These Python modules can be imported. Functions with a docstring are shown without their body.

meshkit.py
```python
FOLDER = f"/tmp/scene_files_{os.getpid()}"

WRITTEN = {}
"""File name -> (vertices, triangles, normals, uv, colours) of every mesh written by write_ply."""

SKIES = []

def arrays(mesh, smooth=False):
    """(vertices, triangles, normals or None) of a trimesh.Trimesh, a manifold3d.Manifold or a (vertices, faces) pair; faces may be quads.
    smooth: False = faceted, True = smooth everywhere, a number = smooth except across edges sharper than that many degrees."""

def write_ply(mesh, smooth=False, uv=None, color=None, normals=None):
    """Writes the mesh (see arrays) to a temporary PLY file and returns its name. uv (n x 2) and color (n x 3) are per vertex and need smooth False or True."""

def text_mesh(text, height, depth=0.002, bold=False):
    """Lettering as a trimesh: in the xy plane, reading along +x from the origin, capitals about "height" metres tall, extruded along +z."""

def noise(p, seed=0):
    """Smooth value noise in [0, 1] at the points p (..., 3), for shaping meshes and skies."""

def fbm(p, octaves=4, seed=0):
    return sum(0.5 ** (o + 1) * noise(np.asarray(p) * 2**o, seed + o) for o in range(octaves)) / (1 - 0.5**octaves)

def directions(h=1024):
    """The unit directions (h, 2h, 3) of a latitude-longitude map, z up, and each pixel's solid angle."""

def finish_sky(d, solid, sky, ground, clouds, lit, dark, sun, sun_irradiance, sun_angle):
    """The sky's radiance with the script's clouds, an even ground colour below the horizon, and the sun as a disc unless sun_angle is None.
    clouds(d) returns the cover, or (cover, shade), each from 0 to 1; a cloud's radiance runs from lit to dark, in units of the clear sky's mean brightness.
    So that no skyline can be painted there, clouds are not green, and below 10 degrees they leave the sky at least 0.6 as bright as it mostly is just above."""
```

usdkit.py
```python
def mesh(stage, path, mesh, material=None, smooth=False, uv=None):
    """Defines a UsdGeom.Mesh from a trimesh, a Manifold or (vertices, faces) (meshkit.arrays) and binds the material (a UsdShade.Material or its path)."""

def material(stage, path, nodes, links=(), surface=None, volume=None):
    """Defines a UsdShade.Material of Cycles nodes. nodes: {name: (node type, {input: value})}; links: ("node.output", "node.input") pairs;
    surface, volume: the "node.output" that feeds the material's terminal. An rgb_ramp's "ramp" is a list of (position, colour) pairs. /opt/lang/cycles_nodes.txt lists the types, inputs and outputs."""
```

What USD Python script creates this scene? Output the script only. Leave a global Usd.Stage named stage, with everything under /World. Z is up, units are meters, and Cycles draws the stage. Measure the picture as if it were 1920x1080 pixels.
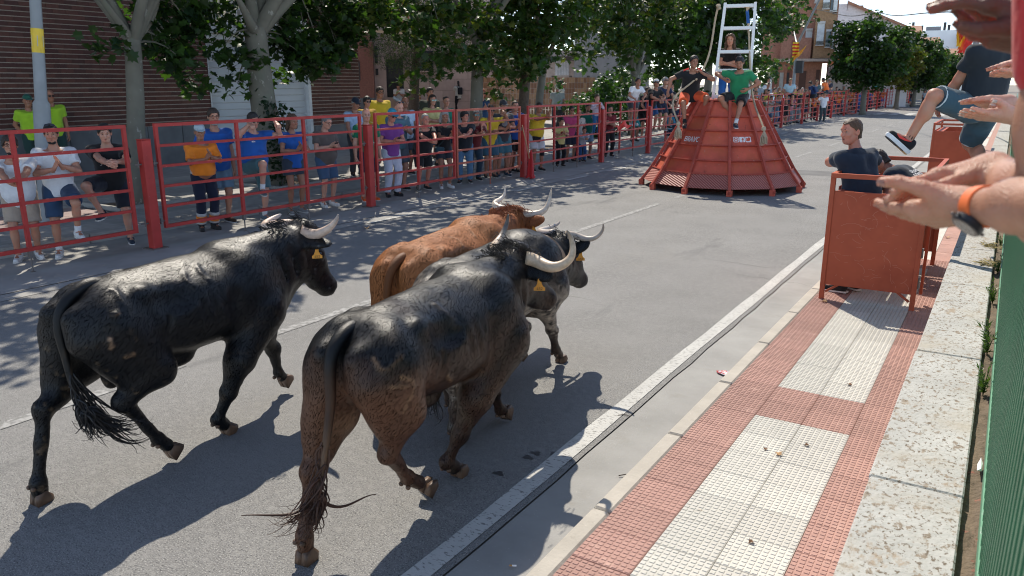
import math, random
import numpy as np, trimesh, usdkit, meshkit
from pxr import Usd, UsdGeom, UsdLux, UsdShade, Gf, Sdf, Vt

stage = Usd.Stage.CreateInMemory()
UsdGeom.SetStageUpAxis(stage, UsdGeom.Tokens.z)
UsdGeom.SetStageMetersPerUnit(stage, 1.0)
WORLD = UsdGeom.Xform.Define(stage, '/World')
stage.SetDefaultPrim(WORLD.GetPrim())
UsdGeom.Scope.Define(stage, '/World/Looks')

# ------------------------------------------------------------------ camera
CAM_H = 2.2
FPX = 1460.0                       # focal length in pixels of a 1920 wide frame
EYE = np.array([0.0, 0.0, CAM_H])
_d = np.array([945.0, -385.0, FPX]); _d /= np.linalg.norm(_d)
_u = np.array([0, -FPX, -385.0]); _u /= np.linalg.norm(_u)
_r = np.cross(_d, _u); _r = _r if _r[0] > 0 else -_r
CAMR = np.stack([_r / np.linalg.norm(_r), _d, _u])       # camera (right, down, forward) to world
cam = UsdGeom.Camera.Define(stage, '/World/camera')
cam.CreateFocalLengthAttr(36.0 * FPX / 1920.0)
cam.CreateHorizontalApertureAttr(36.0)
cam.CreateVerticalApertureAttr(36.0 * 9 / 16)
cam.CreateClippingRangeAttr(Gf.Vec2f(0.05, 2000))
cam.CreateFStopAttr(5.0)
cam.CreateFocusDistanceAttr(5.5)
EXPOSURE = 0.60
cam.CreateExposureAttr(EXPOSURE)
_rt, _dn, _fw = CAMR[:, 0], CAMR[:, 1], CAMR[:, 2]
cam.AddTransformOp().Set(Gf.Matrix4d(*_rt.tolist(), 0, *(-_dn).tolist(), 0, *(-_fw).tolist(), 0, *EYE.tolist(), 1))

# ------------------------------------------------------------------ sky and sun
SUN = np.array([-0.648, 0.761]) * math.cos(math.radians(51)); SUN = np.array([SUN[0], SUN[1], math.sin(math.radians(51))])
SUN /= np.linalg.norm(SUN)
SUN_EL, SUN_ROT = math.asin(SUN[2]), math.atan2(SUN[0], SUN[1])
SKY_STRENGTH, SUN_INTENSITY = 0.15, 0.98
dome = UsdLux.DomeLight.Define(stage, '/World/sky')
skym = usdkit.material(stage, '/World/Looks/sky_air', {
    'sky': ('sky_texture', {'sky_type': 'single_scattering', 'sun_disc': False, 'sun_elevation': SUN_EL, 'sun_rotation': SUN_ROT,
                            'air_density': 0.7, 'aerosol_density': 0.2, 'ozone_density': 0.6}),
    'tint': ('hsv', {'saturation': 0.85, 'value': 1.0}), 'bg': ('background_shader', {'strength': SKY_STRENGTH})}, [('sky.color', 'tint.color'), ('tint.color', 'bg.color')], surface='bg.background')
UsdShade.MaterialBindingAPI.Apply(dome.GetPrim()).Bind(skym)
dome.GetPrim().SetCustomDataByKey('kind', 'structure')
sun = UsdLux.DistantLight.Define(stage, '/World/sun')
sun.CreateNormalizeAttr(True); sun.CreateIntensityAttr(SUN_INTENSITY); sun.CreateAngleAttr(0.5); sun.CreateColorAttr(Gf.Vec3f(1.0, 0.92, 0.79))
def _look(z):
    z = np.asarray(z, float) / np.linalg.norm(z); x = np.cross([0, 0, 1], z); x /= np.linalg.norm(x); y = np.cross(z, x)
    return Gf.Matrix4d(*x.tolist(), 0, *y.tolist(), 0, *z.tolist(), 0, 0, 0, 30, 1)
sun.AddTransformOp().Set(_look(SUN))

# ------------------------------------------------------------------ pixel helpers (1920 x 1080), used to place things in the world
def _ray(px, py): return CAMR @ np.array([px - 960.0, py - 540.0, FPX])
def gnd(px, py, z=0.0):
    v = _ray(px, py); return EYE + (z - CAM_H) / v[2] * v
def atX(px, py, X):
    v = _ray(px, py); return EYE + X / v[0] * v
def atY(px, py, Y):
    v = _ray(px, py); return EYE + Y / v[1] * v
def atD(px, py, D):
    v = _ray(px, py); return EYE + D / math.hypot(v[0], v[1]) * v
def proj(P):
    c = CAMR.T @ (np.asarray(P, float) - EYE); return c[0] / c[2] * FPX + 960, c[1] / c[2] * FPX + 540

# ------------------------------------------------------------------ scene bookkeeping
_names = {}
def _unique(parent, name):
    k = (parent, name); n = _names.get(k, 0); _names[k] = n + 1
    return f'{parent}/{name}' if n == 0 else f'{parent}/{name}_{n:03d}'
def tag(p, label=None, cat=None, group=None, kind=None):
    p = p.GetPrim() if hasattr(p, 'GetPrim') else p
    for k, v in (('label', label), ('category', cat), ('group', group), ('kind', kind)):
        if v: p.SetCustomDataByKey(k, v)
    return p
class Thing:
    """an Xform at a thing's base; parts are given in world coordinates"""
    def __init__(s, name, label, cat, loc=(0, 0, 0), group=None, kind=None):
        s.path = _unique('/World', name); s.loc = np.asarray(loc, float)
        x = UsdGeom.Xform.Define(stage, s.path); x.AddTranslateOp().Set(Gf.Vec3d(*s.loc.tolist()))
        s.prim = tag(x.GetPrim(), label, cat, group, kind)
    def part(s, name, mesh, m, smooth=False, parent=None, label=None, kind=None, color=None, normals=None):
        if isinstance(mesh, list): mesh = trimesh.util.concatenate(mesh)
        path = _unique(parent.GetPath().pathString if parent is not None else s.path, name)
        g = put(path, mesh, m, smooth, s.loc, color, normals)
        tag(g, label, None, None, kind)
        return g
def put(path, mesh, m, smooth=False, loc=None, color=None, normals=None):
    v, f, n = meshkit.arrays(mesh, False if normals is not None else smooth if color is None else True)
    n = n if normals is None else normals
    if loc is not None: v = v - loc
    g = UsdGeom.Mesh.Define(stage, path)
    g.CreatePointsAttr(Vt.Vec3fArray.FromNumpy(np.ascontiguousarray(v, np.float32)))
    g.CreateFaceVertexCountsAttr(Vt.IntArray.FromNumpy(np.full(len(f), 3, np.int32)))
    g.CreateFaceVertexIndicesAttr(Vt.IntArray.FromNumpy(np.ascontiguousarray(f, np.int32).ravel()))
    g.CreateSubdivisionSchemeAttr('none')
    if n is not None:
        g.CreateNormalsAttr(Vt.Vec3fArray.FromNumpy(np.ascontiguousarray(n, np.float32))); g.SetNormalsInterpolation('vertex')
    if color is not None:
        UsdGeom.PrimvarsAPI(g).CreatePrimvar('coat', Sdf.ValueTypeNames.Color3fArray, 'vertex').Set(Vt.Vec3fArray.FromNumpy(np.ascontiguousarray(color, np.float32)))
    UsdShade.MaterialBindingAPI.Apply(g.GetPrim()).Bind(m)
    return g.GetPrim()
def top(name, mesh, m, label=None, cat=None, group=None, kind=None, smooth=False):
    if isinstance(mesh, list): mesh = trimesh.util.concatenate(mesh)
    g = put(_unique('/World', name), mesh, m, smooth)
    return tag(g, label, cat, group, kind)
def struct(name, mesh, m, smooth=False): return top(name, mesh, m, kind='structure', smooth=smooth)
class Setting:
    """a piece of the setting with separate pieces under it"""
    def __init__(s, name):
        s.path = _unique('/World', name); s.loc = np.zeros(3)
        s.prim = tag(UsdGeom.Xform.Define(stage, s.path).GetPrim(), kind='structure')
    part = Thing.part

# ------------------------------------------------------------------ plain shapes
def box(x0, y0, z0, x1, y1, z1, ch=0.0):
    lo, hi = np.minimum([x0, y0, z0], [x1, y1, z1]), np.maximum([x0, y0, z0], [x1, y1, z1])
    if ch <= 0:
        m = trimesh.creation.box(extents=hi - lo); m.apply_translation((lo + hi) / 2); return m
    c = (lo + hi) / 2; h = (hi - lo) / 2; ch = min(ch, h.min() * 0.8); pts = []
    for sx in (-1, 1):
        for sy in (-1, 1):
            for sz in (-1, 1):
                s = np.array([sx, sy, sz])
                for k in range(3):
                    q = h - ch; q[k] = h[k]; pts.append(c + s * q)
    return trimesh.convex.convex_hull(np.array(pts))
def hull(pts): return trimesh.convex.convex_hull(np.asarray(pts, float))
def bar(a, b, w, h=None, up=(0, 0, 1)):
    """rectangular bar from a to b"""
    a, b = np.asarray(a, float), np.asarray(b, float); h = w if h is None else h
    d = b - a; L = np.linalg.norm(d); d /= L
    s = np.cross(d, up)
    if np.linalg.norm(s) < 1e-4: s = np.cross(d, (0, 1, 0))
    s /= np.linalg.norm(s); t = np.cross(s, d)
    v = []
    for e in (a, b):
        for i, j in ((-1, -1), (1, -1), (1, 1), (-1, 1)): v.append(e + s * w / 2 * i + t * h / 2 * j)
    f = [[0, 2, 1], [0, 3, 2], [4, 5, 6], [4, 6, 7], [0, 1, 5], [0, 5, 4], [1, 2, 6], [1, 6, 5], [2, 3, 7], [2, 7, 6], [3, 0, 4], [3, 4, 7]]
    return trimesh.Trimesh(np.array(v), np.array(f), process=False)
def tube(pts, r, n=8, cap=True):
    """tube along a polyline, r number or one per point"""
    P = np.asarray(pts, float); r = np.broadcast_to(np.asarray(r, float), (len(P),))
    T = np.gradient(P, axis=0); T /= np.maximum(np.linalg.norm(T, axis=1, keepdims=True), 1e-9)
    u = np.cross(T[0], [0, 0, 1.0])
    if np.linalg.norm(u) < 0.1: u = np.cross(T[0], [1.0, 0, 0])
    V = []; a = np.linspace(0, 2 * np.pi, n, endpoint=False)
    for i in range(len(P)):
        u = u - T[i] * (u @ T[i]); u /= np.linalg.norm(u); w = np.cross(T[i], u)
        V.append(P[i] + r[i] * (np.cos(a)[:, None] * u + np.sin(a)[:, None] * w))
    V = np.vstack(V); F = []
    for i in range(len(P) - 1):
        for k in range(n):
            p, q = i * n + k, i * n + (k + 1) % n
            F += [[p, q, q + n], [p, q + n, p + n]]
    if cap:
        V = np.vstack([V, P[:1], P[-1:]]); c0, c1 = len(V) - 2, len(V) - 1; o = (len(P) - 1) * n
        for k in range(n):
            F.append([c0, (k + 1) % n, k]); F.append([c1, o + k, o + (k + 1) % n])
    return trimesh.Trimesh(V, np.array(F), process=False)
def spline(pts, n=20):
    from scipy.interpolate import CubicSpline
    P = np.asarray(pts, float); t = np.r_[0, np.cumsum(np.linalg.norm(np.diff(P, axis=0), axis=1))]
    return CubicSpline(t, P)(np.linspace(0, t[-1], n))
def ball(c, r, sub=2):
    m = trimesh.creation.icosphere(subdivisions=sub); m.vertices *= np.broadcast_to(np.asarray(r, float), (3,)); m.apply_translation(c); return m
def quadmesh(P):
    """grid of points (n, m, 3) as a sheet"""
    n, m = P.shape[:2]; i, j = np.meshgrid(np.arange(n - 1), np.arange(m - 1), indexing='ij'); a = (i * m + j).ravel()
    return trimesh.Trimesh(P.reshape(-1, 3), np.vstack([np.c_[a, a + m, a + m + 1], np.c_[a, a + m + 1, a + 1]]), process=False)
def sheet(x0, y0, x1, y1, z): return trimesh.Trimesh([[x0, y0, z], [x1, y0, z], [x1, y1, z], [x0, y1, z]], [[0, 1, 2], [0, 2, 3]], process=False)
def poly(pts, z): 
    import shapely.geometry as sg
    v, f = trimesh.creation.triangulate_polygon(sg.Polygon(pts), engine='earcut')
    v = np.c_[v, np.full(len(v), z)]; m = trimesh.Trimesh(v, f, process=False)
    if m.face_normals[0][2] < 0: m.invert()
    return m
def moved(m, R=None, t=(0, 0, 0), s=1.0):
    m = m.copy(); v = np.asarray(m.vertices) * s
    if R is not None: v = v @ np.asarray(R).T
    m.vertices = v + np.asarray(t); 
    return m
def rotz(a): c, s = math.cos(a), math.sin(a); return np.array([[c, -s, 0], [s, c, 0], [0, 0, 1.0]])
def roty(a): c, s = math.cos(a), math.sin(a); return np.array([[c, 0, s], [0, 1, 0], [-s, 0, c]])
def rotx(a): c, s = math.cos(a), math.sin(a); return np.array([[1, 0, 0], [0, c, -s], [0, s, c]])

# ------------------------------------------------------------------ fields of smooth blends, meshed by surface nets
class Field:
    def __init__(s, lo, hi, step):
        s.h = step; s.lo = np.asarray(lo, float); s.n = np.ceil((np.asarray(hi, float) - s.lo) / step).astype(int) + 1
        s.d = np.full(s.n, 0.25, np.float32)
        s.ax = [(s.lo[k] + step * np.arange(s.n[k])).astype(np.float32) for k in range(3)]
    def _sub(s, lo, hi, pad):
        a = np.clip(np.floor((lo - pad - s.lo) / s.h).astype(int), 0, s.n); b = np.clip(np.ceil((hi + pad - s.lo) / s.h).astype(int) + 1, 0, s.n)
        if (b <= a).any(): return None
        sl = tuple(slice(i, j) for i, j in zip(a, b))
        return sl, [s.ax[k][sl[k]].reshape([-1 if q == k else 1 for q in range(3)]) for k in range(3)]
    def _mix(s, sl, e, k, op):
        d = s.d[sl]
        if op == 'sub':
            s.d[sl] = np.maximum(d, -e) if k <= 0 else -_smin(-d, e, k); return
        s.d[sl] = np.minimum(d, e) if k <= 0 else _smin(d, e, k)
    def cone(s, a, b, ra, rb, k=0.02, op='add', clip=None):
        a, b = np.asarray(a, np.float32), np.asarray(b, np.float32); R = max(ra, rb)
        g = s._sub(np.minimum(a, b) - R, np.maximum(a, b) + R, max(k, 2 * s.h))
        if g is None: return
        sl, (x, y, z) = g; ab = b - a; L2 = float(ab @ ab) + 1e-9
        t = np.clip(((x - a[0]) * ab[0] + (y - a[1]) * ab[1] + (z - a[2]) * ab[2]) / L2, 0, 1)
        e = np.sqrt((x - a[0] - t * ab[0]) ** 2 + (y - a[1] - t * ab[1]) ** 2 + (z - a[2] - t * ab[2]) ** 2) - (ra + (rb - ra) * t)
        if clip is not None:
            p, n = clip; e = np.maximum(e, (x - p[0]) * n[0] + (y - p[1]) * n[1] + (z - p[2]) * n[2])
        s._mix(sl, e, k, op)
    def ell(s, c, r, k=0.02, R=None, op='add'):
        c = np.asarray(c, np.float32); r = np.broadcast_to(np.asarray(r, np.float32), (3,)); m = r.max() if R is not None else r
        g = s._sub(c - m, c + m, max(k, 2 * s.h))
        if g is None: return
        sl, (x, y, z) = g; x, y, z = x - c[0], y - c[1], z - c[2]
        if R is not None:
            R = np.asarray(R, np.float32); x, y, z = x * R[0, 0] + y * R[1, 0] + z * R[2, 0], x * R[0, 1] + y * R[1, 1] + z * R[2, 1], x * R[0, 2] + y * R[1, 2] + z * R[2, 2]
        k0 = np.sqrt((x / r[0]) ** 2 + (y / r[1]) ** 2 + (z / r[2]) ** 2); k1 = np.sqrt((x / r[0] ** 2) ** 2 + (y / r[1] ** 2) ** 2 + (z / r[2] ** 2) ** 2)
        s._mix(sl, k0 * (k0 - 1) / np.maximum(k1, 1e-6), k, op)
    def cut(s, p, n):
        """drop all on the side that n points to"""
        x, y, z = (s.ax[k].reshape([-1 if q == k else 1 for q in range(3)]) for k in range(3))
        s.d = np.maximum(s.d, (x - p[0]) * n[0] + (y - p[1]) * n[1] + (z - p[2]) * n[2]).astype(np.float32)
    def points(s): return np.stack(np.meshgrid(*s.ax, indexing='ij'), -1)
    def mesh(s): return surface_net(s.d, s.lo, s.h)
def _smin(a, b, k):
    h = np.clip(0.5 + 0.5 * (b - a) / k, 0, 1); return b + (a - b) * h - k * h * (1 - h)
def relax(m, n=3):
    from scipy.sparse import coo_matrix
    f = np.asarray(m.faces); e = np.vstack([f[:, [0, 1]], f[:, [1, 2]], f[:, [2, 0]]]); k = len(m.vertices); A = coo_matrix((np.ones(2 * len(e)), (np.r_[e[:, 0], e[:, 1]], np.r_[e[:, 1], e[:, 0]])), shape=(k, k)).tocsr(); g = np.asarray(A.sum(1)); v = np.array(m.vertices)
    for i in range(2 * n): L = np.where(g > 0, (A @ v) / np.maximum(g, 1), v) - v; v = v + L * (0.5 if i % 2 == 0 else -0.52)
    m.vertices = v; return m
def surface_net(d, lo, step):
    d = d.copy()
    for k in range(3):
        i = [slice(None)] * 3
        for e in (0, -1): i[k] = e; d[tuple(i)] = np.maximum(d[tuple(i)], 1e-3)
    neg = d < 0; n = np.array(d.shape)
    c = np.zeros(n - 1, np.int8)
    for a, b, e in np.ndindex(2, 2, 2): c += neg[a:n[0] - 1 + a, b:n[1] - 1 + b, e:n[2] - 1 + e]
    act = (c > 0) & (c < 8); I = np.argwhere(act)
    if len(I) == 0: return trimesh.Trimesh()
    vid = np.full(n - 1, -1, np.int64); vid[act] = np.arange(len(I))
    S = np.zeros((len(I), 3)); W = np.zeros(len(I)); corner = {o: d[I[:, 0] + o[0], I[:, 1] + o[1], I[:, 2] + o[2]] for o in np.ndindex(2, 2, 2)}
    for o in np.ndindex(2, 2, 2):
        for k in range(3):
            if o[k]: continue
            q = list(o); q[k] = 1; p0, p1 = corner[o], corner[tuple(q)]; m = (p0 < 0) != (p1 < 0)
            t = p0[m] / (p0[m] - p1[m]); X = np.tile(np.array(o, float), (m.sum(), 1)); X[:, k] = t; S[m] += X; W[m] += 1
    V = lo + step * (I + S / W[:, None]); F = []
    for k in range(3):
        a, b = (k + 1) % 3, (k + 2) % 3
        sl0 = [slice(1, -1)] * 3; sl0[k] = slice(0, -1); sl1 = list(sl0); sl1[k] = slice(1, None)
        s0, s1 = neg[tuple(sl0)], neg[tuple(sl1)]; E = np.argwhere(s0 != s1); flip = s0[s0 != s1]
        off = np.ones(3, int); off[k] = 0; E = E + off
        def vv(da, db):
            J = E.copy(); J[:, a] -= da; J[:, b] -= db; return vid[J[:, 0], J[:, 1], J[:, 2]]
        q = np.stack([vv(1, 1), vv(0, 1), vv(0, 0), vv(1, 0)], 1)
        q[~flip] = q[~flip][:, ::-1]; F.append(q)
    q = np.vstack(F); q = q[(q >= 0).all(1)]
    return trimesh.Trimesh(V, np.vstack([q[:, [0, 1, 2]], q[:, [0, 2, 3]]]), process=False)

# ------------------------------------------------------------------ materials
_mats = {}
def _c(col, f): return tuple(min(1.0, max(0.0, x * f)) for x in col)
def mat(name, col, rough=0.6, var=0.14, vscale=5.0, bump=0.0, bscale=60.0, metallic=0.0, spec=0.4, sheen=0.0, coat=0.0, fine=0.0, fscale=150.0, extra=None, detail=5.0, rand=0.0):
    key = name
    if key in _mats: return _mats[key]
    lo, hi = _c(col, 1 - var), _c(col, 1 + var)
    N = {'tc': ('texture_coordinate', {}), 'n': ('noise_texture', {'scale': vscale, 'detail': detail, 'roughness': 0.6}),
         'r': ('rgb_ramp', {'ramp': [(0.3, lo), (0.7, hi)]}),
         'p': ('principled_bsdf', {'roughness': rough, 'metallic': metallic, 'specular_ior_level': spec, 'sheen_weight': sheen, 'coat_weight': coat})}
    Lk = [('tc.object', 'n.vector'), ('n.fac', 'r.fac')]; cur = 'r.color'
    if fine:
        N['fn'] = ('noise_texture', {'scale': fscale, 'detail': 2.0}); N['fr'] = ('rgb_ramp', {'ramp': [(0.3, (1 - fine,) * 3), (0.7, (1.0,) * 3)]})
        N['fm'] = ('mix_color', {'blend_type': 'multiply', 'fac': 1.0}); Lk += [('tc.object', 'fn.vector'), ('fn.fac', 'fr.fac'), (cur, 'fm.a'), ('fr.color', 'fm.b')]; cur = 'fm.result'
    if extra:                                   # spots of another colour: (colour, scale, threshold, width[, stretch])
        for q, ex in enumerate(extra):
            c2, sc, th, wd = ex[:4]; st = ex[4] if len(ex) > 4 else (1, 1, 1)
            N[f'xm{q}'] = ('mapping', {'scale': st}); N[f'xn{q}'] = ('noise_texture', {'scale': sc, 'detail': 6.0, 'roughness': 0.65}); N[f'xr{q}'] = ('rgb_ramp', {'ramp': [(th, (0, 0, 0)), (min(1.0, th + wd), (1, 1, 1))]})
            N[f'xx{q}'] = ('mix_color', {'blend_type': 'mix', 'b': c2})
            Lk += [('tc.object', f'xm{q}.vector'), (f'xm{q}.vector', f'xn{q}.vector'), (f'xn{q}.fac', f'xr{q}.fac'), (f'xr{q}.color', f'xx{q}.fac'), (cur, f'xx{q}.a')]; cur = f'xx{q}.result'
    if rand:
        N['oi'] = ('object_info', {}); N['orr'] = ('rgb_ramp', {'ramp': [(0.0, (1 - rand,) * 3), (1.0, (1.0 + 0 * rand,) * 3)]}); N['om'] = ('mix_color', {'blend_type': 'multiply', 'fac': 1.0})
        Lk += [('oi.random', 'orr.fac'), (cur, 'om.a'), ('orr.color', 'om.b')]; cur = 'om.result'
    Lk.append((cur, 'p.base_color'))
    if bump:
        N['bn'] = ('noise_texture', {'scale': bscale, 'detail': 4.0}); N['b'] = ('bump', {'strength': bump, 'distance': 0.01})
        Lk += [('tc.object', 'bn.vector'), ('bn.fac', 'b.height'), ('b.normal', 'p.normal')]
    m = usdkit.material(stage, '/World/Looks/' + name, N, Lk, surface='p.BSDF'); _mats[key] = m
    return m
def cloth(col, name=None):
    name = name or 'cloth_' + '_'.join(f'{int(round(x * 255)):03d}' for x in col)
    return mat(name, col, rough=0.85, var=0.1, vscale=9, bump=0.35, bscale=35, spec=0.2, sheen=0.15, fine=0.12, fscale=260)
def skin(col, name=None):
    name = name or 'skin_' + '_'.join(f'{int(round(x * 255)):03d}' for x in col)
    if name in _mats: return _mats[name]
    red = (min(1, col[0] * 1.12), col[1] * 0.85, col[2] * 0.8)
    _mats[name] = usdkit.material(stage, '/World/Looks/' + name, {
        'tc': ('texture_coordinate', {}), 'n': ('noise_texture', {'scale': 14.0, 'detail': 5.0}), 'r': ('rgb_ramp', {'ramp': [(0.35, col), (0.7, red)]}),
        'bn': ('noise_texture', {'scale': 220.0, 'detail': 3.0}), 'b': ('bump', {'strength': 0.12, 'distance': 0.004}),
        'p': ('principled_bsdf', {'roughness': 0.5, 'specular_ior_level': 0.4, 'subsurface_weight': 0.12, 'subsurface_scale': 0.01, 'subsurface_radius': (1, 0.35, 0.2)})},
        [('tc.object', 'n.vector'), ('n.fac', 'r.fac'), ('r.color', 'p.base_color'), ('tc.object', 'bn.vector'), ('bn.fac', 'b.height'), ('b.normal', 'p.normal')], surface='p.BSDF')
    return _mats[name]
rng = np.random.default_rng(7)
# ------------------------------------------------------------------ materials of the setting
def surface_mat(name, lo, hi, layers=(), rough=0.85, bump=0.3, bscale=90.0, vscale=2.0, speck=None, spec=0.3):
    """ground-like surface: two tones, optional speckles, stains as (colour, scale, from, width, stretch)"""
    return mat(name, tuple((a + b) / 2 for a, b in zip(lo, hi)), rough=rough, var=(hi[1] - lo[1]) / (hi[1] + lo[1]), vscale=vscale, bump=bump, bscale=bscale,
               spec=spec, extra=list(layers), fine=speck or 0.0, fscale=bscale)
ASPHALT = surface_mat('asphalt', (0.175, 0.173, 0.168), (0.235, 0.23, 0.222),
    [((0.42, 0.41, 0.385), 125, 0.545, 0.07), ((0.06, 0.06, 0.06), 105, 0.55, 0.06), ((0.26, 0.255, 0.243), 22, 0.52, 0.12), ((0.11, 0.11, 0.11), 1.3, 0.61, 0.16, (1, 0.25, 1)), ((0.24, 0.23, 0.21), 0.6, 0.6, 0.25, (1, 0.3, 1))], bump=0.8, bscale=120, vscale=1.2, rough=0.82)
CONC = surface_mat('apron_concrete', (0.24, 0.235, 0.22), (0.34, 0.33, 0.31), [((0.15, 0.145, 0.135), 2.2, 0.62, 0.15), ((0.42, 0.40, 0.37), 90, 0.68, 0.05)], bump=0.25, bscale=80, vscale=1.6)
GUTTER = surface_mat('gutter_concrete', (0.255, 0.25, 0.238), (0.335, 0.328, 0.31), [((0.25, 0.235, 0.21), 3.0, 0.6, 0.2), ((0.55, 0.52, 0.47), 110, 0.66, 0.05)], bump=0.25, bscale=100, vscale=2)
KERB = surface_mat('kerb_stone', (0.38, 0.345, 0.295), (0.48, 0.445, 0.39), [((0.30, 0.27, 0.23), 7, 0.62, 0.12), ((0.66, 0.62, 0.55), 60, 0.64, 0.08)], bump=0.3, bscale=70, vscale=4)
WALLSTONE = surface_mat('coping_stone', (0.37, 0.365, 0.345), (0.47, 0.465, 0.445), [((0.25, 0.205, 0.16), 24, 0.56, 0.05, (1, 0.7, 1)), ((0.15, 0.12, 0.09), 60, 0.57, 0.03, (1, 0.75, 1)), ((0.40, 0.37, 0.32), 2.6, 0.52, 0.2), ((0.33, 0.27, 0.21), 7, 0.61, 0.06, (1, 0.5, 1))], bump=0.6, bscale=40, vscale=3)
PAINT = surface_mat('road_paint', (0.44, 0.435, 0.41), (0.54, 0.535, 0.51), [((0.20, 0.195, 0.185), 26, 0.56, 0.05, (1, 2.5, 1)), ((0.40, 0.39, 0.37), 5, 0.58, 0.15)], bump=0.4, bscale=120)
PAINT_OLD = surface_mat('worn_road_paint', (0.31, 0.31, 0.30), (0.39, 0.385, 0.37), [((0.20, 0.198, 0.19), 18, 0.44, 0.12)], bump=0.4, bscale=120)
SOIL = surface_mat('soil', (0.10, 0.075, 0.05), (0.19, 0.14, 0.10), [((0.35, 0.31, 0.26), 60, 0.66, 0.04), ((0.26, 0.10, 0.07), 14, 0.62, 0.08)], bump=1.0, bscale=60, vscale=12)
EARTH = surface_mat('ground_earth', (0.20, 0.18, 0.15), (0.28, 0.25, 0.21), vscale=0.4)
TILE_PINK = [mat(f'pink_tile_{k}', (0.385 * f, 0.225 * f, 0.185 * f), rough=0.8, var=0.10, vscale=14, bump=0.25, bscale=200, extra=[((0.60, 0.40, 0.33), 5, 0.60, 0.25), ((0.28, 0.13, 0.10), 21, 0.70, 0.05)]) for k, f in enumerate((0.92, 1.0, 1.07))]
TILE_WHITE = [mat(f'white_tile_{k}', (0.53 * f, 0.51 * f, 0.46 * f), rough=0.75, var=0.06, vscale=10, bump=0.2, bscale=200, extra=[((0.42, 0.36, 0.28), 9, 0.66, 0.10), ((0.26, 0.22, 0.17), 33, 0.73, 0.03)]) for k, f in enumerate((0.94, 1.0, 1.05))]
PLAZA_TILE = [mat(f'plaza_tile_{k}', c, rough=0.8, var=0.15, vscale=6, bump=0.2) for k, c in enumerate(((0.26, 0.25, 0.235), (0.31, 0.295, 0.275), (0.27, 0.20, 0.185)))]

# ------------------------------------------------------------------ ground, road, apron, gutter, pavements
struct('ground', sheet(-700, -60, 500, 900, -0.02), EARTH)
APR = -8.62                                                     # edge between asphalt and the concrete apron
X_EDGE = -1.93
yy = np.linspace(-4, 260, 700); jag = X_EDGE + 0.022 * (meshkit.fbm(np.c_[yy * 3.1, yy * 0, yy * 0], 4, 3) - 0.5) * 2
struct('road', poly([(APR, -4)] + [(float(a), float(b)) for a, b in zip(jag, yy)] + [(APR, 260)], 0.0), ASPHALT)
cy_ = np.linspace(-4, 120, 260); cj = -8.90 + 0.03 * (meshkit.noise(np.c_[cy_ * 1.3, cy_ * 0, cy_ * 0], 5) - 0.5)
struct('concrete_apron', poly([(APR, 120), (APR, -4)] + [(float(a) + 0.014, float(b)) for a, b in zip(cj, cy_)], 0.004), CONC)
struct('concrete_apron', poly([(-10.77, -4)] + [(float(a) - 0.014, float(b)) for a, b in zip(cj, cy_)] + [(-10.77, 120)], 0.004), CONC)
struct('gutter', poly([(-1.40, -4), (-1.40, 120), ] + [(float(a), float(b)) for a, b in zip(jag[::-1] + 0.006, yy[::-1]) if b < 118], -0.006), GUTTER)
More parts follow.
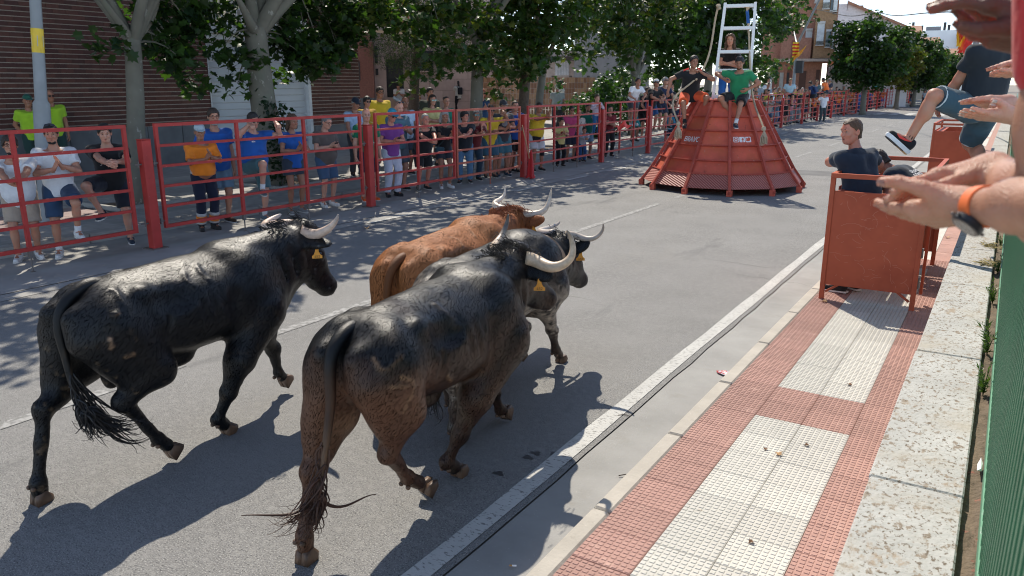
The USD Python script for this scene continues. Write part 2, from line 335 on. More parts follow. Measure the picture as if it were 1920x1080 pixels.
# painted markings
_edge = [(-2.09 + 0.006 * math.sin(7 * y), y) for y in np.linspace(-3, 140, 240)]
struct('edge_line', poly(_edge + [(-1.975 + 0.007 * math.sin(9 * y + 1), y) for y in np.linspace(140, -3, 240)], 0.004), PAINT)
for y0 in np.arange(-0.6, 130, 5.1):
    struct('centre_line', sheet(-5.44, y0, -5.33, y0 + 4.2 if y0 < 12 else y0 + 2.2, 0.004), PAINT_OLD)
for y0 in np.arange(3.6, 90, 2.25):
    struct('lane_line', sheet(-8.60, y0 + 1.2, -8.51, y0 + 2.35, 0.008), PAINT)
for k in range(6): struct('crosswalk_stripe', sheet(-8.4 + 1.0 * k, 62.0, -7.9 + 1.0 * k, 66.0, 0.004), PAINT)
for k, px in enumerate([(1062, 862), (1040, 852), (990, 858), (935, 888), (1005, 850)]):       # damp spots on the asphalt
    p = gnd(*px); a = np.linspace(0, 2 * np.pi, 14)[:-1]; r = 0.022 * (1 + 0.3 * np.sin(3 * a + k))
    struct('damp_spot', poly(np.c_[p[0] + 1.5 * r * np.cos(a), p[1] + r * np.sin(a)], 0.003), mat('damp_asphalt', (0.05, 0.05, 0.05), rough=0.5))
for k, (x0, amp) in enumerate(()):                     # old seams and cracks in the asphalt
    t = np.linspace(0.5, 60, 420); x = x0 + amp * (meshkit.fbm(np.c_[t * 0.7, t * 0 + k, t * 0], 4, k + 3) - 0.5) + 0.03 * (meshkit.noise(np.c_[t * 6, t * 0, t * 0], k) - 0.5); w = 0.003 + 0.004 * meshkit.noise(np.c_[t * 3, t * 0, t * 0], k + 9)
    struct('road_crack', poly([*zip((x - w).tolist(), t.tolist())] + [*zip((x + w)[::-1].tolist(), t[::-1].tolist())], 0.003), mat('crack_fill', (0.075, 0.074, 0.072), rough=0.9))
r9 = np.random.default_rng(4)
for k in range(5):                                             # short cross cracks, and a repaired trench
    x, y = r9.uniform(-7.5, -2.6), r9.uniform(2, 16); t = np.linspace(0, 1, 24); L = r9.uniform(0.5, 1.4); xx_ = x + L * t; y2 = y + 0.25 * (meshkit.fbm(np.c_[t * 5, t * 0 + k, t * 0], 3, k) - 0.5) + 0.3 * t * r9.uniform(-1, 1); w = 0.0035 * np.sin(np.pi * np.clip(t, 0.03, 0.97))
    struct('road_crack', poly([*zip(xx_.tolist(), (y2 - w).tolist())] + [*zip(xx_[::-1].tolist(), (y2 + w)[::-1].tolist())], 0.003), mat('crack_fill', (0.075, 0.074, 0.072), rough=0.9))
struct('asphalt_patch', poly([(-8.4, 19.8), (-2.3, 20.3), (-2.3, 21.4), (-8.4, 21.0)], 0.003), surface_mat('patched_asphalt', (0.12, 0.12, 0.118), (0.165, 0.163, 0.16), bump=0.5, bscale=80))
# right-hand kerb and pavement
SW = 0.115                                                     # pavement height
sp = Setting('pavement')
sp.part('pavement_bed', box(-1.43, -2, -0.1, -0.28, 90, SW - 0.022), mat('mortar_bed', (0.30, 0.26, 0.22), rough=0.9))
y = 0.2; k = 0
while y < 60:
    L = (0.98 if y < 7 else 1.0) + 0.1 * rng.random(); zz = SW + 0.004 * rng.random()
    sp.part('kerb_stone', box(-1.535 + 0.004 * rng.random(), y + 0.006, -0.2, -1.432, y + L - 0.006, zz, ch=0.012), KERB, label=None); y += L
TW = 0.287; nrow = 0; rest = {}
def tile_mesh(x0, y0, studs, z):
    m = [box(x0 + 0.0015, y0 + 0.0015, SW - 0.03, x0 + TW - 0.0015, y0 + TW - 0.0015, z, ch=0.0015)]
    if studs:
        n = 9; p = TW / n
        b, t = 0.36 * p, 0.30 * p
        V = []; F = []
        for i in range(n):
            for j in range(n):
                cx, cy = x0 + (i + 0.5) * p, y0 + (j + 0.5) * p; o = len(V)
                for s, zz in ((1.0, z - 0.0005), (0.80, z + 0.0032)):
                    for a, c in ((-1, -1), (1, -1), (1, 1), (-1, 1)): V.append((cx + a * b * s * 1.08, cy + c * b * s * 0.94, zz))
                F += [[o + 4, o + 5, o + 6], [o + 4, o + 6, o + 7]]
                for q in range(4): r_ = (q + 1) % 4; F += [[o + q, o + r_, o + 4 + r_], [o + q, o + 4 + r_, o + 4 + q]]
        m.append(trimesh.Trimesh(np.array(V), np.array(F), process=False))
    return trimesh.util.concatenate(m)
tile_prims = 0
for j in range(4, 200):
    y0 = 0.5 + j * TW
    # the white panels: bands of pink between them, measured at Y = 4.9 .. 5.45
    white_row = ((y0 + TW / 2 - 4.92) % 5.17) > 0.56
    for i in range(4):
        x0 = -1.43 + i * TW
        w = white_row and i in (1, 2)
        z = SW + 0.002 * (rng.random() - 0.5); mm = (TILE_WHITE if w else TILE_PINK)[rng.integers(3)]
        if y0 < 21:
            sp.part('tile', tile_mesh(x0, y0, y0 < 10.5, z), mm); tile_prims += 1
        else: rest.setdefault(w, []).append(tile_mesh(x0, y0, False, z))
for w, ms in rest.items(): sp.part('tiles', ms, (TILE_WHITE if w else TILE_PINK)[1], kind='stuff')
# low wall, soil strip, terrace behind it
WZ = 0.75
wl = Thing('low_wall', 'low pale stone wall with brown lichen stains running along the pavement', 'wall', (-0.11, 2, 0))
wl.part('wall_body', box(-0.265, -1, 0, 0.035, 60, WZ - 0.12), mat('wall_render', (0.48, 0.45, 0.40), rough=0.9, bump=0.4))
y = -0.4
while y < 58:
    L = 1.45 + 0.5 * rng.random()
    wl.part('coping_stone', box(-0.275 + 0.006 * rng.random(), y + 0.004, WZ - 0.12, 0.042 + 0.004 * rng.random(), y + L - 0.004, WZ + 0.004 * rng.random(), ch=0.006), WALLSTONE); y += L
sy = np.linspace(0.0, 60, 900); soil = np.stack([np.stack([np.full_like(sy, x), sy, WZ - 0.055 + 0.035 * meshkit.fbm(np.c_[sy * 9, sy * 0 + x * 60, sy * 0], 4, 2)], -1) for x in np.linspace(0.03, 0.16, 7)], 1)
struct('soil_strip', quadmesh(soil[:, ::-1] if False else soil), SOIL, smooth=True)
struct('terrace', box(0.17, -3, -0.1, 9, 80, 0.62), CONC)
# left-hand kerb, pavement of paving tiles, raised square behind
lp = Setting('left_pavement')
lp.part('pavement_bed', poly([(-10.9, -4), (-10.9, 120), (-19, 120), (-19, -4)][::-1], 0.125), mat('paving_joint', (0.10, 0.095, 0.09), rough=0.95))
y = 1.0
while y < 62:
    L = 1.0; lp.part('kerb_stone', box(-10.77, y + 0.006, -0.1, -10.925, y + L - 0.006, 0.15 + 0.006 * rng.random(), ch=0.015), CONC); y += L
PITS = [(-12.93, 8.05), (-12.76, 11.3), (-12.8, 18.4), (-12.8, 22.2)]
lrest = {}; n = 0
cells = sorted(((i, j) for i in range(12) for j in range(60)), key=lambda c: c[1] * 0.6 + c[0] * 0.15)
for i, j in cells:
    x1 = -10.93 - i * 0.6; y0 = 3.0 + j * 0.6
    if any(abs(x1 - 0.3 - px) < 0.62 and abs(y0 + 0.3 - py) < 0.62 for px, py in PITS): continue
    b = box(x1 - 0.596, y0 + 0.004, 0.10, x1 - 0.004, y0 + 0.596, 0.15 + 0.005 * rng.random(), ch=0.003); mm = PLAZA_TILE[2 if i in (2, 3) and j < 9 else int(rng.integers(2))]
    if n < 300: lp.part('paving_tile', b, mm); n += 1
    else: lrest.setdefault(mm.GetPath().pathString, [mm, []])[1].append(b)
for mm, bs in lrest.values(): lp.part('paving_tiles', bs, mm, kind='stuff')
for px, py in PITS:
    lp.part('tree_pit', box(px - 0.6, py - 0.6, 0.05, px + 0.6, py + 0.6, 0.135), SOIL)
    lp.part('pit_kerb', [box(px - 0.66, py - 0.66, 0.05, px + 0.66, py - 0.58, 0.2), box(px - 0.66, py + 0.58, 0.05, px + 0.66, py + 0.66, 0.2), box(px - 0.66, py - 0.578, 0.05, px - 0.58, py + 0.578, 0.2), box(px + 0.58, py - 0.578, 0.05, px + 0.66, py + 0.578, 0.2)], CONC)
gx = np.linspace(-60, -15.2, 12); gy = np.linspace(20.6, 62, 12)
sq = np.stack(np.meshgrid(gx, gy, indexing='ij'), -1); h = 0.155 + 0.62 * np.clip((-15.2 - sq[..., 0]) / 6, 0, 1)
struct('square', quadmesh(np.dstack([sq, h])), surface_mat('square_paving', (0.30, 0.285, 0.26), (0.40, 0.38, 0.35), vscale=3))

# ------------------------------------------------------------------ brick building on the left
MORTAR = mat('brick_mortar', (0.40, 0.365, 0.325), rough=0.95, bump=0.3)
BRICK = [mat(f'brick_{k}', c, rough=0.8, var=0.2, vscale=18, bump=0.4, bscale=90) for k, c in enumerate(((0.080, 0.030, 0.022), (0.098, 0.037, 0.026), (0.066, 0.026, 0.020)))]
PLINTH = mat('slate_plinth', (0.11, 0.115, 0.12), rough=0.55, var=0.2, vscale=3, extra=[((0.18, 0.18, 0.18), 5, 0.6, 0.2)])
FX = -18.6
bb = Thing('brick_building', 'dark brick building with white roller garage door behind the left crowd', 'building', (FX, 12, 0.15))
def wall(y0, y1, z0, z1): return box(FX - 0.3, y0, z0, FX, y1, z1)
bb.part('wall', [wall(-6, 14.2, 1.0, 11), wall(14.2, 17.85, 3.32, 11), wall(17.85, 20.1, 0.1, 11), box(FX - 12, 19.8, 0.1, FX - 0.3, 20.1, 11), wall(-6, 14.2, 0.1, 1.0)], MORTAR)
def bricks(thing, y0, y1, z0, z1, shown, axis='y'):
    """courses of bricks proud of a pale mortar bed; the nearest in view as pieces of their own"""
    left = {0: [], 1: [], 2: []}; r = 0; z = z0
    while z + 0.085 < z1:
        yy_ = y0 - (0.14 if r % 2 else 0)
        while yy_ < y1 - 0.03:
            a, b = max(yy_, y0), min(yy_ + 0.285, y1); k = int(rng.integers(3)); d = 0.018 + 0.006 * rng.random()
            m = box(FX - 0.05, a + 0.0006, z, FX + d, b - 0.0006, z + 0.088) if axis == 'y' else box(a + 0.0025, 20.05, z, b - 0.0025, 20.1 + d, z + 0.088)
            if shown(a, z): thing.part('brick', m, BRICK[k])
            else: left[k].append(m)
            yy_ += 0.29
        z += 0.108; r += 1
    for k, ms in left.items():
        if ms: thing.part('bricks', ms, BRICK[k], kind='stuff')
cnt = [0]
def shown(a, z):
    if 12.2 < a < 14.1 and 1.6 < z < 4.2 or 18.6 < a < 19.6 and 1.4 < z < 3.0:
        cnt[0] += 1; return cnt[0] <= 298
    return False
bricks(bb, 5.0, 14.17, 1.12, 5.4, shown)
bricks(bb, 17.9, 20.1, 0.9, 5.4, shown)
bricks(bb, -6.0 + 12.6, 0, 0, 0, shown)
for y_ in np.arange(4.2, 14.1, 1.0): bb.part('plinth_slab', box(FX - 0.02, y_, 0.14, FX + 0.045, min(y_ + 0.98, 14.17), 1.11), PLINTH)
bb.part('plinth_slab', box(FX - 0.02, 17.95, 0.14, FX + 0.045, 20.12, 0.88), PLINTH)
SHUT = mat('roller_door_paint', (0.44, 0.465, 0.485), rough=0.5, var=0.06, vscale=1.5)
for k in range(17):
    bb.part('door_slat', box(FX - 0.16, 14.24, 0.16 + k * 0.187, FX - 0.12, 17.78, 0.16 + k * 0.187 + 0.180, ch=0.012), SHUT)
bb.part('door_frame', [box(FX - 0.2, 17.785, 0.15, FX + 0.03, 17.89, 3.36), box(FX - 0.2, 14.17, 0.15, FX + 0.0, 14.235, 3.36), box(FX - 0.2, 14.236, 3.345, FX + 0.03, 17.784, 3.48)], mat('door_frame_metal', (0.55, 0.56, 0.57), rough=0.4))
bb.part('lintel', box(FX - 0.04, 14.0, 3.5, FX + 0.12, 18.2, 3.66), mat('lintel_concrete', (0.45, 0.44, 0.42), rough=0.9, bump=0.3))
for y_ in np.arange(14.2, 17.9, 0.17): bb.part('railing_bar', box(FX + 0.07, y_, 3.662, FX + 0.095, y_ + 0.025, 4.15), mat('railing_white', (0.6, 0.6, 0.58), rough=0.6))
bb.part('railing_rail', box(FX + 0.06, 14.1, 4.152, FX + 0.11, 18.0, 4.19), mat('railing_white', (0.6, 0.6, 0.58)))
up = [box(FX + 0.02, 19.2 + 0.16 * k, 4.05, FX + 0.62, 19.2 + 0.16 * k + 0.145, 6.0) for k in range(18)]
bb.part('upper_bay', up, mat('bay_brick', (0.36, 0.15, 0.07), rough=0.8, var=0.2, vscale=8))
bb.part('bay_ledge', box(FX - 0.2, 18.9, 3.86, FX + 0.8, 22.4, 4.04), mat('ledge_concrete', (0.40, 0.33, 0.27), rough=0.9))
sgp = atX(583, 107, FX + 0.03)
sg = Thing('wall_sign', 'small white sign with orange and grey disc on the brick pillar by the garage', 'sign', sgp)
sg.part('plate', box(FX + 0.03, sgp[1] - 0.16, sgp[2] - 0.24, FX + 0.045, sgp[1] + 0.16, sgp[2] + 0.24, ch=0.004), mat('sign_white', (0.75, 0.74, 0.70), rough=0.4))
def disc(c, r, t, n=24, axis=0):
    a = np.linspace(0, 2 * np.pi, n, endpoint=False); p = np.zeros((n, 3)); u, v = [(1, 2), (0, 2), (0, 1)][axis]; p[:, u], p[:, v] = r * np.cos(a), r * np.sin(a)
    q = p.copy(); q[:, axis] += t; return hull(np.vstack([p, q]) + c)
sg.part('orange_ring', disc((FX + 0.046, sgp[1] - 0.04, sgp[2] + 0.03), 0.115, 0.004), mat('sign_orange', (0.75, 0.27, 0.04)))
sg.part('grey_disc', disc((FX + 0.051, sgp[1] - 0.02, sgp[2] + 0.02), 0.075, 0.004), mat('sign_grey', (0.16, 0.15, 0.15)))

# ------------------------------------------------------------------ pink stone building, tiled wall, buildings behind the square
def frame_at(pxl, pxr, D):
    """a wall that faces the camera between two pixel columns: origin, unit vector along it, outward normal"""
    A, B = atD(pxl, 190, D)[:2], atD(pxr, 190, D)[:2]; u = (B - A) / np.linalg.norm(B - A); nrm = np.array([u[1], -u[0]])
    if nrm @ (EYE[:2] - A) < 0: nrm = -nrm
    return A, u, nrm
def facade_box(A, u, nrm, s0, s1, z0, z1, d0, d1):
    """box on a facade: s along, z up, d outwards"""
    return hull([np.r_[A + u * s + nrm * d, z] for s in (s0, s1) for z in (z0, z1) for d in (d0, d1)])
def s_of(A, u, nrm, px):
    """position along the facade that shows at pixel column px"""
    v = _ray(px, 180)[:2]; M = np.array([v, -u]).T; t = np.linalg.solve(M, A - EYE[:2]); return t[1]
STONE = [mat(f'pink_ashlar_{k}', (0.52 * f, 0.37 * f, 0.31 * f), rough=0.8, var=0.08, vscale=5, bump=0.2) for k, f in enumerate((0.93, 1.0, 1.06))]
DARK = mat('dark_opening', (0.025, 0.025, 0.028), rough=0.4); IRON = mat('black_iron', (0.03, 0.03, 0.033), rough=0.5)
A, u, nv = frame_at(672, 915, 40.0); S = lambda px: s_of(A, u, nv, px)
ps = Thing('stone_building', 'pink stone building with dark gate and barred window behind the square', 'building', (*A, 0.7))
ps.part('wall', facade_box(A, u, nv, -2, S(935), 0.4, 11, -0.6, -0.02), mat('stone_joint', (0.33, 0.24, 0.20), rough=0.9))
z = 0.75; r = 0
while z < 7.2:
    s = S(758) if z < 3.2 else S(706); s -= (0.6 if r % 2 else 0)
    while s < S(915):
        a, b = max(s, S(758) if z < 3.2 else S(706)), min(s + 1.25, S(930)); zt = z + 0.54
        hit = b > S(778) and a < S(816) and zt > 2.72 and z < 3.9
        if not hit and b - a > 0.05: ps.part('stone_panel', facade_box(A, u, nv, a + 0.008, b - 0.008, z + 0.008, zt - 0.008, -0.02, 0.006 + 0.01 * rng.random()), STONE[int(rng.integers(3))])
        s += 1.25
    z += 0.54; r += 1
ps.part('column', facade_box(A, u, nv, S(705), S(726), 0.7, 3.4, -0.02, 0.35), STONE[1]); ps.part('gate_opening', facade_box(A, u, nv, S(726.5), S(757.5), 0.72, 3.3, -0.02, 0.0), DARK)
for k in range(11):
    s = S(728) + (S(756) - S(728)) * k / 10; ps.part('gate_bar', tube([np.r_[A + u * s + nv * 0.06, 1.55], np.r_[A + u * s + nv * 0.06, 2.35]], 0.014, 5), IRON)
ps.part('gate_rail', facade_box(A, u, nv, S(727), S(757), 2.36, 2.40, 0.05, 0.07), IRON); ps.part('gate_step', facade_box(A, u, nv, S(722), S(768), 0.6, 1.5, 0.02, 0.55), STONE[0])
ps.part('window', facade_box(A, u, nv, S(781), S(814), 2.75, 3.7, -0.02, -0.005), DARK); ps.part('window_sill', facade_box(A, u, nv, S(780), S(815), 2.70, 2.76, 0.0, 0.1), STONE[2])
ps.part('brick_wing', facade_box(A, u, nv, -1.8, S(705), 1.5, 9, 0.0, 1.2), mat('small_red_brick', (0.20, 0.085, 0.065), rough=0.85, var=0.25, vscale=20))
ps.part('wing_plinth', facade_box(A, u, nv, -1.8, S(705), 0.5, 1.5, 0.0, 1.24), PLINTH)
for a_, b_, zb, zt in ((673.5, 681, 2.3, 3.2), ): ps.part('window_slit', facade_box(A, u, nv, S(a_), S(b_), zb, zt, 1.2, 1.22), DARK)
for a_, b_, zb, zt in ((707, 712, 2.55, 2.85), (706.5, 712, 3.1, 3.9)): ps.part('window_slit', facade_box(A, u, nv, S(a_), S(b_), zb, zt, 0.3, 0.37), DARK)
# garden wall clad in upright brown tiles, curved at its left end
TL = [mat(f'wall_tile_{k}', c, rough=0.55, var=0.15, vscale=10) for k, c in enumerate(((0.36, 0.185, 0.095), (0.42, 0.24, 0.13), (0.27, 0.125, 0.065)))]
A2, u2, n2 = frame_at(925, 1120, 36.0); W2 = s_of(A2, u2, n2, 1118)
tw = Thing('tiled_wall', 'garden wall clad in upright brown ceramic tiles beyond the trees', 'wall', (*A2, 0.5))
path = [np.r_[A2 + u2 * s] for s in np.arange(0, W2, 0.13)]
for k in range(12):                                           # the quarter turn at the left end
    a = math.radians(90 * (1 - k / 12)); path.insert(k, A2 + u2 * (-1.1 * math.sin(a)) - n2 * (-1.1 * (1 - math.cos(a))) * -1)
tiles = {0: [], 1: [], 2: []}
for k in range(len(path) - 1):
    p, q = path[k], path[k + 1]; d = (q - p) / np.linalg.norm(q - p); m_ = np.array([d[1], -d[0]])
    for r in range(8):
        z0 = 0.55 + r * 0.235; o = 0.012 * rng.random()
        tiles[int(rng.integers(3))].append(hull([np.r_[p + d * 0.006 + m_ * w * (1 if m_ @ n2 > 0 else -1), z] for w in (-0.1, o) for z in (z0 + 0.006, z0 + 0.229)] + [np.r_[q - d * 0.006 + m_ * w * (1 if m_ @ n2 > 0 else -1), z] for w in (-0.1, o) for z in (z0 + 0.006, z0 + 0.229)]))
for k, t_ in tiles.items(): tw.part('tiles', t_, TL[k], kind='stuff')
tw.part('wall_top', [hull([np.r_[path[k] + n2 * w, z] for w in (-0.22, 0.05) for z in (2.432, 2.5)] + [np.r_[path[k + 1] + n2 * w, z] for w in (-0.22, 0.05) for z in (2.432, 2.5)]) for k in range(14, len(path) - 1, 6)], mat('wall_cap', (0.12, 0.09, 0.075)))
# grey house behind the wall
A3, u3, n3 = frame_at(930, 1215, 52.0); S3 = lambda px: s_of(A3, u3, n3, px)
gh = Thing('grey_house', 'beige and grey house with a white window above the tiled wall', 'house', (*A3, 0.5))
gh.part('wall', facade_box(A3, u3, n3, S3(930), S3(1120), 0.4, 4.2, -4, 0), mat('beige_render', (0.42, 0.34, 0.29), rough=0.9)); gh.part('gable_block', facade_box(A3, u3, n3, S3(1075), S3(1215), 0.4, 7.6, -6, 0.3), mat('grey_blockwork', (0.25, 0.235, 0.22), rough=0.9, var=0.12, vscale=2, bump=0.5, bscale=8))
gh.part('window_frame', facade_box(A3, u3, n3, S3(1040), S3(1066), 2.65, 3.55, 0.0, 0.06), mat('white_window', (0.66, 0.66, 0.65))); gh.part('pergola_beam', facade_box(A3, u3, n3, S3(985), S3(1075), 3.55, 3.8, 0.3, 0.6), mat('dark_wood', (0.05, 0.03, 0.025)))
for k in range(9): gh.part('window_bar', facade_box(A3, u3, n3, S3(1041 + 2.9 * k), S3(1041.6 + 2.9 * k), 2.68, 3.5, 0.06, 0.09), mat('window_bar', (0.35, 0.36, 0.36)))

# ------------------------------------------------------------------ brick apartment house behind the cone, and the far houses
OB = mat('orange_brick', (0.40, 0.19, 0.125), rough=0.85, var=0.1, vscale=4, fine=0.25, fscale=9); OBD = mat('dark_orange_brick', (0.22, 0.085, 0.06), rough=0.85); OCH = mat('ochre_brick', (0.32, 0.19, 0.10), rough=0.9, var=0.25, vscale=9)
A4, u4, n4 = frame_at(1432, 1556, 66.0); S4 = lambda px: s_of(A4, u4, n4, px)
def F4(p0, p1, z0, z1, d0, d1): return facade_box(A4, u4, n4, S4(p0), S4(p1), z0, z1, d0, d1)
def zz4(py, px=1500): return atD(px, py, 66.0)[2]
ah = Thing('apartment_house', 'orange brick apartment house with arched ground floor and bay windows', 'building', (*A4, 0.1))
ah.part('wall', [F4(1432, 1536, 0, zz4(114), -10, 0), F4(1420, 1556, zz4(114) + 0.003, 13, -10, 0.0)], OB)
ah.part('bay', F4(1516, 1553, zz4(110), zz4(-40), 0.003, 1.1), OCH); ah.part('left_bay', F4(1457, 1512, zz4(112), zz4(72), 0.003, 0.9), OB)
ah.part('slab', F4(1450, 1556, zz4(116), zz4(111), 0.003, 1.25), mat('slab_concrete', (0.46, 0.36, 0.29)))
ah.part('bay_side', F4(1476, 1484, zz4(110), zz4(76), 0.903, 0.93), OBD)
BL = mat('roller_blind', (0.62, 0.63, 0.60), rough=0.6); GLS = mat('window_glass', (0.03, 0.045, 0.05), rough=0.08, spec=0.6)
def win(p0, p1, y0, y1, d, m, name='window', frame=True):
    w = ah.part(name, F4(p0, p1, zz4(y1), zz4(y0), d + 0.02, d + 0.05), m)
    if frame:
        ah.part('window_sill', F4(p0 - 1, p1 + 1, zz4(y1 + 1.6), zz4(y1), d + 0.003, d + 0.2), mat('pale_sill', (0.55, 0.52, 0.47)), parent=w)
        ah.part('blind_box', F4(p0 - 0.6, p1 + 0.6, zz4(y0), zz4(y0 - 4), d + 0.003, d + 0.16), mat('pale_sill', (0.55, 0.52, 0.47)), parent=w)
win(1520, 1533, 47, 86, 1.1, BL); win(1537, 1546, 62, 90, 1.1, GLS); win(1548.5, 1553, 52, 92, 1.1, BL); win(1500, 1512, 58, 92, 0.0, BL); win(1526, 1538, -10, 20, 1.1, BL); win(1545, 1552, -8, 25, 1.1, BL); win(1540, 1544, -8, 24, 1.1, GLS); win(1511, 1516, -5, 6, 0.0, BL)
for p0, p1, y0, y1 in ((1520, 1533, 80, 88), (1548.5, 1553, 86, 94), (1526, 1538, 10, 22), (1545, 1552, 24, 31)):
    ah.part('balcony_rail', [F4(p0 - 0.5, p1 + 0.5, zz4(y_), zz4(y_ - 0.8), 1.18, 1.24) for y_ in np.arange(y0, y1, 2.0)], IRON)
for c, w in ((1446, 6.5), (1477, 6.5)):                      # arches
    pts = [(c - w, 170)] + [(c - w * math.cos(t), 137 - 9.5 * math.sin(t) * (1 + 0.15 * math.sin(t))) for t in np.linspace(0, np.pi, 13)] + [(c + w, 170)]
    P = [np.r_[A4 + u4 * S4(a) + n4 * d, zz4(b)] for a, b in pts for d in (0.01, 0.05)]
    ar = ah.part('arch', hull(P), OBD); ah.part('arch_door', F4(c - w + 1, c - w + 6, zz4(172), zz4(136), 0.051, 0.07), BL if c < 1460 else DARK, parent=ar)
    ah.part('arch_trim', tube([np.r_[A4 + u4 * S4(a) + n4 * 0.06, zz4(b)] for a, b in pts], 0.07, 6), OB, parent=ar)
ah.part('glass_block', F4(1459, 1466, zz4(168), zz4(136), 0.01, 0.05), mat('glass_block', (0.36, 0.35, 0.32), rough=0.3)); ah.part('doorway', F4(1495, 1508, zz4(178), zz4(133), 0.01, 0.04), mat('brown_door', (0.10, 0.045, 0.03))); ah.part('doorway', F4(1526, 1533, zz4(175), zz4(131), 0.01, 0.04), mat('brown_door', (0.10, 0.045, 0.03)))
def house(name, label, px0, px1, D, ytop, col, depth=12, group=None):
    a, u_, n_ = frame_at(px0, px1, D); s1 = s_of(a, u_, n_, px1); zt = atD((px0 + px1) / 2, ytop, D)[2]
    t = Thing(name, label, 'house' if 'house' in name else 'building', (*a, 0)); t.part('wall', facade_box(a, u_, n_, 0, s1, -0.1, zt, -depth, 0), mat('render_' + name + str(px0), col, rough=0.9, var=0.06, vscale=0.6))
    return t, a, u_, n_, s1, zt
ROOF = mat('clay_roof', (0.30, 0.16, 0.10), rough=0.9, var=0.3, vscale=3)
t, a, u_, n_, s1, zt = house('white_house', 'white rendered house with a sloping roof edge beside the brick apartments', 1552, 1700, 84, 62, (0.60, 0.61, 0.61))
zl = atD(1563, 8, 84)[2]; t.part('gable', hull([np.r_[a + u_ * s + n_ * d, z] for d in (-12, 0) for s, z in ((0, zt), (s1, zt), (0, zl), (0.9, zl))]), mat('render_white_gable', (0.60, 0.61, 0.61)))
t.part('roof', hull([np.r_[a + u_ * s + n_ * d, z] for d in (-12, 0.4) for s, z in ((0.9, zl), (s1, zt), (0.9, zl + 0.25), (s1, zt + 0.25))]), ROOF); t.part('chimney', facade_box(a, u_, n_, s1 * 0.22, s1 * 0.33, zl - 1.5, zl - 0.1, -2, -1), ROOF)
pm = a + u_ * s1 * 0.13; t.part('antenna', [tube([np.r_[pm, zl - 0.6], np.r_[pm, zl + 1.6]], 0.04, 5), *[tube([np.r_[pm - u_ * 0.5, zl + h_], np.r_[pm + u_ * 0.5, zl + h_]], 0.025, 4) for h_ in (0.5, 0.9, 1.3)]], mat('antenna_metal', (0.3, 0.3, 0.3)))
t, a, u_, n_, s1, zt = house('garden_house', 'low pale house with clay tiled lean-to roof right of the apartment house', 1546, 1600, 74, 143, (0.48, 0.44, 0.38))
for k in range(14):
    s = s1 * (k + 0.5) / 14; t.part('roof_tile', hull([np.r_[a + u_ * (s + e) + n_ * d, z + dz] for e, dz in ((-0.17, 0), (0, 0.11), (0.17, 0)) for d, z in ((-0.8, zt + 0.9), (0.5, zt - 0.1))]), mat('roof_tile_pale', (0.42, 0.32, 0.25), var=0.3, rough=0.9))
house('orange_house', 'low orange wall between the apartment house and the round tree', 1544, 1610, 79, 98, (0.42, 0.15, 0.07))
for nm, lb, p0, p1, D, yt, col in (('terraced_house', 'terraced house with projecting brown eaves beside the round tree', 1676, 1698, 108, 62, (0.33, 0.24, 0.20)), ('terraced_house', 'paler terraced house with stepped tiled eaves behind the far trees', 1698, 1736, 122, 84, (0.42, 0.38, 0.32)), ('terraced_house', 'farthest terraced house with tiled roof left of the brick tower', 1752, 1790, 150, 104, (0.40, 0.33, 0.28))):
    t, a, u_, n_, s1, zt = house(nm, lb, p0, p1, D, yt, col); t.part('roof', hull([np.r_[a + u_ * s + n_ * d, z] for s in (-0.4, s1 + 0.9) for d, z in ((-10, zt + 1.4), (0.9, zt + 0.05), (0.9, zt - 0.15), (-10, zt - 0.1))]), ROOF)
    for k in range(3): t.part('window', facade_box(a, u_, n_, s1 * (0.2 + 0.28 * k), s1 * (0.34 + 0.28 * k), zt - 2.4, zt - 1.0, 0.0, 0.03), GLS)
t, a, u_, n_, s1, zt = house('white_block', 'large blank white apartment block on the skyline', 1640, 1793, 190, 58, (0.66, 0.67, 0.68))
for px in (1693, 1710, 1752, 1760): s = s_of(a, u_, n_, px); t.part('chimney', facade_box(a, u_, n_, s, s + 0.5, zt, zt + (1.2 if px in (1710, 1760) else 1.9 if px == 1693 else 1.7), -3, -2.4), DARK)
t.part('roof_hut', facade_box(a, u_, n_, s_of(a, u_, n_, 1720), s_of(a, u_, n_, 1748), zt, zt + 0.9, -4, -2), mat('grey_hut', (0.16, 0.16, 0.17)))
t, a, u_, n_, s1, zt = house('brick_tower', 'narrow red brick block with white bay windows beside the white block', 1788, 1806, 188, 62, (0.34, 0.16, 0.12))
for r in range(5):
    w = t.part('bay', facade_box(a, u_, n_, 0.1, s1 * 0.5, zt - 3.2 - 3.1 * r, zt - 0.9 - 3.1 * r, 0.0, 0.7), mat('bay_white', (0.62, 0.63, 0.63))); t.part('pane', facade_box(a, u_, n_, 0.3, s1 * 0.42, zt - 2.6 - 3.1 * r, zt - 1.2 - 3.1 * r, 0.7, 0.74), GLS, parent=w)
t, *_ = house('grey_block', 'pale grey block on the skyline right of the brick tower', 1806, 1860, 215, 84, (0.50, 0.51, 0.52))
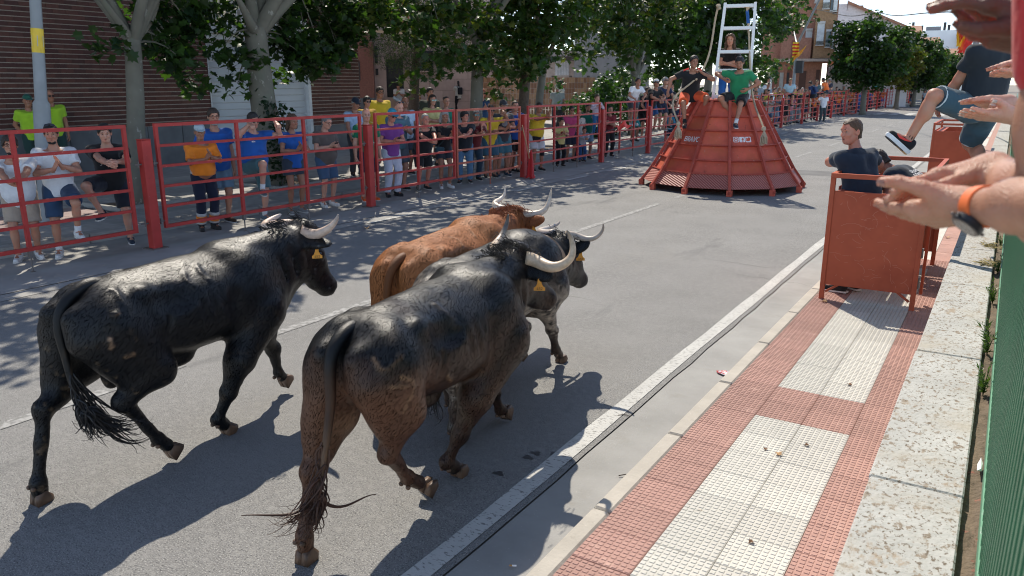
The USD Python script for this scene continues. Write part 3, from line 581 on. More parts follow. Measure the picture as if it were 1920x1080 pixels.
# ------------------------------------------------------------------ red steel barrier along the left of the road
RED = mat('red_paint', (0.36, 0.036, 0.030), rough=0.5,  var=0.16, vscale=6, bump=0.15, bscale=60, spec=0.28, extra=[((0.50, 0.20, 0.17), 30, 0.66, 0.05), ((0.13, 0.03, 0.022), 9, 0.66, 0.10)])
REDR = mat('rusty_red_paint', (0.34, 0.075, 0.042), rough=0.6, var=0.2, vscale=5, bump=0.2, bscale=50, extra=[((0.50, 0.24, 0.15), 22, 0.64, 0.06), ((0.12, 0.045, 0.03), 4, 0.62, 0.12)])
STEEL = mat('bare_steel', (0.16, 0.14, 0.13), rough=0.5, metallic=0.6)
BX = -9.70                                     # line of the barrier
RAILS = [0.28 + 0.274 * k for k in range(6)]
ORD = ['first', 'second', 'third', 'fourth', 'fifth', 'sixth', 'seventh', 'eighth', 'ninth', 'tenth', 'eleventh', 'twelfth', 'thirteenth', 'fourteenth', 'fifteenth', 'sixteenth', 'seventeenth', 'eighteenth', 'nineteenth', 'twentieth']
def barrier_post(y, label, x=BX):
    t = Thing('barrier_post', label, 'post', (x, y, 0), 'square red posts of the barrier')
    t.part('post', box(x - 0.062, y - 0.068, 0, x + 0.062, y + 0.068, 1.47, ch=0.008), RED)
    t.part('base_plate', box(x - 0.12, y - 0.12, 0.003, x + 0.12, y + 0.12, 0.016), STEEL)
    t.part('post_cap', box(x - 0.065, y - 0.071, 1.4705, x + 0.065, y + 0.071, 1.478), RED)
    if y < 30:
        for s in (-1, 1):
            for z in (0.36, 1.15): t.part('hinge', [bar((x, y + s * 0.069, z), (x, y + s * 0.17, z), 0.018), tube([(x, y + s * 0.115, z - 0.04), (x, y + s * 0.115, z + 0.04)], 0.014, 6)], STEEL)
    return t
def barrier_panel(y0, y1, bays, label, x=BX, m=RED):
    t = Thing('steel_barrier', label, 'barrier', (x, y0, 0), 'red steel panels of the barrier')
    w = 0.045; ys = np.linspace(y0 + w / 2, y1 - w / 2, bays + 1)
    for k, z in enumerate(RAILS):
        if k in (0, 5): t.part('rail', box(x - w / 2 - 0.002, y0, z - w / 2, x + w / 2 + 0.002, y1, z + w / 2), m)
        else: t.part('rail', box(x - w / 2 + 0.003, y0 + w + 0.001, z - w / 2 + 0.004, x + w / 2 - 0.003, y1 - w - 0.001, z + w / 2 - 0.004), m)
    for k, y in enumerate(ys):
        t.part('upright', box(x - w / 2, y - w / 2, RAILS[0] + w / 2, x + w / 2, y + w / 2, RAILS[5] - w / 2), m)
        if 0 < k < bays: t.part('support_leg', [tube([(x, y, 0.0), (x, y, RAILS[0] - w / 2)], 0.011, 6), box(x - 0.025, y - 0.02, 0.17, x + 0.025, y + 0.02, RAILS[0] - w / 2 - 0.001), disc((x, y, 0.001), 0.03, 0.008, 10, 2)], STEEL if m is RED else m)
    return t
POSTS = [6.29, 10.64, 16.02, 20.28, 23.7, 27.9, 32.2, 36.6, 40.9, 45.5, 49.5, 53.7, 58.3, 63.2, 68.2, 73.5, 79.0, 85.0, 91.0, 97.5]
WHERE = ['by the black T-shirt man with one foot raised', 'beside the man in the purple polo shirt', 'with a red flag propped against it', 'by the woman in the dark red top', 'left of the red cone', 'hidden partly behind the red cone', 'behind the red cone', 'just right of the red cone, behind it', 'right of the cone', 'by the youth sitting on the rail', 'by the backpack wearer on the rail', 'beside the white T-shirt youth on the road side', 'past the white T-shirt youth', 'left of the first round tree trunk', 'in front of the round tree', 'beyond the round tree', 'near the man in yellow up on the rail', 'far down the street', 'farther down the street', 'last before the distant red box']
for k, (y, w) in enumerate(zip(POSTS, WHERE)): barrier_post(y, f'square red barrier post {w}' if k < 13 else f'small distant red barrier post {w}')
barrier_panel(1.9, 6.05, 3, 'leftmost red barrier panel in front of the two white T-shirt men')
barrier_panel(6.46, 10.46, 3, 'red barrier panel in front of the orange shirt worker and blue T-shirts')
barrier_panel(10.82, 13.26, 2, 'red barrier panel in front of the purple polo shirt and the grey-haired woman', m=RED)
barrier_panel(13.31, 15.85, 2, 'rust-red barrier panel in front of the dark red shirt and grey T-shirt men', m=REDR)
for k, (a, b) in enumerate(zip(POSTS[2:-1], POSTS[3:])):
    barrier_panel(a + 0.17, b - 0.17, 3, 'red barrier panel ' + ['in front of the clapping man in yellow with a belt bag', 'where the boy in white stands up on the rails', 'on which men in caps lean, left of the cone', 'behind the left edge of the cone', 'wholly behind the cone', 'behind the right edge of the cone', 'in front of the blue tent', 'under the youth in pale blue sitting on the rail', 'under the backpack wearer', 'behind the white T-shirt youth', 'past the white T-shirt youth', 'before the round tree', 'by the round tree trunk', 'after the round tree', 'by the far dark green trees', 'under the distant man in yellow', 'far down the street', 'farther off, near the end', 'at the very end before the red box'][k] )
# ------------------------------------------------------------------ red steel cone with a white ladder on the road
CC = np.array([-5.22, 17.02]); NS = 12; A0 = math.radians(-97); DZ = 1.83
CRED = mat('cone_red', (0.58, 0.112, 0.068), rough=0.6, spec=0.22, var=0.2, vscale=3, bump=0.25, bscale=30, extra=[((0.50, 0.12, 0.05), 1.4, 0.50, 0.2), ((0.52, 0.25, 0.19), 26, 0.64, 0.06, (1, 1, 0.35)), ((0.16, 0.04, 0.03), 7, 0.66, 0.08)])
CRIB = mat('cone_rib_red', (0.40, 0.075, 0.050), rough=0.6, spec=0.22, var=0.2, vscale=5, extra=[((0.50, 0.24, 0.18), 24, 0.62, 0.06)])
PLATE = usdkit.material(stage, '/World/Looks/chequer_plate', {'tc': ('texture_coordinate', {}), 'w': ('wave_texture', {'scale': 9.0, 'bands_direction': 'diagonal', 'distortion': 3.0, 'detail': 2.0}), 'r': ('rgb_ramp', {'ramp': [(0.35, (0.30, 0.06, 0.045)), (0.7, (0.50, 0.20, 0.155))]}),
    'b': ('bump', {'strength': 0.7, 'distance': 0.01}), 'p': ('principled_bsdf', {'roughness': 0.55})}, [('tc.object', 'w.vector'), ('w.fac', 'r.fac'), ('r.color', 'p.base_color'), ('w.fac', 'b.height'), ('b.normal', 'p.normal')], surface='p.BSDF')
cone = Thing('steel_cone', 'large red steel cone of ribbed panels standing on the road', 'cone', (*CC, 0))
ZR = [0.13, 0.40, 0.66, 0.95, 1.24, 1.52, DZ]
RB = 1.69
def rz(z): return RB + (0.66 - RB) * (z - 0.06) / (DZ - 0.06) if z > 0.40 else RB + (0.66 - RB) * (0.40 - 0.06) / (DZ - 0.06) + (0.40 - z) * 0.74
def cv(k, z, out=0.0): a = A0 + 2 * np.pi * k / NS; return np.array([CC[0] + (rz(z) + out) * math.cos(a), CC[1] + (rz(z) + out) * math.sin(a), z])
for k in range(NS):
    for j in range(6):
        a, b, c, d = cv(k, ZR[j]), cv(k + 1, ZR[j]), cv(k + 1, ZR[j + 1]), cv(k, ZR[j + 1])
        n = np.cross(b - a, d - a); n /= np.linalg.norm(n); o = 0.012 if j == 0 else -0.03
        s = lambda p, q, f: p + (q - p) * f
        quad = [s(a, b, 0.012), s(b, a, 0.012), s(c, d, 0.015), s(d, c, 0.015)]
        cone.part('panel' if j else 'skirt_panel', hull([p + n * o for p in quad] + [p + n * (o - 0.012) for p in quad]), CRED if j else PLATE)
        if j: cone.part('cross_rib', hull([p + n * w + t * h for p in (s(a, b, 0.022), s(b, a, 0.022)) for w in (-0.025, 0.032) for t in [(d - a) / np.linalg.norm(d - a)] for h in (-0.012, 0.012)]), CRIB)
    p, q, q2 = cv(k, 0.40, 0.018), cv(k, DZ, 0.018), cv(k, 0.05, 0.02); rad = np.array([math.cos(A0 + 2 * np.pi * k / NS), math.sin(A0 + 2 * np.pi * k / NS), 0])
    cone.part('rib', [bar(p, q, 0.055, 0.07, up=rad), bar(q2, p, 0.055, 0.07, up=rad)], CRIB)
    f = cv(k, 0.06, -0.02); cone.part('foot', box(f[0] - 0.05, f[1] - 0.05, 0.0, f[0] + 0.05, f[1] + 0.05, 0.12), CRED)
cone.part('deck', hull([cv(k, DZ) + [0, 0, e] for k in range(NS) for e in (0.002, 0.03)]), CRIB)
WHT = mat('lettering_white', (0.82, 0.80, 0.78), rough=0.5, var=0.03)
def on_panel(k, j, u0, u1, v0, meshes, name, stretch=1.0):
    """flat print on a panel: its xy plane from u0 to u1 along the panel, v0 up"""
    a, b, c, d = cv(k, ZR[j]), cv(k + 1, ZR[j]), cv(k + 1, ZR[j + 1]), cv(k, ZR[j + 1]); n = np.cross(b - a, d - a); n /= np.linalg.norm(n)
    m = trimesh.util.concatenate(meshes); lo, hi = m.bounds; e = (b - a) / np.linalg.norm(b - a); up = np.cross(n, e)
    sc = (u1 - u0) * np.linalg.norm(b - a) / (hi[0] - lo[0]); o = a + e * u0 * np.linalg.norm(b - a) + up * v0 - n * 0.0285
    v = m.vertices - lo; m.vertices = o + np.outer(v[:, 0] * sc, e) + np.outer(v[:, 1] * sc * stretch, up) + np.outer(v[:, 2] * 0.6, n)
    cone.part(name, m, WHT)
# panels in view: k = -2, -1 left faces, 0 front, 1 right of front
on_panel(-1, 3, 0.20, 0.86, 0.08, [meshkit.text_mesh('BRAVO', 0.12, 0.003, True)], 'lettering', 1.25)
on_panel(-2, 3, 0.30, 0.95, 0.08, [meshkit.text_mesh('NUEB', 0.12, 0.003, True)], 'lettering', 1.25)
import shapely.geometry as sg_
from shapely import affinity as aff_
def ext(g, h=0.003): return [trimesh.creation.extrude_polygon(p, h, engine='earcut') for p in getattr(g, 'geoms', [g])]
rr = lambda x0, y0, x1, y1, r: sg_.box(x0 + r, y0 + r, x1 - r, y1 - r).buffer(r, 6)
cam_ic = rr(0, 0, 1, 1, 0.2).difference(rr(0.1, 0.1, 0.9, 0.9, 0.15)).union(sg_.Point(0.5, 0.5).buffer(0.27, 8).difference(sg_.Point(0.5, 0.5).buffer(0.15, 8))).union(sg_.Point(0.76, 0.76).buffer(0.07))
f_ic = rr(1.1, 0, 2.1, 1, 0.15).difference(sg_.Polygon([(1.62, 0), (1.62, 0.42), (1.5, 0.42), (1.5, 0.56), (1.62, 0.56), (1.66, 0.78), (1.9, 0.86), (1.95, 0.72), (1.8, 0.7), (1.78, 0.56), (1.95, 0.56), (1.92, 0.42), (1.78, 0.42), (1.78, 0)]))
b_ic = rr(2.2, 0, 3.2, 1, 0.15).difference(sg_.Polygon([(2.3, 0.3), (2.5, 0.2), (2.8, 0.2), (3.0, 0.4), (3.05, 0.75), (2.9, 0.9), (2.7, 0.85), (2.65, 0.65), (2.4, 0.85), (2.38, 0.5)]).buffer(0.03))
on_panel(1, 3, 0.18, 0.80, 0.10, ext(cam_ic) + ext(f_ic) + ext(b_ic), 'logo')
LW = mat('ladder_white', (0.74, 0.74, 0.73), rough=0.45, var=0.05, extra=[((0.5, 0.49, 0.46), 12, 0.63, 0.1)])
lb, lt = atD(1368, 189, 17.75), atD(1374, 14, 17.75)
ex = np.array([math.cos(math.radians(16.5)), math.sin(math.radians(16.5)), 0]); ey = np.array([-ex[1], ex[0], 0])
LC = np.array([lb[0] + 0.02, lb[1], DZ + 0.035]); LT = 3.80
lad = Thing('ladder_frame', 'white wooden ladder frame standing on top of the red cone', 'ladder', LC)
def lc(sx, sy, z): f = (z - LC[2]) / (LT - LC[2]); return LC * [1, 1, 0] + [0, 0, z] + ex * (sx * (0.37 - 0.07 * f) + 0.06 * f) + ey * sy * (0.17 - 0.10 * f)
for sx in (-1, 1):
    for sy in (-1, 1): lad.part('post', bar(lc(sx, sy, LC[2]), lc(sx, sy, LT), 0.055, 0.055, up=ey), LW)
for z in (LC[2] + 0.05, 2.45, 2.83, 3.30, 3.74):
    for sy in (-1, 1): lad.part('rung', bar(lc(-1, sy, z) + ex * 0.0285, lc(1, sy, z) - ex * 0.0285, 0.045, 0.06), LW)
    for sx in (-1, 1): lad.part('tie', bar(lc(sx, -1, z) + ey * 0.029, lc(sx, 1, z) - ey * 0.029, 0.03, 0.03), LW)
ROPE = mat('hemp_rope', (0.46, 0.36, 0.25), rough=0.95, var=0.2, vscale=40, bump=0.8, bscale=120)
def rope(name, label, pts, r=0.018, knots=()):
    c = spline(pts, 60); t = Thing(name, label, 'rope', c[0]); t.part('strand', tube(c, r, 8), ROPE, smooth=True)
    for k in knots: t.part('knot', ball(c[int(k * 59)], (r * 2.3, r * 2.3, r * 2.6)), ROPE, smooth=True)
    e = c[-1]; d = [0, 0, -1.0]
    tas = []
    for q in range(22):
        a = q * 2.4; rad = 0.075 * math.sqrt(q / 22.0); w = np.array([math.cos(a), math.sin(a), 0]); L = 0.24 + 0.07 * ((q * 7) % 5) / 5
        tas.append(tube([e, e + [0, 0, -L * 0.5] + w * rad * 0.9, e + [0, 0, -L] + w * rad], [0.012, 0.010, 0.007], 5))
    t.part('tassel', tas, ROPE); return t
# ------------------------------------------------------------------ red steel refuges (boxes) on the pavement
BRED = mat('box_red', (0.44, 0.098, 0.048), rough=0.6, spec=0.25, var=0.16, vscale=2, bump=0.12, bscale=40, extra=[((0.36, 0.07, 0.035), 1.6, 0.5, 0.2), ((0.17, 0.06, 0.05), 3.2, 0.69, 0.06, (1, 1, 0.3))])
def scratches(P0, e, up, n, w, h, count, seed):
    r = np.random.default_rng(seed); out = []
    for _ in range(count):
        c = P0 + e * w * r.uniform(0.04, 0.96) + up * h * r.uniform(0.04, 0.96); R = r.uniform(0.03, 0.16); a0 = r.uniform(0, 6.28); da = r.uniform(0.3, 1.4); t = np.linspace(a0, a0 + da, 12)
        ecc = r.uniform(0.4, 1); pts = [c + e * R * math.cos(q) + up * R * ecc * math.sin(q) for q in t]
        pts = [p for p in pts if 0.01 < (p - P0) @ e < w - 0.01 and 0.01 < (p - P0) @ up < h - 0.01]
        if len(pts) < 3: continue
        for p, q in zip(pts, pts[1:]):
            s = np.cross(q - p, n); s /= max(np.linalg.norm(s), 1e-9); s *= 0.0006
            out.append(np.array([p - s, p + s, q + s, q - s]) + n * 0.0008)
    V = np.vstack(out); F = np.arange(len(V)).reshape(-1, 4); return trimesh.Trimesh(V, np.vstack([F[:, [0, 1, 2]], F[:, [0, 2, 3]]]), process=False)
SCR = mat('scratched_paint', (0.62, 0.34, 0.24), rough=0.6)
def refuge(y0, y1, label, x0=-1.36, x1=-0.55, x0b=None, scr=True):
    t = Thing('steel_refuge', label, 'steel box', ((x0 + x1) / 2, (y0 + y1) / 2, SW), 'red steel refuges on the pavement')
    zb, zt, zr = 0.27, 1.19, 1.34
    for i, (x, y) in enumerate(((x0, y0), (x1, y0), (x0, y1), (x1, y1))):
        t.part('corner_post', box(x - 0.022, y - 0.022, SW - 0.01, x + 0.022, y + 0.022, zr - 0.022, ch=0.003), BRED)
    t.part('front_sheet', box(x0 + 0.023, y0 - 0.012, zb, x1 - 0.023, y0 - 0.004, zt), BRED)
    t.part('sheet_frame', [box(x0 + 0.0225, y0 - 0.0035, zt - 0.04, x1 - 0.0225, y0 + 0.02, zt + 0.004), box(x0 + 0.0225, y0 - 0.0035, zb - 0.004, x1 - 0.0225, y0 + 0.02, zb + 0.03)], BRED)
    if scr:
        t.part('scratches', scratches(np.array([x0 + 0.023, y0 - 0.012, zb]), np.array([1.0, 0, 0]), np.array([0, 0, 1.0]), np.array([0, -1.0, 0]), x1 - x0 - 0.046, zt - zb, 75, 5), SCR)
    t.part('back_sheet', box(x0 + 0.023, y1 + 0.004, zb, x1 - 0.023, y1 + 0.012, zt), BRED)
    t.part('road_side_sheet', box(x0 - 0.012, y0 + 0.40, zb, x0 - 0.004, y1 - 0.40, zt), BRED)
    t.part('inner_shelf', box(x0 + 0.023, y0 + 0.021, zt - 0.035, x0 + 0.16, y1 - 0.022, zt - 0.012), BRED)
    for a, b in (((x0, y0), (x1, y0)), ((x0, y1), (x1, y1))): t.part('top_rail', box(a[0] - 0.022, a[1] - 0.022, zr - 0.0215, b[0] + 0.022, b[1] + 0.022, zr + 0.022), BRED)
    for x in (x0, x1): t.part('top_rail', box(x - 0.022, y0 + 0.0225, zr - 0.0205, x + 0.022, y1 - 0.0225, zr + 0.021), BRED)
    for x, s in ((x0, 1), (x1, -1)): t.part('brace', bar((x + s * 0.03, y0 + 0.01, 0.19), (x + s * 0.14, y0 + 0.01, zb), 0.02), BRED)
    t.part('door_edge', box(x1 + 0.03, y0 + 0.25, 0.22, x1 + 0.055, y0 + 0.31, zt), BRED); t.part('hinge', [box(x1 + 0.0225, y0 + 0.0, z, x1 + 0.035, y0 + 0.06, z + 0.09) for z in (0.33, 0.62, 0.98)], STEEL)
    return t
refuge(8.0, 10.25, 'nearest red steel box on the pavement with two men in navy leaning inside')
refuge(19.3, 21.5, 'second red steel box beyond the first, under the kicking man', scr=False)
far = gnd(1760, 199); fx, fy = far[0], far[1]
t = Thing('steel_refuge', 'distant red steel box with a pale line of lettering at the end of the road', 'steel box', far)
t.part('front_sheet', box(fx - 1.1, fy, 0.1, fx + 1.3, fy + 0.05, 1.5), BRED); t.part('side_sheet', box(fx - 1.1, fy + 0.051, 0.1, fx - 1.05, fy + 1.6, 1.5), BRED)
lt_ = meshkit.text_mesh('BIDE DE TRANSIT', 0.16, 0.01); lt_.vertices = np.c_[fx - 0.95 + (lt_.vertices[:, 0] - lt_.bounds[0][0]) * 2.0 / (lt_.bounds[1][0] - lt_.bounds[0][0]), fy - 0.002 - lt_.vertices[:, 2], 0.95 + lt_.vertices[:, 1]]
t.part('lettering', lt_, WHT)
# ------------------------------------------------------------------ green fence on the low wall
GRN = mat('green_paint', (0.020, 0.135, 0.060), rough=0.4, var=0.18, vscale=5, bump=0.15, bscale=40, spec=0.5, extra=[((0.10, 0.20, 0.12), 9, 0.66, 0.1)]); GRL = mat('pale_green_paint', (0.16, 0.34, 0.22), rough=0.5, var=0.12, vscale=6, extra=[((0.35, 0.45, 0.38), 14, 0.62, 0.1)])
gf = Thing('green_fence', 'green steel fence of upright ribs on the low wall at the right edge', 'fence', (0.12, 2, WZ))
gf.part('base_rail', box(0.098, 0.2, WZ - 0.03, 0.128, 40, WZ + 0.045), GRL)
for y in np.arange(0.3, 40, 0.085):
    if y < 14: gf.part('slat', hull([(x, y + a, z) for z in (WZ + 0.0455, 1.72) for x, a in ((0.102, 0.012), (0.102, 0.040), (0.128, 0.001), (0.128, 0.058))]), GRN)
gf.part('slats', [hull([(x, y + a, z) for z in (WZ + 0.0455, 1.72) for x, a in ((0.102, 0.012), (0.102, 0.040), (0.128, 0.001), (0.128, 0.058))]) for y in np.arange(14.07, 40, 0.085)], GRN, kind='stuff')
gf.part('backing_sheet', box(0.1285, 0.25, WZ, 0.134, 40, 1.72), GRN)
for y in (2.05, 4.45, 6.95, 9.45, 11.9): gf.part('fence_post', box(0.134, y, 0.6, 0.184, y + 0.06, 1.76), GRN)
gf.part('top_rail', box(0.096, 0.2, 1.7205, 0.136, 40, 1.76), GRN)
# ------------------------------------------------------------------ street furniture
GREY = mat('galvanised_grey', (0.22, 0.235, 0.245), rough=0.5, var=0.12, vscale=4, extra=[((0.22, 0.23, 0.24), 8, 0.6, 0.15, (3, 3, 0.5))])
lp0 = atX(80, 235, -12.2); lx, ly = -12.2, lp0[1]
ltop = atX(58, -140, -12.2)
lamp = Thing('lamp_post', 'grey lamp post with a yellow band and sticker in front of the two lime shirts', 'lamp post', (lx, ly, 0.15))
def lpt(z): f = (z - lp0[2]) / (ltop[2] - lp0[2]); return np.array([lx, ly + (ltop[1] - ly) * f, z])
lamp.part('pole', tube([lpt(0.15), lpt(1.9), lpt(1.95), lpt(6.5)], [0.12, 0.115, 0.085, 0.06], 14), GREY, smooth=40)
lamp.part('yellow_band', tube([lpt(2.62), lpt(2.96)], 0.0835, 14, cap=False), mat('yellow_band', (0.62, 0.42, 0.03), rough=0.5)); lamp.part('sticker', tube([lpt(2.71), lpt(2.86)], 0.0845, 6, cap=False), mat('grey_sticker', (0.35, 0.38, 0.42)))
lamp.part('label_plate', box(lx + 0.075, lpt(3.4)[1] - 0.04, 3.37, lx + 0.081, lpt(3.4)[1] + 0.04, 3.43), mat('sign_white', (0.75, 0.74, 0.70)))
# far street lamp with two raised arms and two striped flags
fl = atX(1487, 168, -11.2); fl = np.array([-11.2, fl[1], 0.0])
sl = Thing('street_lamp', 'tall grey street lamp with forked arms and striped flags by the apartment house', 'street lamp', fl)
fork = atY(1496, 84, fl[1]); tip = atY(1541, -10, fl[1] - 2); tip2 = atY(1489, 60, fl[1] + 1.5)
sl.part('pole', tube([fl, [fl[0], fl[1], fork[2]]], [0.11, 0.08], 8), GREY); sl.part('arm', tube([[fl[0], fl[1], fork[2]], tip], [0.07, 0.05], 8), GREY); sl.part('arm', tube([[fl[0], fl[1], fork[2]], tip2], [0.06, 0.04], 8), GREY)
sl.part('signal_box', box(fl[0] + 0.1, fl[1] - 0.2, fork[2] - 1.6, fl[0] + 0.45, fl[1] + 0.2, fork[2] - 0.9), mat('black_box', (0.03, 0.03, 0.03)))
YEL = mat('flag_yellow', (0.75, 0.50, 0.03), rough=0.8); RDF = mat('flag_red', (0.55, 0.03, 0.02), rough=0.8); ORG = mat('flag_orange', (0.75, 0.17, 0.04), rough=0.8)
def flag(label, P, e, d, w, h, waves=0.06, rows=9, mats=(YEL, RDF), cat='flag', group=None):
    """striped cloth: P corner, e along, d down; stripes across the drop"""
    t = Thing('flag', label, cat, P, group); e, d = np.asarray(e, float), np.asarray(d, float); n = np.cross(e, d); n /= np.linalg.norm(n)
    for k in range(rows):
        g = np.array([[P + e * w * (i / 8 + 0.04 * math.sin(3 * v)) + d * h * v + n * waves * math.sin(i * 1.1 + 5 * v) for i in range(9)] for v in np.linspace(k / rows, (k + 1) / rows, 3)])
        t.part('stripe', [quadmesh(g), quadmesh(g[:, ::-1] + n * 0.006)], mats[k % len(mats)])
R2 = atD(1487, 79, np.hypot(*fl[:2]) - 0.5); flag('striped yellow and red flag hanging left of the street lamp', R2, _rt, -_u * -1 if False else (0, 0, -1), 0.36, 0.85)
R3 = atD(1512, 85, np.hypot(*fl[:2]) - 0.6); flag('striped flag blown aslant from the street lamp', R3, (-0.75 * _rt + [0, 0, -0.75]), (-0.5 * _rt * 0.6 + [0, 0, -0.65]), 0.75, 0.6)
W0 = atD(1809, 22, 20); ff = Thing('flag_bunch', 'orange and yellow flags gathered on the wire at upper right', 'flag', W0)
for k in range(6):
    P = atD(1800 + 3.0 * k, 28 + 6 * (k % 3), 20 - 0.1 * k); g = np.array([[P + _rt * (0.02 + 0.022 * k * 0.3) * i + np.array([0, 0, -0.08]) * v + _rt * 0.03 * math.sin(v + k) + _fw * 0.03 * math.sin(2 * i + v) for i in range(4)] for v in range(9)])
    ff.part('cloth', [quadmesh(g), quadmesh(g[:, ::-1] + 0.004)], (YEL, ORG, RDF)[k % 3])
wire = spline([atD(1440, 22, 60), atD(1560, 24, 52), atD(1600, 30, 48), atD(1640, 24, 44), atD(1668, 28, 40), atD(1720, 26, 34), atD(1790, 23, 25), atD(1812, 27, 20), atD(1840, 25, 14), atD(1930, 18, 9)], 90)
top('hanging_cable', tube(wire, 0.022, 6), mat('black_cable', (0.02, 0.02, 0.02)), 'dark cable strung across the sky over the street', 'cable')
yl = Thing('street_lamp', 'grey street lamp with a Y-shaped fork behind the raised hands at top right', 'street lamp', (*atD(1838, 100, 30)[:2], 0.6))
yb, yf = atD(1838, 60, 30), atD(1836, 26, 30); yl.part('pole', tube([[yb[0], yb[1], 0.6], yf], [0.11, 0.09], 8), GREY); yl.part('arm', tube([yf, atD(1827, -12, 30)], 0.075, 8), GREY); yl.part('arm', tube([yf, atD(1846, -10, 30)], 0.075, 8), GREY)
# awning, sign and van at the far right end of the street
aw = atD(1800, 165, 70); t = Thing('awning', 'red sloping awning behind the kicking man at the right side of the street', 'awning', (*aw[:2], 0.1))
q = [atD(1786, 150, 70), atD(1822, 98, 69), atD(1850, 120, 75), atD(1815, 165, 76)]; t.part('canopy', hull(q + [p + [0, 0, -0.12] for p in q]), mat('awning_red', (0.50, 0.035, 0.025), rough=0.8)); t.part('pole', tube([[q[0][0], q[0][1], 0], q[0]], 0.05, 6), GREY)
sgn = atD(1812, 159, 62); t = Thing('street_sign', 'white sign board with dark capital letters behind the kicking man', 'sign', (*sgn[:2], 0))
nrm = -np.array([_ray(1812, 159)[0], _ray(1812, 159)[1], 0]); nrm /= np.linalg.norm(nrm); ux = np.array([-nrm[1], nrm[0], 0])
t.part('board', hull([sgn + ux * a + np.array([0, 0, b]) + nrm * c for a in (-0.45, 0.65) for b in (-0.55, 0.15) for c in (0, 0.03)]), mat('sign_white', (0.75, 0.74, 0.70)))
for k, s in enumerate(('PEAT', 'ARL')):
    m = meshkit.text_mesh(s, 0.2, 0.008, True); v = m.vertices; m.vertices = sgn + nrm * 0.031 + np.outer(v[:, 0] - 0.28, ux) + np.outer(v[:, 1] - 0.16 - 0.32 * k, [0, 0, 1]) + np.outer(v[:, 2], nrm); t.part('letters', m, mat('sign_black', (0.02, 0.02, 0.02)))
t.part('post', tube([[sgn[0], sgn[1], 0], sgn - nrm * 0.05 + [0, 0, -0.5]], 0.04, 6), GREY)
vn = gnd(1768, 186, 0.0) * [1, 1, 0] + [0, 3, 0]; vx, vy = vn[0], vn[1]; van = Thing('parked_van', 'dark windowed pale van parked behind the distant red box', 'van', vn)
VW = mat('van_paint', (0.55, 0.56, 0.56), rough=0.3, coat=0.5); van.part('body', hull([(vx + a, vy + b, z) for a in (-1, 1) for b, z in ((0, 0.4), (0, 1.1), (0.5, 1.95), (4.6, 2.0), (4.7, 0.4))]), VW)
van.part('windscreen', hull([(vx + a, vy + b - 0.012, z) for a in (-0.9, 0.9) for b, z in ((0.03, 1.15), (0.47, 1.88), (0.04, 1.15), (0.48, 1.88))]), GLS)
for a in (-1, 1):
    van.part('headlight', box(vx + a * 0.75 - 0.14, vy - 0.02, 0.75, vx + a * 0.75 + 0.14, vy + 0.02, 0.95), mat('lamp_glass', (0.7, 0.7, 0.7), rough=0.1))
    for b in (0.9, 3.8): van.part('wheel', disc((vx + a * 0.98 - 0.1, vy + b, 0.33), 0.33, 0.2, 16, 0), mat('tyre', (0.02, 0.02, 0.02)))
# blue tent behind the barrier right of the cone
tp = atX(1473, 178, -11.3); t = Thing('blue_tent', 'low domed blue tent behind the barrier right of the cone', 'tent', tp * [1, 1, 0])
th = np.linspace(0, np.pi, 15); prof = [(1.2 * math.cos(q), 1.82 * math.sin(q) ** 0.7 if False else 1.1 * math.sin(q)) for q in th]
BLT = mat('tent_blue', (0.03, 0.17, 0.38), rough=0.6, bump=0.3, bscale=8)
t.part('canopy', hull([(tp[0] + e, tp[1] + a * 1.15, tp[2] - 0.75 + b * 0.68) for a, b in prof for e in (-0.6, 0.6)]), BLT, smooth=30); t.part('pole', [tube([(tp[0] + e, tp[1] + s * 1.3, 0.15), (tp[0] + e, tp[1] + s * 1.3, tp[2] - 0.75)], 0.02, 5) for e in (-0.55, 0.55) for s in (-1, 1)], GREY)
# bench and pushchair on the square
bp = atD(775, 199, 39.0); bz = 0.78; t = Thing('park_bench', 'wooden park bench with black iron legs beside the dark tree trunk', 'bench', (bp[0], bp[1], bz))
bu = np.array([_rt[0], _rt[1], 0]); bu /= np.linalg.norm(bu); bv = np.array([-bu[1], bu[0], 0]); WOOD = mat('bench_wood', (0.30, 0.14, 0.07), rough=0.7, var=0.2)
B = lambda s, d, z: np.array([bp[0], bp[1], 0]) + bu * s + bv * d + [0, 0, z]
for k in range(3): t.part('seat_slat', bar(B(-0.75, -0.12 + 0.15 * k, bz + 0.43), B(0.35, -0.12 + 0.15 * k, bz + 0.43), 0.11, 0.035), WOOD)
for k in range(3): t.part('back_slat', bar(B(-0.75, 0.28 + 0.03 * k, bz + 0.56 + 0.13 * k), B(0.35, 0.28 + 0.03 * k, bz + 0.56 + 0.13 * k), 0.03, 0.10), WOOD)
for s in (-0.62, 0.22): t.part('leg', [tube([B(s, -0.2, bz), B(s, -0.05, bz + 0.2), B(s, -0.2, bz + 0.41)], 0.03, 5), tube([B(s, 0.3, bz), B(s, 0.1, bz + 0.2), B(s, 0.22, bz + 0.45), B(s, 0.36, bz + 0.9)], 0.03, 5)], IRON)
def unit(v): v = np.asarray(v, float); return v / max(np.linalg.norm(v), 1e-9)
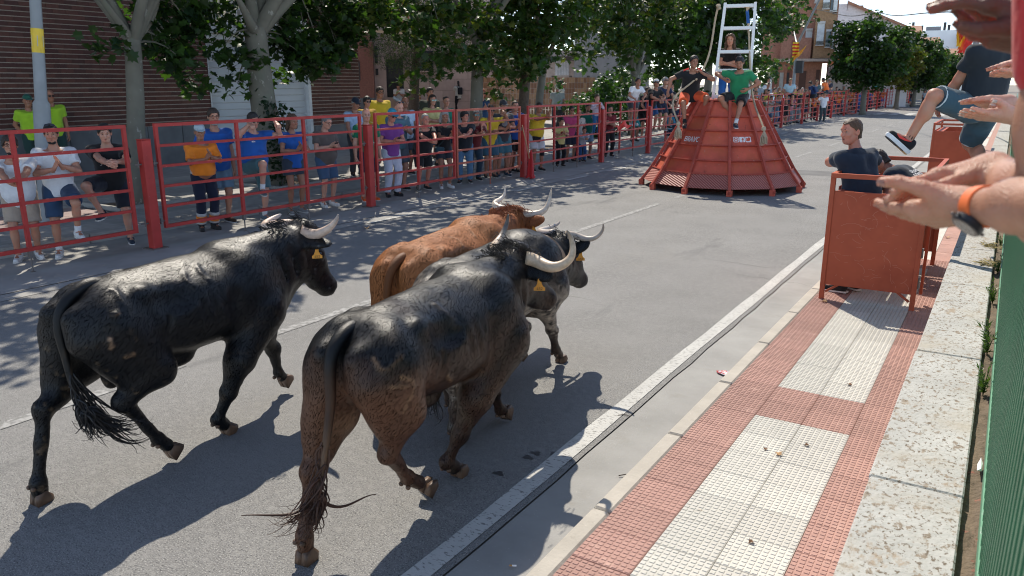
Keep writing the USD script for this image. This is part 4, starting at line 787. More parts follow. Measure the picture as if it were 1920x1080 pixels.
# ------------------------------------------------------------------ the four bulls
def coat_mat(name, rough=0.36, fur=70.0, sheen=0.1, bump=0.4, spec=0.5, stretch=(1.0, 0.22, 0.6), coat=0.0):
    return usdkit.material(stage, '/World/Looks/' + name, {
        'at': ('attribute', {'attribute': 'coat'}), 'tc': ('texture_coordinate', {}), 'mp': ('mapping', {'scale': stretch}),
        'n': ('noise_texture', {'scale': fur, 'detail': 4.0, 'roughness': 0.7}), 'b': ('bump', {'strength': bump, 'distance': 0.008}),
        'cr': ('rgb_ramp', {'ramp': [(0.3, (0.72, 0.72, 0.72)), (0.72, (1, 1, 1))]}), 'cm': ('mix_color', {'blend_type': 'multiply', 'fac': 1.0}),
        'n2': ('noise_texture', {'scale': 5.0, 'detail': 3.0}), 'rr': ('map_range', {'from_min': 0.3, 'from_max': 0.7, 'to_min': rough - 0.07, 'to_max': rough + 0.12}),
        'p': ('principled_bsdf', {'specular_ior_level': spec, 'sheen_weight': sheen, 'sheen_roughness': 0.4, 'coat_weight': coat, 'coat_roughness': 0.25})},
        [('tc.object', 'mp.vector'), ('mp.vector', 'n.vector'), ('n.fac', 'b.height'), ('b.normal', 'p.normal'), ('n.fac', 'cr.fac'), ('at.color', 'cm.a'), ('cr.color', 'cm.b'), ('cm.result', 'p.base_color'),
         ('tc.object', 'n2.vector'), ('n2.fac', 'rr.value'), ('rr.result', 'p.roughness')], surface='p.BSDF')
COAT = coat_mat('bull_coat', rough=0.39, sheen=0.0, spec=0.33, bump=0.35, fur=150.0); COATB = coat_mat('brown_coat', rough=0.55, sheen=0.0, spec=0.2, bump=0.35, fur=150.0)
FUR = coat_mat('fur', rough=0.42, spec=0.33, bump=0.0, sheen=0.0); HORN = coat_mat('horn', rough=0.38, fur=60, bump=0.15, sheen=0.0, stretch=(1, 1, 1)); HOOF = coat_mat('hoof_horn', rough=0.5, fur=80, bump=0.3, sheen=0.0, stretch=(1, 1, 0.3))
HAIR_BLACK = mat('tail_hair_black', (0.012, 0.011, 0.011), rough=0.45, var=0.3, vscale=20); HAIR_BROWN = mat('tail_hair_brown', (0.055, 0.024, 0.014), rough=0.5, var=0.4, vscale=12)
TAGM = mat('tag_orange', (0.72, 0.30, 0.03), rough=0.45); TAGT = mat('tag_print', (0.05, 0.03, 0.02)); LEATHER = mat('leather_strap', (0.30, 0.20, 0.13), rough=0.6, var=0.2, vscale=20, bump=0.3); EYEM = mat('bull_eye', (0.01, 0.008, 0.007), rough=0.08, spec=0.8)
class Bull:
    def __init__(s, name, label, O, turn=0.0, k=1.0):
        s.O = np.array([O[0], O[1], 0.0]); a = math.radians(turn); s.k = k
        s.R = np.array([[-math.sin(a), -math.cos(a), 0], [math.cos(a), -math.sin(a), 0], [0, 0, 1.0]])      # columns: forward, left, up
        s.t = Thing(name, label, 'bull', s.O)
    def W(s, p): return s.O + (np.asarray(p, float) * s.k) @ s.R.T
    def L(s, w): return (np.asarray(w, float) - s.O) @ s.R / s.k
    def J(s, px, py, X): return s.L(atX(px, py, X))
def bull(b, legs, head, horns, coat, tail, brush, mat_=COAT, step=0.0145, ears=None, hoofcol=(0.15, 0.085, 0.05), tags=(1,), collar=None, scars=(), hump=1.0, tuft=None, belly=0.0, tailr=1.0, brushm=HAIR_BLACK, fur_n=45000, sheath=False):
    F = Field((-0.75, -0.62, -0.03), (2.05, 0.62, 1.55), step)
    c, e = F.cone, F.ell
    # trunk
    c((0.14, 0.04, 0.95), (0.95, 0.035, 0.925), 0.205, 0.245, 0.06); c((0.14, -0.04, 0.95), (0.95, -0.035, 0.925), 0.205, 0.245, 0.06)
    e((0.62, 0, 0.86 - belly), (0.50, 0.25, 0.235), 0.10); c((0.22, 0, 1.075), (1.0, 0, 1.085), 0.080, 0.095, 0.08)
    for y in (-1, 1):
        e((0.10, y * 0.118, 0.94), (0.21, 0.122, 0.205), 0.06); e((0.24, y * 0.178, 1.075), (0.075, 0.05, 0.055), 0.045)      # rump, hip bone
        e((-0.07, y * 0.095, 1.01), (0.08, 0.055, 0.065), 0.05)
        e((1.03, y * 0.155, 0.90), (0.18, 0.125, 0.265), 0.06); e((0.98, y * 0.135, 1.055), (0.13, 0.09, 0.13), 0.07)
        e((0.42, y * 0.255, 1.04), (0.11, 0.05, 0.085), 0.05, op='sub'); e((0.80, y * 0.292, 0.88), (0.045, 0.04, 0.22), 0.05, op='sub'); c((0.30, y * 0.262, 0.72), (0.36, y * 0.25, 0.92), 0.022, 0.018, 0.03, op='sub'); [c((0.55 + 0.075 * q_, y * 0.27, 1.02), (0.60 + 0.07 * q_, y * 0.288, 0.80), 0.008, 0.008, 0.025, op='sub') for q_ in range(3)]
    e((1.17, 0, 0.76), (0.20, 0.20, 0.25), 0.08)
    # neck, hump, dewlap
    P = np.array(head['poll']) - [0, 0, 0.055]; Mz = np.array(head['muzzle']); ax = (Mz - P) / np.linalg.norm(Mz - P); left = np.cross([0, 0, 1.0], ax); left /= np.linalg.norm(left); upv = np.cross(ax, left)
    NB = np.array([1.02, 0, 1.0]); c(NB, P + [-0.12, 0, -0.075], 0.205, 0.140, 0.08); c((0.92, 0, 1.10), P + [-0.16, 0, -0.015], 0.11 * hump, 0.075, 0.08)
    c((1.16, 0, 0.86), P * 0.72 + Mz * 0.28 + [-0.10, 0, -0.12], 0.20, 0.105, 0.10); c((1.22, 0, 0.62), P * 0.6 + Mz * 0.4 + [-0.08, 0, -0.22], 0.06, 0.035, 0.09)
    for q in range(3):
        t = 0.35 + 0.2 * q; cc = NB * (1 - t) + P * t; c(cc + [0.02, 0.22 - 0.06 * t, 0.10], cc + [0.10, 0.17 - 0.06 * t, -0.16], 0.012, 0.012, 0.03, op='sub'); c(cc + [0.02, -0.22 + 0.06 * t, 0.10], cc + [0.10, -0.17 + 0.06 * t, -0.16], 0.012, 0.012, 0.03, op='sub')
    # head
    H = lambda a, l, u: P + ax * a + left * l + upv * u
    c(H(0.02, 0, 0.0), H(0.22, 0, -0.01), 0.115, 0.098, 0.05); c(H(0.20, 0, -0.005), H(0.43, 0, -0.015), 0.088, 0.066, 0.05); e(H(0.455, 0, -0.015), (0.075, 0.075, 0.066), 0.04)
    c(H(0.10, 0.05, -0.10), H(0.36, 0.02, -0.075), 0.075, 0.045, 0.05); c(H(0.10, -0.05, -0.10), H(0.36, -0.02, -0.075), 0.075, 0.045, 0.05)
    e(H(0.0, 0, 0.06), (0.07, 0.10, 0.065), 0.05)
    for y in (-1, 1):
        e(H(0.17, y * 0.095, 0.025), (0.045, 0.03, 0.035), 0.03); e(H(0.17, y * 0.118, 0.02), (0.018, 0.02, 0.016), 0.008, op='sub'); e(H(0.505, y * 0.038, 0.012), (0.018, 0.016, 0.013), 0.012, op='sub')
        E0 = H(0.03, y * 0.11, -0.02); E1 = E0 + left * y * 0.17 - upv * 0.03 - ax * 0.04 if ears is None else np.array(ears[y])
        d = (E1 - E0) / np.linalg.norm(E1 - E0); zz = np.cross(d, ax); zz /= np.linalg.norm(zz); ee = np.cross(zz, d)
        e((E0 + E1) / 2, (np.linalg.norm(E1 - E0) * 0.66, 0.062, 0.024), 0.03, R=np.stack([d, zz, ee], 1)); e((E0 + E1) / 2 + ee * 0.022 + d * 0.01, (0.07, 0.032, 0.012), 0.012, R=np.stack([d, zz, ee], 1), op='sub')
    # legs
    hoofs = []
    for name, jt in legs.items():
        front, y = name[1] == 'F', 1 if name[0] == 'L' else -1; jt = [np.array(q, float) for q in jt]
        if front:
            el, kn, fe, ho = jt; sh = np.array([1.08, y * 0.18, 0.78])
            c(sh, el, 0.15, 0.095, 0.08); c(el, kn, 0.080, 0.044, 0.06); e(kn, 0.049, 0.03); c(kn, fe, 0.038, 0.032, 0.03); e(fe, 0.039, 0.02); c(fe, ho + (fe - ho) * 0.55, 0.035, 0.039, 0.02)
        else:
            st, hk, fe, ho = jt; hip = np.array([0.08, y * 0.14, 0.94])
            c(hip, st, 0.155, 0.105, 0.06); c(hip + [-0.10, y * -0.01, -0.05], hk * 0.45 + st * 0.55 + [-0.06, 0, 0.03], 0.122, 0.068, 0.06); c(st, hk, 0.100, 0.046, 0.06); c(st * 0.35 + hk * 0.65, hk, 0.055, 0.044, 0.03); e(hk + (hk - (st + fe) / 2) * 0.12, (0.044, 0.038, 0.052), 0.03)
            c(hk, fe, 0.039, 0.032, 0.03); e(fe, 0.039, 0.02); c(fe, ho + (fe - ho) * 0.55, 0.035, 0.039, 0.02)
        hoofs.append((fe, ho, hk if not front else kn))
    e((0.56, 0, 0.585 - belly), (0.10, 0.06, 0.05), 0.06)
    if sheath: c((0.50, 0, 0.70), (0.62, 0, 0.60), 0.06, 0.028, 0.06); e((0.12, 0, 0.62), (0.05, 0.05, 0.085), 0.04)
    # raised scars
    if scars:
        pre = F.mesh(); pre.vertices = b.W(pre.vertices); pre = trimesh.Trimesh(pre.vertices, pre.faces, process=False)
        for S in scars:
            hp = []
            for px, py in spline([(x, y, 0) for x, y in S['pts']], 14)[:, :2]:
                d = _ray(px, py); loc = pre.ray.intersects_location([EYE], [d], multiple_hits=False)[0]
                if len(loc): hp.append(b.L(loc[0]))
            S['hit'] = hp
            for p, q in zip(hp, hp[1:]): c(p, q, S['r'] * 0.5, S['r'] * 0.5, 0.016)
    # skin unevenness
    G = F.points(); n = meshkit.fbm(G[::2, ::2, ::2] * [6, 9, 9], 3, 11)
    from scipy.ndimage import zoom
    big = zoom(n, [F.n[k] / n.shape[k] for k in range(3)], order=1)[:F.n[0], :F.n[1], :F.n[2]]; F.d = F.d + ((big - 0.5) * 0.027).astype(np.float32)
    m = F.mesh(); relax(m, 3); V = np.array(m.vertices); N = np.array(m.vertex_normals)
    col = coat(V, N)
    for S in scars:
        if S.get('col') is not None and len(S['hit']) > 2:
            pts = spline(S['hit'], 40); d = np.min(np.linalg.norm(V[:, None] - pts[None], axis=2), axis=1) if len(V) < 4e5 else None
            w = np.clip(1.6 - d / (S['r'] * 0.6 + 0.006) - 0.9 * (meshkit.noise(V * 60, 3) - 0.3), 0, 1)[:, None] * S.get('a', 0.8); col = col * (1 - w) + np.array(S['col']) * w
    m.vertices = b.W(V); body = b.t.part('body', m, mat_, color=np.clip(col, 0, 1))
    # the short coat: slivers lying along the hide
    r = np.random.default_rng(17); fc = np.asarray(m.faces); tri = V[fc]; ar = np.linalg.norm(np.cross(tri[:, 1] - tri[:, 0], tri[:, 2] - tri[:, 0]), axis=1); k = r.choice(len(fc), fur_n, p=ar / ar.sum()); w3 = r.dirichlet((1, 1, 1), fur_n)
    P_ = (tri[k] * w3[:, :, None]).sum(1); N_ = (N[fc[k]] * w3[:, :, None]).sum(1); N_ /= np.linalg.norm(N_, axis=1, keepdims=True); C_ = (col[fc[k]] * w3[:, :, None]).sum(1)
    dr = np.tile([-0.75, 0, -0.75], (fur_n, 1)) + r.normal(0, 0.28, (fur_n, 3)) + (meshkit.noise(P_ * 7, 4)[:, None] - 0.5) * [0.35, 0, 0.35]; dr -= N_ * (dr * N_).sum(1)[:, None]; dr /= np.maximum(np.linalg.norm(dr, axis=1, keepdims=True), 1e-6); sd = np.cross(N_, dr); L_ = r.uniform(0.010, 0.021, (fur_n, 1)); w_ = 0.0008
    T_ = np.stack([P_ - sd * w_, P_ + sd * w_, P_ + dr * L_ + N_ * L_ * r.uniform(0.04, 0.14, (fur_n, 1))], 1).reshape(-1, 3); nn = b.R @ (N_ + 0.06 * r.normal(0, 1, N_.shape)).T; nn = (nn / np.linalg.norm(nn, axis=0)).T
    b.t.part('fur', trimesh.Trimesh(b.W(T_), np.arange(3 * fur_n).reshape(-1, 3), process=False), FUR, kind='stuff', color=np.clip(np.repeat(C_ * r.uniform(0.85, 1.25, (fur_n, 1)), 3, 0), 0, 1), normals=np.repeat(nn, 3, 0))
    # hooves with two claws and dewclaws
    for fe, ho, up in hoofs:
        d = ho - fe; d /= np.linalg.norm(d); fwd = np.array([1.0, 0, 0]) - d * d[0]; fwd /= np.linalg.norm(fwd); side = np.cross(d, fwd); ms = []
        for y in (-1, 1):
            o = ho + side * y * 0.021; pts = [o + d * 0.0 + fwd * 0.058 + side * y * -0.004] + [o + d * u + fwd * f + side * s for u, f, s in ((-0.008, 0.03, 0.024), (-0.008, 0.03, -0.02), (-0.0, -0.045, 0.022), (0, -0.045, -0.018), (-0.075, 0.012, 0.02), (-0.075, 0.012, -0.016), (-0.06, -0.035, 0.018), (-0.06, -0.035, -0.014), (-0.035, 0.048, 0.012), (-0.035, 0.048, -0.012))]
            for nm_, h in (('hoof', hull([b.W(p) for p in pts])), ('dewclaw', ball(b.W(fe + d * 0.015 - fwd * 0.040 + side * y * 0.022), 0.014 * b.k, 1))):
                q = meshkit.noise(np.asarray(h.vertices) * 40, 2)[:, None]; b.t.part(nm_, h, HOOF, color=np.array(hoofcol) * (0.35 + 0.9 * q))
    # horns
    for hp in horns:
        P0 = spline(hp['pts'], 22); u = np.linspace(0, 1, 22); r = hp.get('r', 0.037) * (1 - u) ** 0.62 * (1 - 0.12 * u) + 0.004; h = tube([b.W(p) for p in P0], r * b.k, 14); t = np.r_[np.repeat(u, 14), 0, 1][:, None]
        base, mid, tip = (np.array(q) for q in hp.get('cols', ((0.60, 0.40, 0.25), (0.66, 0.54, 0.40), (0.12, 0.10, 0.085)))); q = meshkit.noise(np.asarray(h.vertices) * 45, 8)[:, None]
        cc = base * np.clip(1 - t * 3, 0, 1) + mid * np.clip(np.minimum(t * 3, 1) - np.clip((t - hp.get('dark', 0.6)) / 0.25, 0, 1), 0, 1) + tip * np.clip((t - hp.get('dark', 0.6)) / 0.25, 0, 1)
        b.t.part('horn', h, HORN, color=np.clip(cc * (0.72 + 0.45 * q), 0, 1))
    for y in (-1, 1): b.t.part('eye', ball(b.W(H(0.17, y * 0.104, 0.022)), 0.019 * b.k, 2), EYEM, smooth=True)
    # ear tags
    for y in tags:
        E0 = H(0.03, y * 0.11, -0.02); E1 = E0 + left * y * 0.17 - upv * 0.03 - ax * 0.04 if ears is None else np.array(ears[y])
        o = b.W(E0 * 0.45 + E1 * 0.55) + [0.02, -0.035, -0.06]; vdir = EYE - o; vdir[2] *= 0.3; vdir /= np.linalg.norm(vdir); r_ = np.cross([0, 0, 1.0], vdir); r_ /= np.linalg.norm(r_); u_ = np.cross(vdir, r_); w = 0.034 * b.k
        out = [(-1, -1), (1, -1), (1, -0.55), (0.62, -0.3), (0.38, 0.15), (0.3, 0.75), (0, 0.95), (-0.3, 0.75), (-0.38, 0.15), (-0.62, -0.3), (-1, -0.55)]
        pl = trimesh.creation.extrude_polygon(sg_.Polygon(out), 0.08, engine='earcut'); v = pl.vertices; pl.vertices = o + np.outer(v[:, 0] * w, r_) + np.outer(v[:, 1] * w * 1.15, u_) + np.outer(v[:, 2] * w, vdir)
        tg = b.t.part('ear_tag', pl, TAGM); tm = meshkit.text_mesh('452', 0.42, 0.02); v = tm.vertices; v = v - [tm.bounds[1][0] / 2, 0, 0]; tm.vertices = o + vdir * w * 0.085 + np.outer(v[:, 0] * w, r_) + np.outer((v[:, 1] - 0.88) * w * 1.15, u_) + np.outer(v[:, 2] * w, vdir); b.t.part('number', tm, TAGT, parent=tg)
    if collar:
        c0, nn, ra, rb = collar; c0 = np.array(c0); nn = np.array(nn) / np.linalg.norm(nn); s1 = np.array([0, 1.0, 0]); s2 = np.cross(nn, s1); a = np.linspace(0, 2 * np.pi, 41); ring = []
        for o, ww in ((0.0, -0.022), (0.006, -0.022), (0.006, 0.022), (0.0, 0.022)): ring.append([b.W(c0 + s1 * (ra + o) * math.cos(t) + s2 * (rb + o) * math.sin(t) + nn * ww) for t in a])
        g = np.array(ring + ring[:1]); cm = quadmesh(g); cm.fix_normals() if False else None; b.t.part('collar', cm, LEATHER)
        lowest = b.W(c0 + s2 * -(rb + 0.0) if (s2[2] > 0) else c0 + s2 * rb); b.t.part('bell_strap', [bar(lowest + [0.02, 0, 0.03], lowest + [0.05, 0.02, -0.13], 0.035, 0.008), bar(lowest + [-0.03, 0.01, 0.03], lowest + [0.03, 0.03, -0.10], 0.03, 0.008)], LEATHER)
    # tail: dock and brush
    tp = spline([np.array(tail[0]) + [0.15, 0, -0.10], np.array(tail[0]) + [0.02, 0, -0.045], np.array(tail[1]) + [0.02, 0, -0.03], *tail[2:]], 26); u = np.linspace(0, 1, 26); tr = (0.012 * (1 - u) ** 1.5 + 0.020 * (1 - u) + 0.012) * tailr
    tm = tube([b.W(p) for p in tp], tr * b.k, 12); b.t.part('tail', tm, mat_, color=np.clip(coat(b.L(tm.vertices), N[:1]) * 0.4, 0, 1))
    r = np.random.default_rng(brush.get('seed', 3)); end = tp[-1]; st = []
    for q in range(brush['n']):
        tgt = np.array(brush['to'][int(r.integers(len(brush['to'])))]); a = end if q % 3 else tp[-1 - int(r.integers(7))]; a = a + r.normal(0, 0.010, 3); g = r.uniform(0.35, 1.0) ** 0.6
        d = tgt - a; mid1 = a + d * 0.33 * g + r.normal(0, 0.012, 3) + np.array(brush.get('bend', (0, 0, 0))) * 0.8; mid2 = a + d * 0.7 * g + r.normal(0, 0.016, 3) + np.array(brush.get('bend', (0, 0, 0))); e_ = a + d * g + r.normal(0, 0.02, 3)
        cv_ = spline([a, mid1, mid2, e_], 12); st.append(tube([b.W(p) for p in cv_], np.linspace(brush.get('r', 0.0048), 0.0009, 12) * r.uniform(0.7, 1.35), 5, cap=False))
    b.t.part('tail_brush', st, brushm)
    # tuft between the horns and hair along the crest
    r = np.random.default_rng(5); st = []
    tc, tn, tl = tuft or ((0.012, 0.011, 0.011), 900, 0.034)
    for q in range(tn):
        a = H(r.normal(0, 0.045), r.normal(0, 0.055), 0.075 + r.normal(0, 0.01)) if q % 3 else (NB * [1, 0, 1] * (1 - (t := r.uniform(0.3, 1))) + (P + [-0.12, 0, 0]) * t + [0, r.normal(0, 0.05), 0.135 - 0.02 * t])
        d = np.array([r.normal(-0.75, 0.4), r.normal(0, 0.45), 0.55]); d /= np.linalg.norm(d); l = tl * r.uniform(0.6, 1.4) * (1 if q % 3 else 0.6)
        st.append(tube([b.W(a - d * 0.02), b.W(a + d * l * 0.5), b.W(a + d * l + [-l * 0.35, 0, -l * 0.25])], [0.0026, 0.0022, 0.0005], 3, cap=False))
    b.t.part('forelock', st, mat('forelock_' + '_'.join(f'{int(x*999)}' for x in tc), tc, rough=0.55, var=0.35, vscale=30))
    return body
def patch(V, s, seed, lo, hi): return np.clip((meshkit.fbm(V * s, 4, seed) - lo) / (hi - lo), 0, 1)[:, None]
def lowz(V, a, b_): return np.clip((a - V[:, 2]) / (a - b_), 0, 1)[:, None]
# --- left bull
def coat_left(V, N):
    c = np.tile([0.0038, 0.0042, 0.0050], (len(V), 1)); w = patch(V, 5, 3, 0.5, 0.75) * np.clip((V[:, 2:3] - 0.9) / 0.3, 0, 1); c = c * (1 - w * 0.6) + np.array([0.030, 0.024, 0.020]) * w * 0.6
    w = patch(V * [1, 1, 0.6], 34, 9, 0.66, 0.70) * (0.25 + 0.75 * (V[:, :1] < 0.15)) * lowz(V, 1.05, 0.7) ; c = c * (1 - w * 0.7) + np.array([0.11, 0.075, 0.045]) * w * 0.7
    w = patch(V, 80, 5, 0.72, 0.76) * np.clip((V[:, :1] - 0.9) * 3, 0, 1); return c * (1 - w * 0.6) + 0.16 * w * 0.6
b1 = Bull('bull', 'leftmost black bull trotting with thick pale horns and dark coat', (-4.07, 2.15), 2.0)
Jl = b1.J
TAN = (0.30, 0.17, 0.09)
bull(b1, {
    'LH': [(0.10, 0.19, 0.66), Jl(82, 770, -4.19), Jl(72, 905, -4.17), b1.L((-4.17, 1.86, 0.0))],
    'RH': [Jl(292, 690, -3.90), Jl(230, 752, -3.92), Jl(296, 822, -3.97), b1.L((-3.97, 2.55, 0.055))],
    'RF': [Jl(450, 672, -3.90), Jl(428, 735, -3.96), Jl(408, 786, -4.02), b1.L((-4.03, 2.99, 0.0))],
    'LF': [Jl(490, 622, -4.20), Jl(512, 652, -4.22), Jl(522, 698, -4.23), b1.L((-4.23, 3.66, 0.075))]},
    {'poll': Jl(556, 424, -4.06), 'muzzle': Jl(592, 496, -4.03)},
    [{'pts': [Jl(562, 434, -4.00), Jl(585, 440, -3.93), Jl(607, 434, -3.82), Jl(626, 419, -3.74), Jl(634, 402, -3.70)], 'r': 0.044, 'dark': 0.82, 'cols': ((0.62, 0.42, 0.30), (0.70, 0.52, 0.40), (0.22, 0.21, 0.21))},
     {'pts': [Jl(548, 424, -4.12), Jl(515, 424, -4.22), Jl(498, 424, -4.30), Jl(507, 413, -4.36), Jl(527, 402, -4.38)], 'r': 0.044, 'dark': 0.72, 'cols': ((0.62, 0.42, 0.30), (0.70, 0.52, 0.40), (0.30, 0.29, 0.29))}],
    coat_left,
    [Jl(152, 522, -4.07), Jl(126, 545, -4.06), Jl(112, 590, -4.05), Jl(120, 660, -4.03), Jl(137, 725, -4.00), Jl(155, 765, -3.98)],
    {'n': 150, 'to': [Jl(285, 828, -3.90), Jl(265, 838, -3.9), Jl(240, 825, -3.9), Jl(200, 835, -3.95), Jl(175, 820, -3.97), Jl(150, 800, -4.0), Jl(290, 790, -3.88), Jl(250, 800, -3.9)], 'bend': (0.0, 0, -0.05), 'r': 0.0052},
    scars=[{'pts': [(345, 508), (352, 530), (364, 538)], 'r': 0.010}, {'pts': [(368, 492), (378, 512), (392, 524), (398, 530)], 'r': 0.011},
           {'pts': [(190, 555), (215, 545), (228, 565), (240, 575)], 'r': 0.010}, {'pts': [(206, 635), (209, 650)], 'r': 0.007, 'col': (0.42, 0.26, 0.16), 'a': 1.0}, {'pts': [(234, 670), (250, 664)], 'r': 0.006, 'col': TAN, 'a': 0.9}, {'pts': [(207, 592), (222, 588)], 'r': 0.005, 'col': TAN}],
    hump=1.15, sheath=True, tags=(-1,), ears={1: Jl(522, 442, -4.30), -1: Jl(616, 457, -3.80)})
# --- right bull
def coat_right(V, N):
    c = np.tile([0.0045, 0.0046, 0.0050], (len(V), 1)); hind = np.clip((0.42 - V[:, :1]) / 0.35, 0, 1)
    w = np.clip(lowz(V, 1.04, 0.80) * (0.40 + 0.60 * hind) + 0.35 * patch(V, 4, 6, 0.45, 0.65) - 0.15, 0, 1) * np.clip(0.4 + hind + 0.3 * lowz(V, 0.95, 0.6), 0, 1)
    c = c * (1 - w) + np.array([0.110, 0.048, 0.025]) * w
    w = patch(V * [1, 1, 0.35], 26, 4, 0.52, 0.72) * lowz(V, 0.95, 0.7) * np.clip(1 - np.abs(V[:, :1] - 0.7) * 1.6, 0, 1); c = c * (1 - w * 0.55) + np.array([0.085, 0.058, 0.036]) * w * 0.55
    w = np.clip((0.12 - np.abs(V[:, 1:2])) / 0.05, 0, 1) * lowz(V, 0.74, 0.6) * np.clip((0.5 - V[:, :1]) / 0.2, 0, 1) * np.clip((V[:, 2:3] - 0.45) / 0.08, 0, 1); c = c * (1 - w * 0.8) + np.array([0.36, 0.21, 0.12]) * w * 0.8
    w = np.clip((V[:, :1] - 1.3) / 0.15, 0, 1) * patch(V, 9, 8, 0.45, 0.7); return c * (1 - w * 0.5) + np.array([0.050, 0.034, 0.022]) * w * 0.5
b2 = Bull('bull', 'nearest dark bull with brown hindquarters and long hanging tail', (-2.40, 2.47), 3.0)
Jr = b2.J
BR = (0.26, 0.15, 0.08)
bull(b2, {
    'LH': [(0.06, 0.19, 0.64), Jr(583, 885, -2.57), Jr(571, 1005, -2.56), b2.L((-2.55, 2.24, 0.0))],
    'RH': [Jr(752, 770, -2.24), Jr(728, 848, -2.27), Jr(764, 896, -2.36), b2.L((-2.42, 3.02, 0.055))],
    'RF': [Jr(893, 742, -2.28), Jr(862, 815, -2.36), Jr(838, 866, -2.42), b2.L((-2.43, 3.33, 0.0))],
    'LF': [(1.27, 0.20, 0.50), Jr(925, 735, -2.60), Jr(938, 768, -2.60), b2.L((-2.60, 4.10, 0.05))]},
    {'poll': Jr(962, 470, -2.46), 'muzzle': Jr(1014, 545, -2.42)},
    [{'pts': [Jr(985, 484, -2.36), Jr(1010, 492, -2.28), Jr(1045, 500, -2.14), Jr(1070, 483, -2.08), Jr(1074, 462, -2.08), Jr(1063, 432, -2.10)], 'r': 0.040, 'dark': 0.78, 'cols': ((0.66, 0.50, 0.34), (0.62, 0.47, 0.32), (0.16, 0.14, 0.12))},
     {'pts': [Jr(944, 470, -2.54), Jr(928, 464, -2.64), Jr(938, 446, -2.70), Jr(948, 425, -2.70), Jr(953, 402, -2.68)], 'r': 0.036, 'dark': 0.55, 'cols': ((0.66, 0.52, 0.38), (0.60, 0.48, 0.36), (0.10, 0.09, 0.085))}],
    coat_right,
    [Jr(652, 600, -2.43), Jr(632, 622, -2.42), Jr(622, 665, -2.41), Jr(620, 740, -2.40), Jr(614, 810, -2.40), Jr(605, 880, -2.40), Jr(598, 930, -2.40)],
    {'n': 120, 'to': [Jr(572, 1005, -2.42), Jr(575, 990, -2.42), Jr(520, 1010, -2.46), Jr(500, 985, -2.48), Jr(590, 985, -2.4), Jr(560, 1025, -2.44), Jr(580, 960, -2.4), Jr(600, 960, -2.38), Jr(588, 1000, -2.4)], 'bend': (0, 0, -0.03), 'r': 0.0050, 'seed': 8},
    ears={1: Jr(921, 475, -2.62), -1: Jr(1030, 520, -2.20)}, tags=(-1,),
    scars=[{'pts': [(700, 672), (728, 690), (740, 678), (752, 668)], 'r': 0.007, 'col': BR, 'a': 0.75}, {'pts': [(752, 708), (775, 722), (768, 745), (756, 772)], 'r': 0.007, 'col': BR, 'a': 0.9}, {'pts': [(735, 726), (775, 722)], 'r': 0.006, 'col': BR, 'a': 0.8},
           {'pts': [(815, 570), (840, 590), (858, 612), (845, 608)], 'r': 0.008, 'col': (0.10, 0.08, 0.065), 'a': 0.6}, {'pts': [(838, 705), (846, 715)], 'r': 0.006, 'col': BR}],
    hump=0.7, tuft=((0.04, 0.033, 0.026), 1000, 0.042), brushm=HAIR_BROWN, tailr=0.95)
b2.t.part('tail_lock', tube(spline([atX(608, 925, -2.40), atX(612, 944, -2.40), atX(640, 950, -2.36), atX(672, 938, -2.32), atX(705, 927, -2.28)], 20), np.linspace(0.011, 0.002, 20), 6), HAIR_BROWN, smooth=True)
b2.t.part('tail_lock', tube(spline([atX(598, 930, -2.40), atX(560, 960, -2.45), atX(500, 966, -2.52), atX(452, 967, -2.58)], 20), np.linspace(0.010, 0.002, 20), 6), HAIR_BROWN, smooth=True)
# --- spotted bull in the middle
def coat_spot(V, N):
    c = np.tile([0.014, 0.014, 0.015], (len(V), 1)); zone = np.clip(lowz(V, 0.90, 0.68) + 0.7 * np.clip((0.3 - V[:, :1]) / 0.3, 0, 1) * lowz(V, 1.16, 1.0), 0, 1) * np.clip((1.5 - V[:, :1]) / 0.3, 0, 1)
    w = zone * np.clip(patch(V, 16, 4, 0.40, 0.55) * 0.6 + patch(V, 42, 7, 0.46, 0.56) * 0.6, 0, 1) * np.clip((V[:, 2:3] - 0.2) / 0.2, 0.25, 1)
    c = c * (1 - w) + np.array([0.58, 0.50, 0.42]) * w
    leg = lowz(V, 0.6, 0.5); wl = leg * patch(V, 20, 9, 0.35, 0.5); c = c * (1 - wl * 0.75) + np.array([0.05, 0.025, 0.016]) * wl * 0.75
    w = patch(V, 45, 12, 0.60, 0.66) * leg * np.clip((V[:, 2:3] - 0.25) / 0.15, 0, 1); c = c * (1 - w) + np.array([0.45, 0.38, 0.31]) * w
    w = np.clip((V[:, :1] - 1.5) / 0.1, 0, 1) * patch(V, 14, 3, 0.55, 0.66); return c * (1 - w * 0.3) + np.array([0.10, 0.075, 0.06]) * w * 0.3
b3 = Bull('bull', 'dark bull with white speckled flank and leather collar between the others', (-2.80, 3.72), 2.0, 0.97)
Js = b3.J
